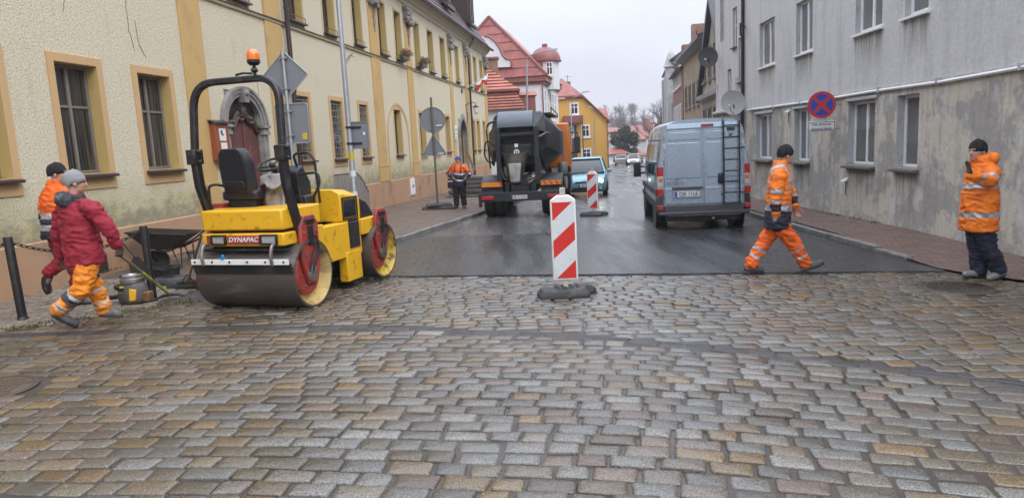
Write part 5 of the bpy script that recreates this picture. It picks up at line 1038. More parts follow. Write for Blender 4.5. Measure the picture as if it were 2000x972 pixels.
# bonnet, flanks
def ring(y, zt, zb, hw, ch): return [V((x, y, z)) for x, z in ((-hw, zb), (hw, zb), (hw, zt - ch), (hw - ch * 1.6, zt), (-hw + ch * 1.6, zt), (-hw, zt - ch))]
hd = MB().loft([ring(.10, 1.385, .93, .55, .07), ring(.40, 1.355, .93, .55, .07), ring(.645, 1.29, .93, .54, .07)]); hb = hd.build('bonnet', MT['yellow'], RL, bevel=.018)
MB().loft([ring(.66, 1.275, .70, .535, .07), ring(.85, 1.22, .70, .53, .08), ring(1.05, 1.06, .72, .51, .09), ring(1.19, .84, .74, .48, .09)]).build('nose', MT['seat'], RL, bevel=.02)
for s_ in (1, -1):
    X = lambda x: s_ * x
    b_ = MB(); b_.box(*sorted((X(.40), X(.575))), -.44, .56, .44, .925); sp = b_.build('side_panel', MT['yellow'], RL, bevel=.014)
    MB().box(*sorted((X(.45), X(.585))), .10, .50, .10, .51).build('step_box', MT['yellow'], RL, bevel=.012)
    MB().box(*sorted((X(.40), X(.62))), .52, 1.02, .70, .925).build('front_arm', MT['yellow'], RL, bevel=.012)
    MB().box(*sorted((X(.35), X(.60))), -.80, -.44, .60, .97).build('rear_arm', MT['yellow'], RL, bevel=.012)
    vt = MB(); frame_ring(vt, 0, 1, 0, 1, .05, 0, 1); vt = MB().box(*sorted((X(.574), X(.582))), .22, .50, .55, .95)
    for k in range(11): z = .57 + k * .033; vt.prism([(X(.582), .235, z), (X(.582), .485, z), (X(.592), .485, z - .012), (X(.592), .235, z - .012)], (0, 0, .014))
    vt.build('vent_grille', MT['black'], sp, smooth=False)
    wq = MB().box(*sorted((X(.55), X(.558))), .17, .50, .985, 1.225); wq.build('inspection_window', MT['carglass'], hb, bevel=.004)
    wq = MB(); 
    for y0, y1, z0, z1 in ((.13, .54, .955, .975), (.13, .54, 1.24, 1.26), (.13, .15, .975, 1.24), (.52, .54, .975, 1.24)): wq.box(*sorted((X(.552), X(.562))), y0, y1, z0, z1)
    wq.build('window_seal', MT['black'], hb, smooth=False)
    for yc, zt, nm in ((RY + .02, 1.13, 'rear_fork'), (FY + .02, 1.03, 'front_fork')):
        pr_ = [(X(.635), yc - .20, .62), (X(.635), yc - .18, zt - .12), (X(.635), yc - .10, zt), (X(.635), yc + .12, zt), (X(.635), yc + .19, zt - .10), (X(.635), yc + .19, .58), (X(.635), yc + .09, .30), (X(.635), yc - .09, .30)]
        fk = MB().prism(pr_, (X(.045), 0, 0)).build(nm, MT['rollred'], RL, bevel=.008)
        q = MB().box(*sorted((X(.682), X(.70))), yc - .09, yc + .10, zt - .10, zt - .04).box(*sorted((X(.68), X(.705))), yc - .05, yc + .05, zt - .36, zt - .12); q.build('lifting_eye', MT['black'], fk, bevel=.008)
        q = MB().tube(bend([(X(.69), yc + .10, zt - .25), (X(.72), yc + .13, .70), (X(.72), yc - .02, .52), (X(.70), yc - .06, .42)], .1), .015, 7).tube(bend([(X(.69), yc + .04, zt - .3), (X(.71), yc + .06, .72), (X(.71), yc - .08, .55), (X(.70), yc - .10, .45)], .1), .013, 7); q.build('hydraulic_hose', MT['rubber'], fk)
        q = MB()
        for y_, z_ in ((-.13, .66), (.13, .66), (-.13, zt - .2), (.14, zt - .2)): q = MB().lathe([(.018, X(.68)), (.018, X(.695)), (.004, X(.696))], (0, yc + y_, z_), 'x', 8); q.build('bolt', MT['steel'], fk)
MB().box(-.34, .34, -.55, .60, .30, .72).tube([(0, -.3, .15), (0, -.3, .9)], .12, 12).build('articulation_frame', MT['black'], RL, bevel=.02)
q = MB()
for k in range(5): q.tube([(.3, -.40 + k * .06, .6), (.42, -.38 + k * .07, .42), (.3, -.2 + k * .05, .3)], .02, 6)
q.build('pipework', MT['rubber'], RL)
# a grey work jacket thrown over the armrest
cj = MB(); vs = []; fs = []; n = 16
base = RL.matrix_basis if False else None
for i in range(n + 1):
    for j in range(n + 1):
        a, b_ = i / n, j / n; x = -.16 + .30 * a + .06 * b_; s_ = b_ * 1.5
        if b_ < .35: y, z = -.64 + .32 * b_ / .35 * .4, 1.50 + .17 * b_ / .35
        else: y, z = -.50 - .12 * (b_ - .35), 1.67 - .45 * (b_ - .35) / .65
        k = V((x * 7, b_ * 3, 1.3)); vs.append((x + .05 * noise.noise(k * 1.7), y - .05 + .075 * noise.noise(k * 1.3 + V((5, 0, 0))), z + .05 * noise.noise(k + V((0, 9, 0))) - .05 * abs(a - .4)))
for i in range(n):
    for j in range(n): q_ = i * (n + 1) + j; fs.append((q_, q_ + 1, q_ + n + 2, q_ + n + 1))
cj.add(vs, fs); jk = thing('draped_jacket', 'crumpled grey work jacket thrown over the seat of the roller', 'jacket', RL.location.copy(), -rad(17)); jo = cj.build('cloth', PM('grey_work_cloth', (.27, .25, .235), .9, 0, .25, 5, .5, 30, (.12, .1, .09), 3, (.5, .65)), jk, ang=80); sm_ = jo.modifiers.new('solid', 'SOLIDIFY'); sm_.thickness = .012
MB().prism([(-.20, -.62, 1.2), (-.12, -.62, 1.2), (-.10, -.6, 1.52), (-.17, -.6, 1.55)], (0, .04, 0)).build('red_lining', MT['rollred'], jk, bevel=.01)

# ================================================================== VEHICLES
MT['plate'] = PM('number_plate_white', (.66, .67, .66), .4, 0, .04, 4); MT['plateblue'] = PM('number_plate_blue', (.01, .04, .3), .4)
MT['tyre'] = PM('tyre', (.012, .012, .0125), .7, 0, .25, 6, .3, 60, (.06, .056, .05), 3, (.5, .75)); MT['rim'] = PM('grey_rim', (.30, .31, .32), .35, .7, .1, 4)
MT['taillight'] = PM('red_tail_lamp', (.42, .012, .012), .15, 0, .1, 8, coat=.7); MT['clearlight'] = PM('clear_lamp', (.5, .49, .45), .12, .2, .15, 8, .3, 40, coat=.7)
MT['plastic'] = PM('grey_plastic', (.065, .067, .07), .55, 0, .15, 4, .2, 90)
def wheel(par, x, y, r_, w_, side, dual=False):
    t_ = MB().lathe([(r_ * .62, -w_ / 2), (r_ * .9, -w_ / 2), (r_, -w_ * .38), (r_, w_ * .38), (r_ * .9, w_ / 2), (r_ * .62, w_ / 2)], (x, y, r_), 'x', 28).build('wheel', MT['tyre'], par, ang=30)
    e = side * w_ / 2; rm = MB().lathe([(r_ * .63, e * .6), (r_ * .63, e), (r_ * .55, e * .95), (r_ * .5, e * .5), (r_ * .2, e * .55), (r_ * .15, e * .8), (.01, e * .8)], (x, y, r_), 'x', 24)
    for k in range(8): a = k * pi / 4; rm.cbox((x + e * .6, y + cos(a) * r_ * .34, r_ + sin(a) * r_ * .34), (w_ * .12, r_ * .1, r_ * .1))
    rm.build('rim', MT['rim'], t_); return t_
def number_plate(par, s, x0, x1, z0, z1, y, size, blue=True, d=-1):
    p = MB().box(x0, x1, min(y, y + d * .012), max(y, y + d * .012), z0, z1).build('number_plate', MT['plate'], par, bevel=.004)
    fx = (x1 - x0); e = y + d * .0135
    if blue: xa = x0 if d < 0 else x1 - fx * .09; MB().box(xa, xa + fx * .09, min(e, y), max(e, y), z0 + .004, z1 - .004).build('country_band', MT['plateblue'], p, smooth=False)
    text(s, size, p, MT['black_letters'], TM(((x0 + x1) / 2 + (.05 * fx if blue else 0) * -d, e, (z0 + z1) / 2), (-d, 0, 0), (0, 0, 1)), depth=.001, sx=.92, bold=.0015)
# ---- van
MT['van'] = PM('ice_blue_metallic', (.355, .44, .515), .28, .5, .06, 2, .03, 40, (.27, .31, .34), 2.2, (.6, .9), coat=.5)
vz = gz(4.28, 16) ; VN = thing('delivery_van', 'ice blue high roof van with a black ladder on its back door', 'van', (4.275, 15.2, vz + .0), -rad(7))
half = [(.0, .34), (.80, .34), (.95, .42), (1.005, .62), (1.015, 1.0), (.985, 1.42), (.93, 1.85), (.865, 2.20), (.79, 2.34), (.62, 2.415), (.3, 2.44), (0, 2.445)]
def vring(y, sx=1, zs=1, cap=9, zmin=None):
    r_ = [(x * sx, min(z, cap) if z > .4 else z) for x, z in half]; pts = r_ + [(-x, z) for x, z in reversed(r_[1:-1])]; return [V((x, y, z)) for x, z in pts]
vb = MB(); vb.loft([vring(0, .965), vring(.03, .985), vring(.12, 1), vring(2.2), vring(3.2, .995), vring(3.75, .98, 1, 2.2), vring(4.35, .95, 1, 1.45), vring(4.75, .9, 1, 1.1), vring(5.0, .8, 1, .8)]); vb.build('body', MT['van'], VN, ang=32)
MB().box(-.8, .8, .2, 4.8, .20, .36).build('underbody', MT['black'], VN)
def xs_at(z):
    for (a, b_), (c_, d_) in zip(half[2:], half[3:]):
        if b_ <= z <= d_: return a + (c_ - a) * (z - b_) / (d_ - b_)
    return .5
def side_patch(name, y0, y1, z0, z1, mat, off=.006, s_=-1, n=5, thick=.012):
    rings = []
    for k in range(n + 1):
        z = z0 + (z1 - z0) * k / n; x = xs_at(z); rings.append([V((s_ * (x + off), y0, z)), V((s_ * (x + off), y1, z)), V((s_ * (x + off - thick), y1, z)), V((s_ * (x + off - thick), y0, z))])
    return MB().loft(rings).build(name, mat, VN, ang=40)
for s_ in (-1, 1):
    for y0, y1 in ((.35, 1.45), (1.6, 2.55), (2.7, 3.45)): side_patch('side_window', y0, y1, 1.22, 1.92, MT['carglass'], s_=s_)
    side_patch('lower_trim', .1, 4.6, .42, .66, MT['plastic'], .012, s_); side_patch('rub_strip', .12, 4.3, .80, .93, MT['plastic'], .012, s_); side_patch('upper_crease', .15, 3.4, 2.0, 2.03, MT['plastic'], .003, s_)
    for y in (1.5, 2.62): side_patch('door_seam', y, y + .015, .68, 2.2, MT['black_letters'], .003, s_)
    mr = MB().cbox((s_ * 1.19, 3.86, 1.25), (.20, .14, .40)); mr.tube([(s_ * .98, 3.9, 1.15), (s_ * 1.14, 3.88, 1.15)], .035, 6).tube([(s_ * .98, 3.9, 1.32), (s_ * 1.14, 3.88, 1.32)], .03, 6); mo = mr.build('mirror', MT['plastic'], VN, bevel=.04); MB().box(s_ * 1.19 - .075, s_ * 1.19 + .075, 3.782, 3.792, 1.09, 1.41).build('mirror_glass', MT['carglass'], mo, smooth=False)
for s_ in (-1, 1):
    x0, x1 = (.008, .80) if s_ > 0 else (-.80, -.008)
    pr_ = [(x0, -.012, .60), (x1, -.012, .60), ((.85 if s_ > 0 else x1), -.012, .64), (.85 if s_ > 0 else -.008, -.012, 1.4), (.79 if s_ > 0 else -.008, -.012, 2.12), (.74 if s_ > 0 else -.008, -.012, 2.22), (x0 if s_ > 0 else -.74, -.012, 2.22)]
    if s_ < 0: pr_ = [(-x, y, z) for x, y, z in [(.008, -.012, .60), (.80, -.012, .60), (.85, -.012, .64), (.85, -.012, 1.4), (.79, -.012, 2.12), (.74, -.012, 2.22), (.008, -.012, 2.22)]]
    else: pr_ = [(.008, -.012, .60), (.80, -.012, .60), (.85, -.012, .64), (.85, -.012, 1.4), (.79, -.012, 2.12), (.74, -.012, 2.22), (.008, -.012, 2.22)]
    dr = MB().prism(pr_, (0, .07, 0)).build('back_door', MT['van'], VN, bevel=.014)
    X = lambda x: x * s_
    MB().prism([(X(.05), -.024, 1.17), (X(.81), -.024, 1.17), (X(.765), -.024, 1.94), (X(.05), -.024, 1.94)], (0, .02, 0)).build('pressed_panel', MT['van'], dr, bevel=.012)
    MB().prism([(X(.05), -.024, 2.0), (X(.755), -.024, 2.0), (X(.73), -.024, 2.17), (X(.05), -.024, 2.17)], (0, .02, 0)).build('pressed_panel', MT['van'], dr, bevel=.01)
    MB().prism([(X(.03), -.026, .97), (X(.84), -.026, .97), (X(.84), -.014, 1.02), (X(.84), -.014, .94), (X(.84), -.03, .93), (X(.03), -.03, .93)], (0, .015, 0)).build('crease', MT['van'], dr)
    for z in (.80, 1.55, 2.05): MB().tube([(X(.845), -.02, z - .05), (X(.845), -.02, z + .05)], .016, 8).build('hinge', MT['van'], dr)
    tl = MB()
    zz = [(.80, .95, 'taillight'), (.95, 1.23, 'clearlight'), (1.23, 1.44, 'taillight')]
    body = None
    for z0, z1, mn in zz:
        q = MB().loft([[V((X(a), y, z)) for a, y in ((.865, -.03), (xs_at(z) * .985, -.025), (xs_at(z) + .008, .05), (xs_at(z) + .005, .11), (.865, .02))] for z in (z0 + .002, (z0 + z1) / 2, z1 - .002)]); o = q.build('tail_lamp' if body is None else 'lamp_segment', MT[mn], body or VN, bevel=.006); body = body or o
    for z in (1.02, 1.16): MB().lathe([(.045, -.034), (.04, -.045), (.01, -.047)], (X(.92), 0, z), 'y', 12).build('bulb', MT['orange_lens'] if z > 1.1 else MT['lens'], body)
    MB().loft([[V((X(a), y, z)) for a, y in ((.80, -.02), (.86, -.015), (.87, .03), (.80, .03))] for z in (1.80, 1.92)]).build('marker_lamp', MT['clearlight'], VN, bevel=.01)
    MB().cbox((X(.93), -.035, .54), (.13, .05, .10)).build('reflector', MT['taillight'], VN, bevel=.01)
    MB().prism([(X(.87), -.05, .44), (X(1.0), -.04, .46), (X(1.03), .15, .46), (X(1.02), .16, .80), (X(.97), -.02, .79), (X(.87), -.03, .79)], (0, .01, .001)).build('bumper_corner', MT['plastic'], VN, bevel=.02)
MB().box(-.86, .86, -.06, .06, .40, .59).box(-.98, .98, -.09, .10, .36, .44).build('bumper', MT['plastic'], VN, bevel=.025)
MB().prism([(-.80, -.03, 2.24), (.80, -.03, 2.24), (.74, .0, 2.36), (-.74, .0, 2.36)], (0, .06, 0)).build('roof_lip', MT['van'], VN, bevel=.015); MB().cbox((.08, -.035, 2.30), (.26, .03, .055)).build('brake_lamp', MT['taillight'], VN, bevel=.008)
MB().cbox((.37, -.05, 1.14), (.13, .06, .24)).build('door_handle', MT['black'], VN, bevel=.045); MB().cbox((-.35, -.045, .955), (.66, .045, .055)).build('plate_lamp_bar', MT['plastic'], VN, bevel=.012)
MB().cbox((-.36, -.03, .82), (.62, .016, .17)).build('plate_recess', MT['van'], VN, bevel=.012); number_plate(VN, 'DJE 11L6', -.62, -.10, .765, .88, -.038, .115)
text('PEUGEOT', .075, VN, MT['rim'], TM((-.62, -.036, 1.07), (1, 0, 0), (0, 0, 1)), depth=.003, sx=1.25); text('BOXER', .06, VN, MT['rim'], TM((.62, -.036, 1.07), (1, 0, 0), (0, 0, 1)), depth=.003, sx=1.3)
MB().tube([(-.64, -.034, 1.13), (-.60, -.034, 1.17), (-.56, -.034, 1.14)], .008, 5).build('emblem', MT['rim'], VN)
ld = MB()
for x in (.415, .745): ld.tube([(x, -.12, .58), (x, -.13, 1.4), (x, -.10, 2.0), (x, -.09, 2.36), (x, .10, 2.47)], .018, 8)
for z in (.60, .83, 1.07, 1.30, 1.54, 1.78, 2.02, 2.27): ld.tube([(.415, -.12, z), (.745, -.12, z)], .014, 8)
for z in (.82, 1.78): ld.tube([(.745, -.12, z), (.86, -.08, z), (.86, -.02, z)], .014, 6)
for z in (.80,): ld.tube([(.415, -.12, z), (.385, -.03, z)], .014, 6)
ld.build('ladder', PM('blue_black_ladder', (.012, .016, .03), .4, 0, .2, 5), VN)
cmr = MB().cbox((.58, -.04, 2.20), (.15, .06, .07)).cbox((.575, -.03, 2.07), (.07, .03, .05)).build('camera_housing', MT['plastic'], VN, bevel=.01)
for y in (.95, 4.05):
    for s_ in (1, -1): wheel(VN, s_ * .86, y, .345, .22, s_); MB().lathe([(.43, -.13), (.43, .13)], (s_ * .86, y, .36), 'x', 24).build('wheel_arch', MT['black'], VN)
MB().tube([(.2, .3, .3), (.2, -.05, .28)], .03, 8).build('exhaust', MT['steel'], VN)
# ---- truck
MT['tgrey'] = PM('dark_slate_grey_steel', (.022, .025, .031), .42, .2, .15, 2, .08, 40, (.05, .05, .05), 2.5, (.52, .78)); MT['torange'] = PM('orange_cab_paint', (.62, .17, .015), .35, 0, .08, 3, coat=.4); MT['tarry'] = PM('tar_stained_steel', (.12, .105, .09), .5, .6, .3, 3, .2, 40, (.04, .035, .03), 2.5, (.4, .65))
MT['striptape'] = PM('orange_reflective_tape', (.70, .22, .02), .4, 0, .15, 9)
MT['coversteel'] = PM('grey_blue_cover', (.10, .115, .135), .4, .3, .15, 3, .05, 40, (.16, .16, .16), 3, (.55, .8)); TR = thing('asphalt_truck', 'dark grey heated asphalt truck with an orange cab and a steel discharge chute', 'truck', (.33, 20.0, gz(.5, 21)), -rad(7.5))
P_ = lambda n, mb, mat, par=None, **k: mb.build(n, MT[mat], par or TR, **k)
bm_ = P_('bumper', MB().box(-1.24, 1.24, -.02, .12, .50, .76).box(-1.24, -1.15, -.04, .12, .36, .52).box(1.15, 1.24, -.04, .12, .36, .52), 'tgrey', bevel=.012)
for s_ in (1, -1):
    X = lambda a, b_: sorted((s_ * a, s_ * b_))
    tl = P_('tail_lamp', MB().box(*X(.76, 1.17), -.045, -.02, .555, .685), 'black', bm_, bevel=.008); P_('lens', MB().box(*X(.78, 1.15), -.055, -.04, .57, .67), 'taillight', tl, bevel=.008)
    mg = MB(); pts = [(.95 + .66 * cos(rad(a)), .55 + .68 * sin(rad(a))) for a in range(20, 176, 13)]; inn = [(.95 + .62 * cos(rad(a)), .55 + .64 * sin(rad(a))) for a in range(175, 19, -13)]
    mg.prism([(X(.56, 1.2)[0], y, z) for y, z in pts + inn], (.64, 0, 0)); mo = P_('mudguard', mg, 'tgrey', ang=30)
    P_('flap', MB().box(*X(.57, 1.19), .27, .30, .86, 1.0), 'rubber', mo); st_ = P_('reflective_strip', MB().box(*X(.58, 1.17), .235, .262, .92, 1.05), 'striptape', mo)
    for k in range(3): P_('marking', MB().prism([(X(.6, .7)[0] + .10 + k * .17, .232, .93), (X(.6, .7)[0] + .16 + k * .17, .232, .93), (X(.6, .7)[0] + .10 + k * .17, .232, 1.04), (X(.6, .7)[0] + .04 + k * .17, .232, 1.04)], (0, .002, 0)), 'red', st_, smooth=False)
    for y in (.95, 2.3):
        wheel(TR, s_ * 1.03, y, .51, .28, s_); wheel(TR, s_ * .70, y, .51, .28, s_)
    wheel(TR, s_ * 1.03, 6.2, .51, .30, s_)
    P_('tank', MB().box(*X(.75, 1.15), 3.2, 4.9, .5, .95), 'tgrey', bevel=.05)
number_plate(TR, 'SR 0153H', -.27, .19, .565, .67, -.02, .105)
P_('chassis', MB().box(-.45, -.33, .1, 7, .75, 1.02).box(.33, .45, .1, 7, .75, 1.02).box(-.45, .45, .3, .5, .70, 1.0).box(-.7, .7, .85, 1.05, .45, .6).box(-.7, .7, 2.2, 2.4, .45, .6).box(-.25, .25, .0, .3, .72, .95), 'black')
def oct_ring(y, w_, z0, z1, zt, wt): return [V((x, y, z)) for x, z in ((-.35, z0), (.35, z0), (w_, z0 + .55), (w_, z1), (wt, zt), (-wt, zt), (-w_, z1), (-w_, z0 + .55))]
hp_ = P_('hopper', MB().loft([oct_ring(.85, .72, 1.5, 2.5, 3.02, .5), oct_ring(1.5, 1.08, 1.25, 2.50, 3.10, .55), oct_ring(5.0, 1.02, 1.2, 2.50, 2.98, .60), oct_ring(5.2, .95, 1.3, 2.4, 2.85, .5)]), 'tgrey', bevel=.02)
P_('top_walkway', MB().box(.35, .85, 1.8, 5.4, 3.0, 3.05).tube([(.85, 1.9, 3.05), (.85, 1.9, 3.2), (.85, 5.3, 3.12), (.85, 5.3, 3.0)], .02, 6), 'black', hp_)
P_('side_ribs', MB().box(.99, 1.06, 4.85, 5.02, 1.5, 2.5), 'signback', hp_, bevel=.01)
pts = [(.25 + .5 * (1 - cos(rad(a))) * 1.0, 2.62 + .47 * sin(rad(a))) for a in range(0, 91, 10)]; P_('rear_cover', MB().prism([(-.62, y, z) for y, z in pts] + [(-.62, .95, 3.05), (-.62, .95, 2.62)], (1.03, 0, 0)), 'coversteel', ang=35)
P_('cover_cheek', MB().prism([(.41, .3, 2.55), (.76, .55, 2.45), (.70, .9, 2.98), (.41, .8, 3.07)], (0, .3, 0)), 'tgrey'); P_('cover_cheek', MB().prism([(-.62, .3, 2.55), (-.86, .6, 2.5), (-.8, .9, 2.95), (-.62, .8, 3.07)], (0, .3, 0)), 'tgrey')
P_('rear_frame', MB().box(-.70, -.56, .25, .9, .95, 2.62).box(.42, .56, .25, .9, .95, 2.62).box(-.56, .42, .3, .45, 2.36, 2.46).box(-.56, .42, .45, .9, 1.75, 2.12), 'tgrey', bevel=.015)
P_('discharge_gate', MB().box(-.48, .34, .34, .45, 1.78, 2.10), 'black', bevel=.02)
em = P_('badge', MB().lathe([(.085, -.005), (.085, .005), (.01, .005)], (-.10, .335, 1.90), 'y', 20).box(-.15, -.05, .33, .34, 2.04, 2.14), 'signwhite', smooth=False); text('H', .12, em, MT['black_letters'], TM((-.10, .3285, 1.90), (1, 0, 0), (0, 0, 1)), depth=.001, bold=.004)
ch = MB(); rings = []
for t_ in [k / 8 for k in range(9)]:
    z = 1.86 - .84 * t_; w_ = (.42 - .25 * t_ ** .8) * (1.0 if t_ > .12 else .97); y0 = .18 - .12 * t_; dp_ = .20 - .06 * t_; xc_ = -.14; outer = [V((xc_ + w_ * cos(rad(a)), y0 + dp_ * .9 - dp_ * 1.25 * sin(rad(a)) * .9, z + (.06 * (1 - t_)) * (1 - sin(rad(a))))) for a in range(0, 181, 20)]; inn = [V((xc_ + (w_ - .03) * cos(rad(a)), y0 + dp_ * .9 - (dp_ - .03) * 1.25 * sin(rad(a)) * .9 + .0, z + (.06 * (1 - t_)) * (1 - sin(rad(a))))) for a in range(180, -1, -20)]; rings.append(outer + inn)
co5 = P_('discharge_chute', ch.loft(rings), 'tarry', ang=50)
P_('chute_wear_plate', MB().loft([[V((-.14 - w_, y, z)), V((-.14 + w_, y, z)), V((-.14 + w_, y + .03, z)), V((-.14 - w_, y + .03, z))] for w_, y, z in ((.19, .075, 1.58), (.17, .05, 1.4), (.14, .03, 1.05))]), 'steel', co5, bevel=.01)
P_('chute_stay', MB().tube([(.52, .5, 1.7), (.58, .3, 1.2), (.3, .2, 1.0)], .04, 6).tube([(.50, .5, 2.1), (.75, .7, 1.25)], .05, 6).tube([(-.62, .4, 1.6), (-.5, .2, 1.15), (-.2, .2, 1.0)], .035, 6), 'black')
P_('hydraulic_ram', MB().tube([(.20, .3, 1.1), (.62, .35, 1.18)], .03, 6).tube([(.56, .42, 2.3), (.80, .5, 2.42), (.86, .5, 2.38)], .045, 6), 'tarry')
lad = MB()
for dx in (0, .26): lad.tube(bend([(-.90 - dx * .2, .45 + dx, 1.45), (-.96 - dx * .2, .42 + dx, 2.6), (-.92, .45 + dx, 2.78), (-.7, .5 + dx, 2.82)], .12), .02, 6)
for k in range(7): lad.tube([(-.91 - k * .006, .45, 1.5 + k * .18), (-.96 - k * .006, .71, 1.5 + k * .18)], .015, 5)
P_('ladder', lad, 'black'); P_('hose', MB().tube(bend([(-.62, .4, 2.0), (-1.0, .45, 2.3), (-1.1, .5, 1.9), (-.95, .4, 1.6), (-.62, .4, 1.7)], .15), .025, 6).tube([V((-.82, .5 + .2 * cos(a * pi / 8), 1.75 + .2 * sin(a * pi / 8))) for a in range(16)], .03, 6, closed=True), 'rubber')
cb_ = P_('cab', MB().loft([[V((x, y, z)) for x, z in ((-1.24, zb), (1.24, zb), (1.24, 2.0), (1.16, zt), (-1.16, zt), (-1.24, 2.0))] for y, zb, zt in ((5.65, 1.22, 2.82), (7.0, 1.0, 2.86), (7.45, .9, 2.7))]), 'torange', bevel=.05)
for s_ in (1, -1):
    P_('side_window', MB().box(*sorted((s_ * 1.215, s_ * 1.235)), 6.3, 7.15, 1.9, 2.55), 'carglass', cb_, smooth=False); P_('door_handle', MB().cbox((s_ * 1.25, 6.15, 1.62), (.03, .14, .24)), 'black', cb_, bevel=.01)
    P_('sleeper_panel', MB().box(*sorted((s_ * 1.22, s_ * 1.255)), 5.68, 5.95, 1.3, 2.5), 'torange', cb_, bevel=.02)
    mo = P_('mirror', MB().cbox((s_ * 1.47, 6.95, 2.0), (.22, .12, .62)).tube([(s_ * 1.2, 7.1, 2.5), (s_ * 1.5, 7.0, 2.45), (s_ * 1.5, 6.95, 2.3)], .03, 6).tube([(s_ * 1.2, 7.1, 1.7), (s_ * 1.45, 6.95, 1.72)], .03, 6), 'black', cb_, bevel=.04); P_('mirror_glass', MB().box(s_ * 1.47 - .085, s_ * 1.47 + .085, 6.88, 6.892, 1.75, 2.26), 'carglass', mo, smooth=False)
    P_('step', MB().box(*sorted((s_ * .9, s_ * 1.24)), 5.5, 6.9, .55, 1.0), 'tgrey', bevel=.03); P_('air_filter', MB().lathe([(.16, 0), (.18, .05), (.18, .35), (.15, .40), (.01, .42)], (s_ * .98, 4.95, 1.02), n=14), 'signback')
# ---- passenger cars
MT['headlamp_on'] = EM('lit_headlamp', (1, .95, .85), 14)
def car(name, label, p, rz, paint, L=4.05, W=1.72, Hh=1.56, lit=(1, -1), plate='', grille='black'):
    """front at y=0 facing +y of its own frame, tail at -L"""
    c = thing(name, label, 'car', p, rz); k = W / 2; st_ = [(0, .78, .34, .60), (-.10, .90, .24, .72), (-.35, .97, .20, .82), (-1.05, 1, .19, .96), (-1.6, 1, .19, 1.0), (-L + .5, 1, .2, 1.02), (-L + .1, .95, .25, .98), (-L, .86, .34, .9)]
    rings = []
    for y, w_, z0, z1 in st_:
        h = [(.0, z0), (.8, z0), (.96, z0 + .10), (1.0, z0 + (z1 - z0) * .5), (.96, z1 - .07), (.86, z1), (0, z1 + .03)]; h = [(a * k * w_, z) for a, z in h]; rings.append([V((x, y, z)) for x, z in h + [(-x, z) for x, z in reversed(h[1:-1])]])
    b_ = MB().loft(rings).build('body', paint, c, ang=40)
    def gh(y0, y1, y2, y3, w0, w1, z0, z1): return [[V((s_ * w0, y, z0)) for s_, y in ((-1, y0), (1, y0), (1, y3), (-1, y3))], [V((s_ * w1, y, z1)) for s_, y in ((-1, y1), (1, y1), (1, y2), (-1, y2))]]
    w0, w1 = k * .90, k * .68; g_ = gh(-.85, -1.62, -L + .75, -L + .22, w0, w1, .96, Hh - .04); MB().loft(g_).build('windows', MT['carglass'], c, bevel=.05)
    MB().loft([[V((s_ * w1 * 1.04, y, Hh - .06)) for s_, y in ((-1, -1.55), (1, -1.55), (1, -L + .68), (-1, -L + .68))], [V((s_ * w1 * .9, y, Hh)) for s_, y in ((-1, -1.75), (1, -1.75), (1, -L + .9), (-1, -L + .9))]]).build('roof', paint, c, bevel=.03)
    for s_ in (1, -1):
        for (ya, yb) in ((-.86, -1.62), (-L * .5, -L * .5 - .02), (-L + .24, -L + .76)): MB().tube([(s_ * w0 * 1.0, ya, .97), (s_ * w1 * 1.02, yb, Hh - .05)], .04, 5).build('pillar', paint, c)
        hl_ = MB().loft([[V((s_ * k * a, y, z)) for a, y in ((.56, -.045), (.80, -.10), (.93, -.36), (.6, -.3))] for z in (.60, .76)]).build('headlight', MT['clearlight'], c, bevel=.03)
        if s_ in lit: MB().lathe([(.085, 0), (.075, .03), (.01, .04)], (s_ * k * .72, -.06, .67), 'y', 14).build('lit_lamp', MT['headlamp_on'], hl_)
        MB().cbox((s_ * k * 1.09, -1.12, 1.03), (.20, .12, .15)).build('mirror', paint, c, bevel=.04)
        MB().lathe([(.06, -.01), (.055, .012), (.01, .015)], (s_ * k * .70, -.0, .38), 'y', 12).build('fog_lamp', MT['clearlight'], c)
        for y in (-.78, -L + .72): wheel(c, s_ * (k - .10), y, .31, .2, s_)
    MB().box(-k * .62, k * .62, -.06, .012, .24, .42).build('lower_grille', MT['black'], c, bevel=.02); MB().box(-k * .45, k * .45, -.05, .012, .60, .66).build('grille', MT['black'], c, bevel=.01)
    MB().tube([(-.55, -.9, 1.0), (-.1, -.95, 1.03)], .01, 4).tube([(.05, -.9, 1.0), (.5, -.95, 1.03)], .01, 4).build('wiper', MT['black'], c)
    if plate: number_plate(c, plate, -.26, .26, .44, .55, .014, .10, True, 1)
    return c
cb = car('passenger_car', 'light blue hatchback with one bright headlight coming from behind the truck', (3.12, 28.3, gz(3.1, 29)), pi - rad(9), PM('sky_blue_metallic', (.17, .36, .45), .3, .3, .05, 2, coat=.6), 4.05, 1.78, 1.60, (-1,), 'DJ 5K71')
em = MB()
for z in (.655, .60): em.tube([(-.13, .02, z), (0, .03, z + .065), (.13, .02, z)], .014, 5)
em.build('chevron_emblem', MT['rim'], cb)
p = AT(1237, 324, 96); car('passenger_car', 'pale car with both headlights on, far down the wet street', (p.x, 96, gz(p.x, 96)), pi - rad(12), PM('pale_silver', (.45, .45, .44), .3, .4, .05, 2, coat=.5))
p = AT(1212, 322, 98); car('passenger_car', 'silver car parked with its back to us beside the far kerb', (p.x + .9, 102, gz(p.x, 98)), -rad(12), PM('mid_silver', (.30, .31, .33), .3, .5, .05, 2, coat=.5), 4.2, 1.72, 1.5, ())
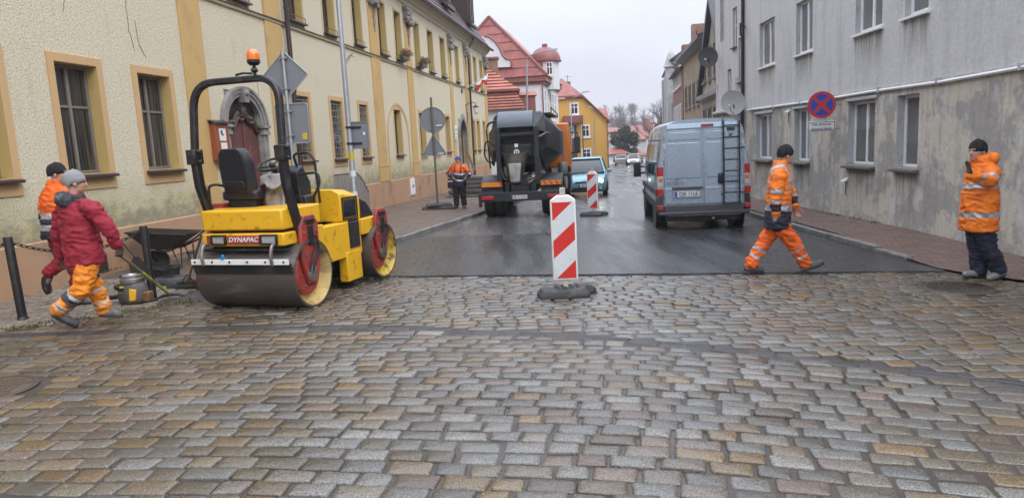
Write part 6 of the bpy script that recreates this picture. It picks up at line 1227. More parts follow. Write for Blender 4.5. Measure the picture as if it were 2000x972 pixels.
# ================================================================== PEOPLE
MT['hivis'] = PM('orange_hi_vis_cloth', (.85, .20, .012), .75, 0, .08, 5, .7, 26, (.50, .10, .02), 5, (.5, .72), bd=.012)
MT['hivis2'] = PM('deep_orange_cloth', (.78, .13, .012), .75, 0, .1, 5, .7, 26, (.40, .08, .02), 5, (.5, .7), bd=.012)
MT['yelorange'] = PM('faded_orange_cloth', (.88, .27, .015), .75, 0, .1, 5, .7, 26, (.50, .16, .03), 5, (.5, .7), bd=.012)
MT['navy'] = PM('navy_cloth', (.018, .021, .042), .8, 0, .2, 5, .4, 50); MT['darkcloth'] = PM('black_cloth', (.016, .016, .018), .85, 0, .25, 5, .4, 60)
MT['greycloth'] = PM('dark_grey_cloth', (.06, .062, .075), .85, 0, .2, 5, .4, 50); MT['crimson'] = PM('crimson_cloth', (.27, .012, .03), .8, 0, .12, 4, .4, 40, (.18, .01, .022), 4, (.5, .8))
MT['reflect'] = PM('reflective_tape', (.42, .42, .44), .35, .3, .1, 8); MT['reflectw'] = PM('worn_reflective_tape', (.50, .49, .47), .45, .1, .2, 9)
MT['beanieblack'] = PM('black_wool', (.012, .012, .014), .95, 0, .2, 9, .6, 160); MT['beaniegrey'] = PM('grey_wool', (.24, .245, .25), .95, 0, .12, 9, .6, 160); MT['cap'] = PM('blue_wool', (.045, .06, .24), .95, 0, .15, 9, .5, 160)
MT['boot'] = PM('dusty_work_boot', (.055, .055, .06), .75, 0, .3, 9, .4, 60, (.18, .165, .15), 6, (.45, .7)); MT['glove'] = PM('dark_work_glove', (.09, .06, .04), .85, 0, .3, 9, .4, 60); MT['redglove'] = PM('red_grey_glove', (.42, .20, .16), .85, 0, .4, 14, .4, 60)
MT['fleece'] = PM('patterned_dark_hood', (.04, .042, .05), .9, 0, .5, 12, .4, 50, (.12, .12, .13), 9, (.5, .6)); MT['hair'] = PM('dark_hair', (.025, .018, .014), .8, 0, .3, 20); MT['eye'] = PM('dark_eye', (.02, .016, .014), .2); MT['sneaker'] = PM('grey_trainers', (.22, .22, .21), .7, 0, .3, 10, .3, 60)

class Cloth:
    """overlapping tapered volumes that are fused into one skin; every source point remembers its cloth"""
    def __init__(s): s.mb = MB(); s.pts = []
    def rings(s, rings, mats):
        s.mb.loft(rings)
        for r_, m_ in zip(rings, mats):
            for p in r_: s.pts.append((p, m_))
    def tube(s, ctrl, rad_, matf=lambda t: 0, n=12, step=.014):
        P = [V(p) for p in ctrl]; L = [0]
        for a, b_ in zip(P, P[1:]): L.append(L[-1] + (b_ - a).length)
        tot = L[-1]; k = max(4, int(tot / step)); pts = []; rr = []; tt = []
        def at(d):
            for i in range(len(P) - 1):
                if d <= L[i + 1] or i == len(P) - 2:
                    f = (d - L[i]) / max(1e-6, L[i + 1] - L[i]); return P[i].lerp(P[i + 1], f), rad_[i] + (rad_[i + 1] - rad_[i]) * f
        for i in range(k + 1):
            d = tot * i / k; a, b_, c = at(max(0, d - .03)), at(d), at(min(tot, d + .03)); pts.append((a[0] + b_[0] * 2 + c[0]) / 4); rr.append(b_[1]); tt.append(i / k)
        pts[0] = P[0]; pts[-1] = P[-1]; e0 = (pts[0] - pts[1]).normalized(); e1 = (pts[-1] - pts[-2]).normalized(); r0, r1 = rr[0], rr[-1]
        pts = [pts[0] + e0 * r0 * .95, pts[0] + e0 * r0 * .7, pts[0] + e0 * r0 * .35] + pts + [pts[-1] + e1 * r1 * .35, pts[-1] + e1 * r1 * .7, pts[-1] + e1 * r1 * .95]
        rr = [r0 * .3, r0 * .72, r0 * .94] + rr + [r1 * .94, r1 * .72, r1 * .3]; tt = [0] * 3 + tt + [1] * 3
        tmp = MB(); tmp.tube(pts, rr, n); b_ = [tmp.v[i * n:(i + 1) * n] for i in range(len(pts))]; s.rings(b_, [matf(t) for t in tt])
    def torso(s, st, matf, n=20):
        """st: (centre, side, forward, half width, half depth)"""
        rings = []; ms = []
        for i in range(len(st) - 1):
            for k in range(6):
                f = k / 6; c, sd, fw, a, b_ = [x + (y - x) * f for x, y in zip(st[i], st[i + 1])]; rings.append([c + sd * a * cos(2 * pi * j / n) + fw * b_ * sin(2 * pi * j / n) for j in range(n)]); ms.append(matf((i + f) / (len(st) - 1)))
        c, sd, fw, a, b_ = st[-1]; rings.append([c + sd * a * cos(2 * pi * j / n) + fw * b_ * sin(2 * pi * j / n) for j in range(n)]); ms.append(matf(1)); s.rings(rings, ms)
    def ball(s, c, ax, r, m_=0, n=12, k=8):
        """ax: three axes, r: three radii"""
        rings = []
        for i in range(k + 1):
            a = -pi / 2 + pi * i / k; e = max(cos(a), .03); rings.append([c + ax[0] * r[0] * e * cos(2 * pi * j / n) + ax[1] * r[1] * e * sin(2 * pi * j / n) + ax[2] * r[2] * sin(a) for j in range(n)])
        s.rings(rings, [m_] * (k + 1))
    def finish(s, name, mats, parent, off, vox, wr=0, wsc=7, seed=0, sm=3, over=None):
        me = s.mb.mesh('tmp', [MT['skin']]); bm = bmesh.new(); bm.from_mesh(me); bmesh.ops.recalc_face_normals(bm, faces=bm.faces); bm.to_mesh(me); bm.free()
        o = bpy.data.objects.new('tmp', me); COL.objects.link(o); r_ = o.modifiers.new('r', 'REMESH'); r_.mode = 'VOXEL'; r_.voxel_size = vox; q = o.modifiers.new('s', 'SMOOTH'); q.factor = .5; q.iterations = sm
        bpy.context.view_layer.update(); nm = bpy.data.meshes.new_from_object(o.evaluated_get(bpy.context.evaluated_depsgraph_get())); bpy.data.objects.remove(o); bpy.data.meshes.remove(me)
        kd = kdtree.KDTree(len(s.pts))
        for i, (p, m_) in enumerate(s.pts): kd.insert(p, i)
        kd.balance(); nm.materials.clear(); nm.name = name
        for m_ in mats: nm.materials.append(m_)
        if len(mats) > 1: nm.polygons.foreach_set('material_index', [(over(p.center, s.pts[kd.find(p.center)[1]][1]) if over else s.pts[kd.find(p.center)[1]][1]) for p in nm.polygons])
        co = []
        for v_ in nm.vertices:
            p = v_.co.copy()
            if wr:
                k = p * wsc + V((seed, 0, 0)); n_ = noise.noise(V((k.x, k.y, k.z * 1.7))); n2 = 1 - abs(noise.noise(V((k.x * 1.6 + k.z, k.y * 1.6 + 7, k.z * 2.2)))) * 2; n3 = noise.noise(V((k.x * 3.1, k.y * 3.1, k.z * 4.5))); p += v_.normal * (wr * (n_ * .9 + n2 * .95 + n3 * .35))
            co += list(p - off)
        nm.vertices.foreach_set('co', co); nm.polygons.foreach_set('use_smooth', [True] * len(nm.polygons)); nm.update()
        ob = bpy.data.objects.new(name, nm); COL.objects.link(ob); ob.parent = parent; return ob

def hand(g, wrist, d, pn, ts, m_=0, curl=.5, sc=1.0):
    """d: along the hand, pn: out of the palm, ts: towards the thumb"""
    d = d.normalized(); pn = (pn - d * pn.dot(d)).normalized(); ts = (ts - d * ts.dot(d) - pn * ts.dot(pn)).normalized()
    c = wrist + d * .052 * sc; g.ball(c, (ts, pn, d), (.044 * sc, .019 * sc, .060 * sc), m_)
    g.tube([wrist - d * .03, wrist + d * .03], [.029 * sc, .031 * sc], lambda t: m_, 10)
    for i, (o_, L) in enumerate(((.031, .072), (.011, .082), (-.010, .076), (-.030, .060))):
        b_ = wrist + d * .093 * sc + ts * o_ * sc; p = [wrist + d * .06 * sc + ts * o_ * .9 * sc, b_]; a = .1
        for k in range(3):
            a += curl * (.6 + .12 * i); sg = L * sc * (.42, .32, .26)[k]; p.append(p[-1] + (d * cos(a) + pn * sin(a)) * sg)
        g.tube(p, [.0105 * sc, .0105 * sc, .0098 * sc, .009 * sc, .0078 * sc], lambda t: m_, 8, .008)
    t0 = wrist + d * .022 * sc + ts * .034 * sc; t1 = t0 + (ts * .7 + d * .65 + pn * .25) * .034 * sc; t2 = t1 + (ts * .25 + d * .85 + pn * (.2 + curl * .6)) * .030 * sc; t3 = t2 + (d * .8 + pn * (.3 + curl * .6)) * .024 * sc
    g.tube([wrist + d * .03 * sc, t0, t1, t2, t3], [.015 * sc, .0135 * sc, .012 * sc, .0105 * sc, .008 * sc], lambda t: m_, 8, .008)

def stripe(*bands, base=0):
    def f(t):
        for a, b_, m_ in bands:
            if a <= t <= b_: return m_
        return base
    return f
def person(label, J, f, hf, jm, jt, ja, tm, tl, hat, boots, hem=.0, hands=(None, None), handmat='skin', hood=None, wrk=.008, jl=1.0, tilt=0, belly=1.0, hatband=True, seed=0, legs=(1, 1), trw=1.0, brace=None):
    """J: joints in metres; f: body heading; hf: where the face looks; jm/tm: jacket and trouser materials; jt, ja, tl: material by position along torso, arm, leg"""
    up = V((0, 0, 1)); f = V(f).normalized(); hf = V(hf).normalized(); base = V((J['pelvis'].x, J['pelvis'].y, gz(J['pelvis'].x, J['pelvis'].y)))
    t_ = thing('person', label, 'person', base); H = J['head']; hs = hf.cross(up).normalized(); hu = hs.cross(hf).normalized()
    side = (J['shR'] - J['shL']); side = side.normalized(); tu = (J['neck'] - J['pelvis']).normalized(); tf = tu.cross(side).normalized() if tu.cross(side).dot(f) > 0 else -tu.cross(side).normalized()
    # --- the body: one continuous skin
    g = Cloth(); ax = (hs, hf, hu)
    g.ball(H + hu * .025 - hf * .008, ax, (.076, .096, .098)); g.ball(H - hu * .055 + hf * .022, ax, (.058, .068, .062)); g.ball(H - hu * .02 + hf * .03, ax, (.066, .066, .07))
    g.tube([H + hu * .012 + hf * .090, H - hu * .022 + hf * .112, H - hu * .034 + hf * .104], [.010, .0145, .013], n=8, step=.008)
    g.tube([H - hu * .060 + hf * .080 - hs * .02, H - hu * .058 + hf * .089, H - hu * .060 + hf * .080 + hs * .02], [.008, .0095, .008], n=8, step=.008)
    g.tube([H + hu * .028 + hf * .086 - hs * .045, H + hu * .032 + hf * .094, H + hu * .028 + hf * .086 + hs * .045], [.010, .012, .010], n=8, step=.01)
    g.ball(H - hu * .098 + hf * .062, ax, (.026, .022, .02))
    for s_ in (1, -1): g.ball(H + hs * .079 * s_ - hu * .012 - hf * .012, ax, (.012, .022, .033))
    g.tube([H - hu * .05 - hf * .02, J['neck'] - tu * .05], [.056, .062]); ch_ = J['neck'].lerp(J['pelvis'], .28); wa = J['neck'].lerp(J['pelvis'], .7)
    g.torso([(J['pelvis'] - tu * .09, side, tf, .13, .09), (J['pelvis'], side, tf, .155, .105), (wa, side, tf, .14, .10), (ch_, side, tf, .16, .11), (J['neck'] - tu * .05, side, tf, .11, .07), (J['neck'] + tu * .02, side, tf, .055, .055)], lambda t: 0)
    for k in 'LR':
        g.tube([J['neck'].lerp(J['sh' + k], .55) - tu * .03, J['sh' + k] - tu * .02, J['el' + k], J['wr' + k]], [.055, .058, .042, .028]); g.tube([J['pelvis'].lerp(J['hip' + k], .7), J['hip' + k], J['kn' + k], J['an' + k]], [.085, .08, .055, .04]); fd = (J['toe' + k] - J['an' + k]); g.tube([J['an' + k], J['an' + k] + fd * .3, J['an' + k] + fd * .6 + up * .01], [.032, .03, .02])
        w_ = J['wr' + k]; dd, pn, ts, cu = (hands[0 if k == 'L' else 1] or ((w_ - J['el' + k]), -side * (1 if k == 'R' else -1), tf, .45)); hand(g, w_, V(dd), V(pn), V(ts), 1, cu, 1.05)
    body = g.finish('body', [MT['skin'], MT[handmat]], t_, base, .0085, sm=2)
    for s_ in (1, -1): MB().ball(H + hs * .031 * s_ + hu * .006 + hf * .0795 - base, .0095, 8, 5).build('eye', MT['eye'], t_)
    # --- hat
    if hat:
        hm = MB(); rings = []; n = 20
        for z, a, b_, sh in ((-.012, .083, .104, 0), (.012, .089, .110, 0), (.034, .092, .113, 0), (.046, .088, .109, -.002), (.075, .084, .104, -.004), (.105, .068, .086, -.01), (.128, .042, .056, -.016), (.140, .012, .016, -.02)):
            rings.append([H + hu * (z + .006 * cos(j * 4.)) + hs * a * 1.04 * cos(2 * pi * j / n) + hf * (b_ * 1.02 * sin(2 * pi * j / n) - .012 + sh) - hu * (.035 * -sin(2 * pi * j / n) + .0) * (-1 if False else 1) * (0.6 if z < .04 else .3) - base for j in range(n)])
        for r_ in rings:
            for j, p in enumerate(r_): r_[j] = p + V((0, 0, .004)) * noise.noise(p * 30)
        hm.loft(rings); hm.build('knitted_hat', MT[hat], t_, ang=80)
    # --- jacket
    g = Cloth(); lo = J['pelvis'] - tu * (.10 + hem); w_ = belly
    g.torso([(lo, side, tf, .225 * w_, .165 * w_), (J['pelvis'] + tu * .02, side, tf, .222 * w_, .162 * w_), (wa, side, tf, .215 * w_, .158 * w_), (J['neck'].lerp(J['pelvis'], .45), side, tf, .222, .158), (ch_, side, tf, .215, .15), (J['neck'] - tu * .06, side, tf, .165, .115), (J['neck'] - tu * .005, side, tf, .098, .09), (J['neck'] + tu * .065 + tf * .0, side, tf, .082, .086)], jt)
    for k in 'LR': g.tube([J['neck'].lerp(J['sh' + k], .45) - tu * .035, J['sh' + k] - tu * .03, J['el' + k], J['wr' + k] + (J['el' + k] - J['wr' + k]).normalized() * .02], [.075, .088, .070, .052], ja)
    if hood is not None: g.ball(J['neck'] - tf * .10 + tu * .01, (side, tf, tu), (.125, .07, .085), hood); g.torso([(J['neck'] - tu * .03, side, tf, .13, .11), (J['neck'] + tu * .05, side, tf, .105, .105)], lambda t: hood)
    ov = None
    if brace is not None:
        def ov(p, i):
            q = p - J['neck']; return brace if i == 0 and .075 < abs(q.dot(side)) < .118 and -.36 < q.dot(tu) < .03 else i
    g.finish('jacket', [MT[m_] for m_ in jm], t_, base, .0105, wrk * 1.7, 6.5, seed, 2, ov)
    # --- trousers
    g = Cloth(); g.torso([(J['pelvis'] - tu * .10, side, tf, .165, .12), (J['pelvis'] + tu * .03, side, tf, .18, .13), (J['pelvis'] + tu * .10, side, tf, .17, .125)], lambda t: tl('P', t))
    for k in 'LR': g.tube([J['pelvis'].lerp(J['hip' + k], .8), J['hip' + k], J['kn' + k], J['an' + k] + V((0, 0, .015))], [.105 * trw, .112 * trw, .088 * trw, .078 * trw], lambda t, k=k: tl(k, t))
    g.finish('trousers', [MT[m_] for m_ in tm], t_, base, .0105, wrk * 1.9, 7, seed + 3, 2)
    # --- boots
    for k in 'LR':
        a, b_ = J['an' + k], J['toe' + k]; hl_ = J.get('heel' + k) or (a - (b_ - a) * .25 * V((1, 1, 0)) - up * .055); d = (b_ - hl_); n_ = d.normalized(); sd_ = n_.cross(up).normalized(); u_ = sd_.cross(n_).normalized(); L = max(d.length, .24); g = Cloth()
        g.tube([hl_ + n_ * .035 + u_ * .045, hl_ + n_ * L * .35 + u_ * .05, hl_ + n_ * L * .7 + u_ * .042, hl_ + n_ * (L - .03) + u_ * .038], [.040, .043, .045, .038]); g.tube([a + (J['kn' + k] - a).normalized() * .09, a, hl_ + n_ * .08 + u_ * .05], [.058, .054, .046]); bo_ = g.finish('boot', [MT[boots]], t_, base, .009, .002, 14, seed)
        so_ = MB(); pr_ = []
        for q in range(14): A_ = 2 * pi * q / 14; pr_.append(hl_ + n_ * (L / 2 + (L / 2 + .008) * cos(A_)) + sd_ * (.050 * sin(A_) * (1.0 if cos(A_) > -.3 else .85)) - base)
        so_.prism(pr_, u_ * .022).build('sole', MT['rubber'], bo_)
    return t_
def joints(dep, **k): return {n: AT(u, v_, dep + (r_[0] if r_ else 0)) for n, (u, v_, *r_) in k.items()}

# A: crimson jacket, grey hat, walking with a pick
JA = joints(7.65, head=(147, 357), neck=(143, 389), pelvis=(163, 492), shL=(122, 408, .13), shR=(183, 404, -.13), elL=(113, 458, .12), wrL=(121, 500, .16), elR=(211, 446, -.12), wrR=(229, 480, -.04), hipL=(155, 505, .08), hipR=(172, 507, -.07), knL=(186, 562, .16), anL=(202, 603, .22), toeL=(231, 619, .24), heelL=(195, 618, .2), knR=(163, 562, -.12), anR=(118, 606, -.06), toeR=(149, 640, -.02), heelR=(101, 617, -.08))
person('worker in a crimson jacket and grey knitted hat carrying a long handled pick', JA, (.75, .66, 0), (.8, .6, -.05), ('crimson', 'fleece'), lambda t: 0, lambda t: 0, ('yelorange', 'reflectw', 'greycloth'), lambda k, t: (0 if k == 'P' else 2 if (k == 'L' and .34 < t < .46) else 1 if (.60 < t < .655 or .84 < t < .885 or .92 < t < .955) else 2 if (k == 'R' and .66 < t < .76) else 0), 'beaniegrey', 'boot', .03, (None, (V((.1, .15, -1)), V((-.5, .3, 0)), V((.5, .7, 0)), .8)), 'glove', 1, .010, seed=1, belly=1.04)
# B: behind A, orange jacket, crimson trousers, leg lifted
JB = joints(9.0, head=(113, 339), neck=(109, 362), pelvis=(112, 447), shL=(92, 378, .12), shR=(124, 376, -.10), elL=(87, 414, .12), wrL=(90, 446, .12), elR=(128, 412, -.1), wrR=(135, 440, -.05), hipL=(107, 455, .08), hipR=(119, 456, -.08), knL=(125, 506, .05), anL=(98, 532, .0), toeL=(90, 566, .02), heelL=(84, 541, 0), knR=(146, 510, .0), anR=(152, 555, .05), toeR=(170, 570, .06), heelR=(146, 568, .04))
JB['toeR'].z = gz(-5.2, 9) + .02; JB['heelR'].z = gz(-5.2, 9) + .02; JB['anR'].z = gz(-5.2, 9) + .09
person('worker in an orange jacket and crimson trousers stepping behind the crimson jacket', JB, (.95, .3, 0), (.95, .3, 0), ('hivis2', 'reflect', 'navy'), stripe((0, .1, 2), (.1, .17, 1), (.17, .24, 2), (.24, .31, 1)), stripe((.60, .68, 1), (.68, .80, 2), (.80, .87, 1), (.87, 1, 2)), ('crimson', 'greycloth'), lambda k, t: 0, 'beanieblack', 'boot', .02, (None, None), 'glove', None, .008, seed=7)
# C: standing by the truck, facing us
JC = joints(23.4, head=(894.5, 313.5), neck=(894.5, 322.5), pelvis=(896.5, 357), shL=(908, 327), shR=(881.5, 327), elL=(917.5, 340, -.05), elR=(875.5, 340, -.05), wrL=(911, 347, -.2), wrR=(883, 347, -.2), hipL=(901.5, 360), hipR=(891.5, 360), knL=(905.5, 384, -.03), knR=(891, 384, -.03), anL=(907, 405.5), anR=(892, 406), toeL=(908.5, 410.5, -.2), toeR=(889, 411, -.2), heelL=(907, 409, .05), heelR=(892, 409.5, .05))
for k in ('toeL', 'toeR', 'heelL', 'heelR'): JC[k].z = gz(JC[k].x, JC[k].y) + .105
for k in ('anL', 'anR'): JC[k].z = gz(JC[k].x, JC[k].y) + .19
pc = person('man in a blue hat and orange jacket standing with hands on hips beside the truck', JC, (.08, -1, 0), (.05, -1, -.05), ('hivis2', 'reflect', 'navy'), stripe((0, .17, 2), (.17, .22, 1), (.22, .36, 2), (.36, .43, 1)), stripe((.55, .68, 2), (.68, .76, 1), (.76, 1, 2)), ('darkcloth',), lambda k, t: 0, 'cap', 'boot', .03, (None, None), 'skin', None, .010, seed=13, belly=1.05, brace=2)
tb = MB()
for s_ in (1, -1): tb.tube([V((s_ * .13, -.13, 1.42)), V((s_ * .14, -.20, 1.25)), V((s_ * .12, -.20, 1.05))], .018, 6)
bgp = thing('shoulder_bag', 'small black bag hanging at the hip of the standing man', 'bag', JC['wrR'] + V((-.06, .02, -.14)), 0); MB().prism([(-.11, -.06, -.2), (.09, -.06, -.2), (.11, -.06, .1), (-.09, -.06, .12)], (0, .13, 0)).build('body', MT['darkcloth'], bgp, bevel=.03); MB().box(-.09, .07, -.075, -.06, .0, .05).build('trim', MT['reflect'], bgp, bevel=.004); MB().tube(bend([(-.08, 0, .1), (-.05, 0, .35), (.15, .1, .62)], .1), .014, 5).build('strap', MT['darkcloth'], bgp)
# D: striding across the fresh asphalt
JD = joints(9.5, head=(1535, 303), neck=(1525, 324), pelvis=(1519, 425), shL=(1524, 343, .17), shR=(1522, 343, -.17), elL=(1546, 380, .20), wrL=(1552, 404, .16), elR=(1515, 386, -.21), wrR=(1515, 418, -.19), hipL=(1517, 436, .08), hipR=(1521, 436, -.08), knL=(1492, 474, .09), anL=(1467, 517, .08), toeL=(1491, 532, .07), heelL=(1453, 529, .08), knR=(1550, 475, -.07), anR=(1572, 515, -.06), toeR=(1609, 516, -.08), heelR=(1566, 532, -.06))
def tD(k, t):
    if k == 'P': return 0
    if .64 < t < .70 or .80 < t < .86: return 1
    return 2 if (k == 'R' and (.02 < t < .14)) else 0
person('worker in orange and navy with a black hat striding along the asphalt edge', JD, (.99, .12, 0), (.99, .1, -.06), ('hivis', 'reflect', 'navy'), stripe((0, .20, 2), (.20, .27, 1), (.44, .47, 1)), stripe((.50, .575, 1), (.70, .77, 1), (.80, .96, 2), base=0), ('hivis2', 'reflect', 'navy'), tD, 'beanieblack', 'boot', .04, ((V((.3, 0, -1)), V((0, -.5, 0)), V((1, 0, 0)), .6), (V((.05, 0, -1)), V((0, .6, 0)), V((1, 0, 0)), .55)), 'redglove', None, .009, seed=19, belly=1.0, brace=1)
# E: right edge, facing left with one hand raised
JE = joints(8.65, head=(1909, 295), neck=(1917, 314), pelvis=(1912, 418), shL=(1938, 332, -.16), shR=(1908, 332, .16), elL=(1934, 355, -.30), wrL=(1894, 342, -.30), elR=(1893, 368, .24), wrR=(1886, 398, .2), hipL=(1916, 430, -.08), hipR=(1905, 430, .08), knR=(1908, 484, .08), anR=(1912, 527, .08), toeR=(1881, 541, .05), heelR=(1923, 541, .08), knL=(1930, 482, -.10), anL=(1950, 527, -.06), toeL=(1930, 549, -.14), heelL=(1964, 537, -.03))
person('older worker in a long orange jacket raising one gloved hand by the grey wall', JE, (-.97, -.2, 0), (-.96, -.25, -.02), ('hivis', 'reflect'), stripe((.115, .165, 1), (.40, .455, 1)), stripe((.42, .50, 1), (.74, .82, 1)), ('navy',), lambda k, t: 0, 'beanieblack', 'sneaker', .10, ((V((-.18, -.05, 1)), V((-1, 0, -.1)), V((0, -1, 0)), .12), None), 'glove', 0, .010, seed=23, belly=1.14, trw=1.08)
# ================================================================== BARRIERS, SIGNS, TOOLS
def barrier(label, p, rz, group):
    t_ = thing('barrier_board', label, 'barrier', p, rz, group); z0, z1, w_ = .20, 1.265, .158
    pr_ = [(-w_, -.035, z0), (w_, -.035, z0), (w_, -.035, z1 - .06), (w_ * .45, -.035, z1), (-w_ * .45, -.035, z1), (-w_, -.035, z1 - .06)]
    bd_ = MB().prism(pr_, (0, .07, 0)).build('panel', MT['white'], t_, bevel=.016); U = .27; x0, zt = -.135, z1 - .085; H_ = zt - z0 - .03; sc = H_ / 4.08
    for q in ([(0, 0), (.93, 0), (0, .98)], [(0, 2.04), (1, 1.03), (1, 2.02), (0, 3.0)], [(1, 3.1), (1, 4.08), (.09, 4.08)]):
        for yf, dy, n_ in ((-.036, -.003, 'front'), (.036, .003, 'back')): MB().prism([(x0 + u * U, yf, zt - v_ * sc) for u, v_ in q], (0, dy, 0)).build('red_stripe', MT['barred'], bd_, smooth=False)
    for q in ([(0, .98), (.93, 0), (1, 0), (1, 1.03), (0, 2.04)], [(0, 3.0), (1, 2.02), (1, 3.1), (.09, 4.08), (0, 4.08)]): MB().prism([(x0 + u * U, -.036, zt - v_ * sc) for u, v_ in q], (0, -.003, 0)).build('white_stripe', MT['sheet'], bd_, smooth=False)
    MB().prism([(-.035, -.025, z1 - .005), (.035, -.025, z1 - .005), (.033, -.025, z1 + .09), (-.033, -.025, z1 + .09)], (0, .05, 0)).build('lamp_socket', MT['socket'], t_, bevel=.008)
    MB().box(-.03, .03, -.02, .02, .07, .22).build('post', MT['socket'], t_, bevel=.004)
    ft = MB(); a = rad(-14)
    M = Matrix.Rotation(rad(10), 4, 'Z'); l0 = [(-.36, -.20), (.20, -.20), (.27, -.13), (.27, .0), (.40, .02), (.40, .20), (-.10, .20), (-.16, .10), (-.36, .08)]
    lo = [M @ V((x, y, .0)) for x, y in l0]; md = [M @ V((x, y, .055)) for x, y in l0]; hi = [M @ V((x * .86, y * .80, .115)) for x, y in l0]
    fb = ft.loft([lo, md, hi]).build('foot', MT['rubberbase'], t_, bevel=.012); MB().cbox(M @ V((-.08, -.165, .088)), (.20, .05, .012), 0, (M @ Matrix.Rotation(rad(38), 4, 'X')).to_3x3()).build('grip_slot', MT['black'], fb)
    for i in range(4):
        for j in range(2): MB().lathe([(.025, .112), (.022, .128), (.004, .128)], M @ V((-.12 + i * .09, -.06 + j * .12, 0)), n=10).build('stud', MT['rubberbase'], fb)
    return t_
MT['barred'] = PM('red_reflective_sheet', (.56, .025, .02), .4, 0, .12, 6, .05, 60, (.30, .04, .035), 7, (.6, .75)); MT['sheet'] = PM('white_reflective_sheet', (.60, .62, .64), .42, 0, .07, 8, .05, 80, (.40, .40, .38), 6, (.55, .75)); MT['socket'] = PM('grimy_pale_plastic', (.46, .44, .38), .6, 0, .15, 12, .1, 60, (.2, .19, .16), 9, (.5, .75))
p = G(1106, 577); b1 = barrier('large red and white striped board standing where the cobbles meet the asphalt', V((p.x, p.y, gz(p.x, p.y))), -.04, 'striped barrier boards')
p = G(1159, 421); b2 = copy_tree(b1); b2.location = V((p.x, p.y, gz(p.x, p.y))); b2.rotation_euler = (0, 0, -.5); b2['label'] = 'smaller looking striped board standing on the road by the blue car'
MT['sticker'] = PM('yellow_sticker', (.55, .40, .03), .5)
# priority sign and its plate, seen from behind
pc = AT(556, 147, 13.0); gx, gy = pc.x, pc.y
ds = thing('priority_sign', 'diamond shaped road sign seen from behind with a grey plate below', 'road sign', (gx, gy, gz(gx, gy) + .1), -.06); zc = pc.z - gz(gx, gy) - .1; h_ = .425
def rnd(poly, r, n=4): return bend([poly[0].lerp(poly[1], .5)] + [poly[i % 4] for i in range(1, 5)] + [poly[0].lerp(poly[1], .5)], r, n)[:-1]
dm = [V((0, .03, zc + h_)), V((-h_, .03, zc)), V((0, .03, zc - h_)), V((h_, .03, zc))]
so_ = MB().prism(rnd(dm, .05), (0, .004, 0)).build('diamond', MT['signback'], ds, smooth=False); MB().tube(rnd([p + V((0, -.006, 0)) for p in dm], .05), .011, 5, closed=True).build('rim', MT['galv'], so_)
zb_ = AT(562, 242, 13.0).z - gz(gx, gy) - .1; xb = .05; pr_ = [V((xb - .31, .03, zb_ - .36)), V((xb - .31, .03, zb_ + .36)), V((xb + .31, .03, zb_ + .36)), V((xb + .31, .03, zb_ - .36))]
pb = MB().prism(rnd(pr_, .06), (0, .004, 0)).build('plate', MT['signback'], ds, smooth=False); MB().tube(rnd([p + V((0, -.006, 0)) for p in pr_], .06), .010, 5, closed=True).build('rim', MT['galv'], pb); MB().box(xb + .17, xb + .26, .022, .029, zb_ - .30, zb_ - .18).build('sticker', MT['sticker'], pb, smooth=False)
MB().tube([(0, 0, -.1), (0, 0, zc + h_ + .02)], .033, 10).build('pole', MT['galv'], ds)
for z in (zc + .3, zc - .25, zb_ + .22, zb_ - .22): MB().box(-.07, .07, -.02, .03, z - .018, z + .018).tube([(0, 0, z - .02), (0, 0, z + .02)], .042, 10).build('clamp', MT['steel'], ds, bevel=.004)
# lamp post
pl = AT(700, 440, 15.0); pz = gz(pl.x, 15) + .1; lp = thing('lamp_post', 'slim galvanised lamp post with a grey box sign seen from behind', 'lamp post', (pl.x - .03, 15.0, pz)); 
MB().lathe([(.075, -.1), (.075, .9), (.062, .95), (.055, 3), (.045, 8.2)], n=14).build('pole', MT['galv'], lp); hz2 = AT(700, 264, 15).z - pz
q = MB().box(.0, .40, .05, .075, hz2 - .29, hz2 + .29); bs = q.build('sign_back', MT['signback'], lp, bevel=.012); q = MB()
for z in (hz2 - .17, hz2 + .17): MB().box(-.08, .25, .02, .05, z - .02, z + .02).tube([(0, 0, z - .025), (0, 0, z + .025)], .075, 12).build('clamp', MT['black'], lp, bevel=.004)
rim_ = MB(); frame_ring(rim_, .0, .40, hz2 - .29, hz2 + .29, .025, .035, .05); rim_.build('sign_lip', MT['signback'], bs, smooth=False); MB().box(.28, .33, .043, .049, hz2 + .0, hz2 + .06).build('sticker', MT['signwhite'], bs, smooth=False); MB().lathe([(.062, hz2 - .52), (.062, hz2 - .36)], n=14).build('sticker', MT['sticker'], lp)
for z in (.9, 1.35): MB().lathe([(.0665, z), (.0665, z + .13)], n=14).build('sticker', MT['signwhite'], lp)
MB().tube([(.05, 0, hz2 + 1.55), (.15, -.02, hz2 + 1.66), (.24, -.02, hz2 + 1.62)], .008, 5).tube([(.06, 0, hz2 + 1.5), (.2, .04, hz2 + 1.7)], .008, 5).build('twig', MT['wood'], lp)
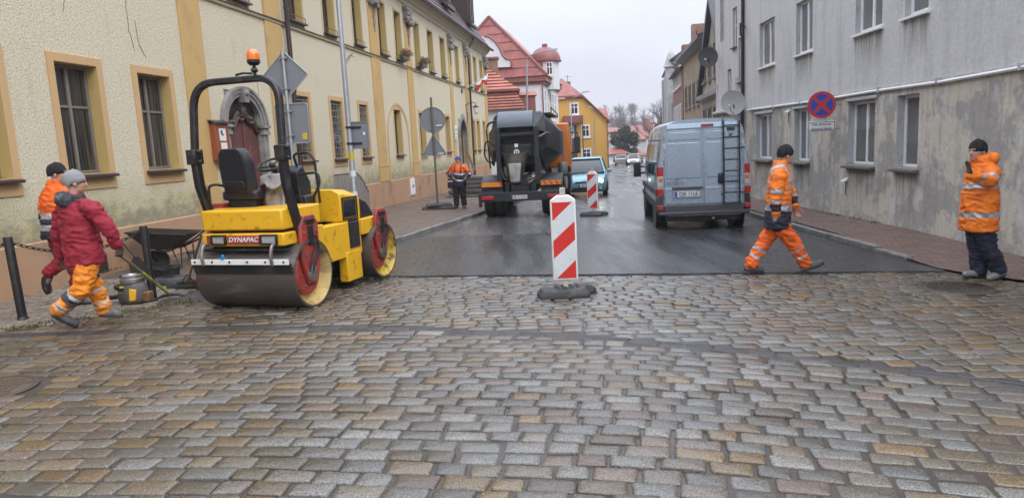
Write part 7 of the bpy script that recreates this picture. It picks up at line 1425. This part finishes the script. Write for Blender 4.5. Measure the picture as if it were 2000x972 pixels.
# temporary signs seen from behind
px_, py_ = -2.42, 23.3; pz = gz(px_, py_) + .105; ts_ = thing('temporary_sign', 'round and triangular temporary signs seen from behind on one pole with a rubber foot', 'road sign', (px_, py_, pz), -.05)
MB().tube([(0, -.02, .05), (0, -.02, 3.68)], .036, 8).build('pole', MT['greysill'], ts_); zc = AT(844, 235, 23.3).z - pz
cd_ = MB().lathe([(.41, .0), (.41, .012), (.01, .012), ] if False else [(.01, .02), (.41, .02), (.425, .0), (.425, .035), (.01, .035)], (0, 0, zc), 'y', 36).build('round_sign', MT['signback'], ts_, ang=30)
za = AT(846, 261, 23.3).z - pz; zb_ = AT(846, 304, 23.3).z - pz; tr_ = [V((0, .02, za)), V((-.42, .02, zb_)), V((.42, .02, zb_))]; rp_ = bend([tr_[0].lerp(tr_[1], .5), tr_[1], tr_[2], tr_[0], tr_[0].lerp(tr_[1], .5)], .06, 4)[:-1]
td = MB().prism(rp_, (0, .012, 0)).build('triangular_sign', MT['signback'], ts_, smooth=False); MB().tube([p + V((0, -.008, 0)) for p in rp_], .012, 5, closed=True).build('rim', MT['galv'], td)
for o_, z in ((cd_, zc - .18), (td, zb_ + .06)): MB().box(.12, .30, -.002, .018, z - .02, z + .02).build('sticker', MT['signwhite'], o_, smooth=False)
for dx, dz, r_ in ((-.12, 0, .15), (.22, .0, -.1), (.05, .1, .3)):
    M = Matrix.Translation((dx, -.05, dz)) @ Matrix.Rotation(r_, 4, 'Z'); MB().loft([[M @ V((x * k, y * k, z)) for x, y in ((-.42, -.2), (.42, -.2), (.42, .2), (-.42, .2))] for k, z in ((1, 0), (1, .05), (.86, .10))]).build('rubber_foot', MT['rubberbase'], ts_, bevel=.015)
# bollards and chains
def bollard(label, u, v_, lean):
    p = G(u, v_); t_ = thing('bollard', label, 'bollard', V((p.x, p.y, gz(p.x, p.y))), 0, 'black bollards along the footway'); t_.rotation_euler = (0, lean, 0)
    b_ = MB().lathe([(.05, -.1), (.05, 1.0), (.046, 1.015), (.01, 1.015)], n=18).build('post', MT['black'], t_, ang=40); MB().lathe([(.062, -.02), (.06, .03), (.052, .04)], n=18).build('collar', MT['black'], t_)
    for s_ in (1, -1): MB().tube([(s_ * .05, 0, .93), (s_ * .075, 0, .945), (s_ * .085, 0, .93), (s_ * .075, 0, .915), (s_ * .05, 0, .92)], .008, 5).build('eyelet', MT['black'], t_)
    return p
q1 = bollard('black steel bollard at the left edge of the photo, leaning slightly', 45, 624, -.03); q2 = bollard('black steel bollard beside the grey and yellow machine', 300, 587, -.012)
def chain(label, a, b_, sag):
    t_ = thing('chain', label, 'chain', a.copy(), 0, 'chains hanging between the bollards'); L = (b_ - a).length * 1.06; n = int(L / .058); pts = [a.lerp(b_, k / n) - V((0, 0, sag * 4 * (k / n) * (1 - k / n))) - a for k in range(n + 1)]; mb = MB()
    for k in range(n):
        c = (pts[k] + pts[k + 1]) / 2; d = (pts[k + 1] - pts[k]).normalized(); s_ = d.cross(V((0, 0, 1))).normalized(); u_ = s_.cross(d); w_ = (s_ + u_).normalized() if k % 2 else (s_ - u_).normalized()
        mb.tube([c + d * .042 * cos(j * pi / 4) + w_ * .019 * sin(j * pi / 4) for j in range(8)], .0065, 5, closed=True)
    mb.build('links', MT['chain'], t_, fix=False)
MT['chain'] = PM('rusty_black_chain', (.035, .028, .024), .55, .5, .3, 20)
t1, t2 = V((q1.x, q1.y, gz(q1.x, q1.y) + .93)), V((q2.x, q2.y, gz(q2.x, q2.y) + .94)); dv = (t2 - t1)
chain('dark chain hanging between the two black bollards behind the walking workers', t1 + V((.05, 0, 0)), t2 - V((.07, 0, 0)), .17); chain('dark chain running from the left bollard out of the photo', t1 - V((.09, 0, 0)), t1 - dv * 1.1 + V((0, 0, .04)), .16)
# wheelbarrow
wy = 11.7; A = lambda u, v_, dy=0: AT(u, v_, wy) + V((0, dy, 0)); base = A(292, 534); base.z = gz(base.x, wy + .3) - .0
wb = thing('wheelbarrow', 'rusty dark wheelbarrow parked against the peach plinth', 'wheelbarrow', base); MT['rusty'] = PM('rusty_dark_tray', (.028, .025, .024), .6, .3, .3, 4, .3, 50, (.13, .055, .025), 4, (.58, .75)); o_ = base
def tray(k, dz): 
    T = [A(243.5, 455) , A(362, 459), A(362, 459, .64), A(243.5, 455, .64)]; B_ = [A(281, 488, .1), A(321, 490, .1), A(321, 490, .54), A(281, 488, .54)]; cT = sum(T, V()) / 4; cB = sum(B_, V()) / 4
    return [cB + (p - cB) * k + V((0, 0, dz)) - o_ for p in B_], [cT + (p - cT) * k + V((0, 0, 0)) - o_ for p in T]
b0, t0 = tray(1, 0); b1_, t1_ = tray(.96, .02); tr_ = MB().loft([b0, t0, t1_, b1_]).build('tray', MT['rusty'], wb, smooth=False); MB().tube(t0, .014, 6, closed=True).build('rolled_rim', MT['rusty'], tr_)
wc = A(292, 513, .32) - o_; r_ = max(.16, wc.z); r_ = min(r_, .23); wc.z = r_; M = Matrix.Translation(wc)
wl = MB().lathe([(r_ * .62, -.04), (r_ * .95, -.045), (r_, -.02), (r_, .02), (r_ * .95, .045), (r_ * .62, .04)], wc, 'y', 24).build('wheel', MT['tyre'], wb, ang=50); MB().lathe([(r_ * .64, -.02), (r_ * .2, -.03), (r_ * .2, .03), (r_ * .64, .02)], wc, 'y', 20).tube([wc - V((0, .12, 0)), wc + V((0, .12, 0))], .012, 6).build('rim', MT['rusty'], wl)
for dy in (.08, .54):
    MB().tube(bend([wc + V((0, (dy - .31) * .4, 0)), A(284, 491, dy) - o_, A(325, 492, dy) - o_, A(375, 468, dy) - o_, A(395, 451, dy) - o_], .08), .016, 7).build('handle', MT['black'], wb); g0, g1 = A(333, 490, dy) - o_, A(351, 521, dy) - o_; g1.z = .0; MB().tube([g0, g1, A(349, 484, dy) - o_], .013, 6).build('leg', MT['black'], wb)
p = AT(378, 496, 12.7); p.z = gz(p.x, 12.7) + .0; bk = thing('bucket', 'white plastic bucket with a dark rim by the wheelbarrow handles', 'bucket', p)
MB().lathe([(.085, 0), (.118, .215), (.112, .215), (.08, .01), (.005, .01)], n=24).build('shell', MT['socket'], bk, ang=40); MB().lathe([(.118, .205), (.127, .21), (.127, .23), (.112, .232), (.112, .205)], n=24).build('rim', MT['black'], bk)
p = G(325, 549); tb_ = thing('mortar_tub', 'black rubber mortar tub on the setts behind the right bollard', 'tub', p); rr4 = lambda k, z: [V((x * k, y * k, z)) for x, y in bend([(0, -.15, 0), (.2, -.15, 0), (.2, .15, 0), (-.2, .15, 0), (-.2, -.15, 0), (-.001, -.15, 0)], .08, 4) for x, y in [(x, y)]] if False else [V((p_.x * k, p_.y * k, z)) for p_ in bend([(0, -.15, 0), (.2, -.15, 0), (.2, .15, 0), (-.2, .15, 0), (-.2, -.15, 0), (-.001, -.15, 0)], .08, 4)]
MB().loft([rr4(.85, 0), rr4(1, .21), rr4(1.06, .215), rr4(1.06, .235), rr4(.96, .235), rr4(.82, .02)]).build('shell', MT['rubber'], tb_, ang=40); MB().tube([(-.12, -.2, .2), (-.05, -.23, .23), (.05, -.23, .23), (.12, -.2, .2)], .012, 6).build('handle', MT['rubber'], tb_)
# grey and yellow machine
p = G(264, 591); mc = thing('site_machine', 'squat grey and yellow motor unit with a steel collar by the right bollard', 'machine', p, -.1); MT['mgrey'] = PM('dusty_grey_plastic', (.075, .075, .07), .6, 0, .2, 7, .2, 60, (.17, .15, .12), 4, (.5, .75))
bo2 = MB().loft([[V((a * cos(2 * pi * j / 20) * (1 if abs(cos(2 * pi * j / 20)) < .8 else .95), b_ * sin(2 * pi * j / 20), z)) for j in range(20)] for a, b_, z in ((.15, .12, 0), (.20, .16, .03), (.215, .175, .11), (.20, .165, .20), (.165, .14, .27), (.15, .13, .285))]).build('casing', MT['mgrey'], mc, ang=50)
MB().lathe([(.125, .28), (.15, .29), (.15, .335), (.135, .345), (.135, .375), (.12, .38), (.11, .36), (.01, .36)], n=24).build('collar', MT['steel'], mc, ang=35)
yp = MB().prism([(.04, -.175, .06), (.12, -.165, .06), (.13, -.15, .20), (.05, -.165, .22)], (0, .03, 0)).build('yellow_panel', MT['yellow'], mc, bevel=.008); y2 = MB().prism([(-.10, -.172, .17), (-.03, -.178, .17), (-.03, -.155, .25), (-.09, -.15, .25)], (0, .03, 0)).build('yellow_panel', MT['yellow'], mc, bevel=.006)
for k in range(4): MB().box(-.085 + k * .016, -.078 + k * .016, -.18, -.15, .18, .235).build('slot', MT['black_letters'], y2, smooth=False)
MB().ball((-.155, -.09, .235), .045, 10, 6).tube([(-.2, -.05, .10), (-.30, -.07, .095)], .03, 10).build('knob', MT['black'], mc); MB().tube(bend([(-.15, 0, .27), (-.16, 0, .36), (-.08, -.1, .40)], .04), .012, 6).build('latch', MT['black'], mc); MB().cbox((.21, -.02, .09), (.10, .12, .14)).build('motor_cover', PM('rust_brown_cover', (.15, .08, .04), .6, 0, .2, 5), mc, bevel=.02)
# pick in the crimson worker's hand
a, e = AT(224, 490, 7.58), G(334, 583); e.z = gz(e.x, e.y) + .05; pk = thing('pick', 'long pale handled pick with a yellow green grip band held by the crimson worker', 'pick', e); a -= e
MB().tube([a, V((0, 0, 0))], .017, 8).build('handle', PM('dull_ash_handle', (.22, .20, .12), .6, 0, .2, 8), pk); MB().tube([a * .56, a * .40], .021, 8).tube([a * .30, a * .04], .0195, 8).build('grip_band', PM('yellow_green_band', (.36, .40, .05), .5, 0, .2, 6), pk); hd_ = a.cross(V((0, 0, 1))).normalized()
MB().tube([-hd_ * .20 + V((0, 0, -.03)), -hd_ * .1 + V((0, 0, .0)), V((0, 0, .012)), hd_ * .09 + V((0, 0, .0)), hd_ * .17 + V((0, 0, -.03))], [.008, .02, .028, .022, .010], 6).build('head', MT['rusty'], pk)
# shovel by the wall, squeegee, board, rubber slabs
a, e = AT(235, 469, 11.1), AT(266, 503, 10.95); sv = thing('shovel', 'dark handled shovel lying slanted against the plinth behind the crimson worker', 'shovel', e); a -= e; MB().tube([a, V((0, 0, 0))], .017, 7).build('handle', MT['black'], sv); d = -a.normalized(); bl_ = V((.02, -.02, -gz(e.x, e.y) * 0 - (e.z - gz(e.x, e.y)) + .01)); s_ = V((.12, .02, 0))
MB().loft([[V((0, 0, .02)) - s_ * .3, V((0, 0, .02)) + s_ * .3, V((0, .012, .02)) + s_ * .3, V((0, .012, .02)) - s_ * .3], [bl_ * .3 - s_, bl_ * .3 + s_, bl_ * .3 + s_ + V((0, .012, 0)), bl_ * .3 - s_ + V((0, .012, 0))], [bl_ - s_ * .9, bl_ + s_ * .9, bl_ + s_ * .9 + V((0, .012, 0)), bl_ - s_ * .9 + V((0, .012, 0))]]).build('blade', MT['rusty'], sv, bevel=.004)
for (u, v_, sx, sy, rz_, lb, dz) in ((332, 558, .52, .40, .05, 'flat rubber foot slab lying left of the roller drum, half behind the bollard', 0), (378, 563, .60, .44, -.08, 'thick black rubber slab lying against the rear drum of the roller', .0)):
    p = G(u, v_ - 4); rs = thing('rubber_slab', lb, 'slab', p, rz_, 'rubber slabs beside the roller'); MB().loft([[V((x * k * sx / 2, y * k * sy / 2, z)) for x, y in ((-1, -1), (1, -1), (1, 1), (-1, 1))] for k, z in ((1, .005), (1, .06), (.88, .105))]).build('slab', MT['rubberbase'], rs, bevel=.015); MB().box(-.08, .08, -.06, .06, .1, .112).build('socket', MT['black'], rs)
e = G(367, 553, .11); a = AT(394, 457, e.y - .1) - e; sq = thing('squeegee', 'rusty long handled squeegee propped against the roller', 'squeegee', e); MB().tube([a, V((0, 0, .02))], .018, 7).build('handle', MT['wood'], sq); MB().tube([V((-.09, -.03, .0)), V((0, 0, .13)), V((.09, .03, .0))], .011, 6).build('fork', MT['rusty'], sq); MB().box(-.16, .16, -.015, .015, -.01, .03).build('blade', MT['rusty'], sq, bevel=.004)
e = G(384, 549, .11); a = AT(398, 463, e.y - .05) - e; bd2 = thing('leaning_board', 'grey white wooden board leaning on the roller beside the squeegee', 'board', e); s_ = V((.055, .02, 0)); n_ = V((-.003, .02, 0)); MB().loft([[p - s_ * k - n_, p + s_ * k - n_, p + s_ * k + n_, p - s_ * k + n_] for p, k in ((V((0, 0, 0)), 1.1), (a, .8))]).build('plank', PM('whitewashed_board', (.42, .41, .38), .8, 0, .15, 5, .2, 30, (.2, .19, .17), 4, (.5, .7)), bd2, bevel=.004); MB().cbox((.03, -.03, .02), (.18, .05, .04)).build('red_foot', MT['red'], bd2, bevel=.006)
co = LP + LD * -17.55 + LN * .056; MB().box(-17.75, -17.42, -.068, -.05, .12, .42).build('dark_opening_plate', MT['brownsill'], bl, bevel=.004)  # flush dark plate in place of the shaded cellar opening, no hole is cut
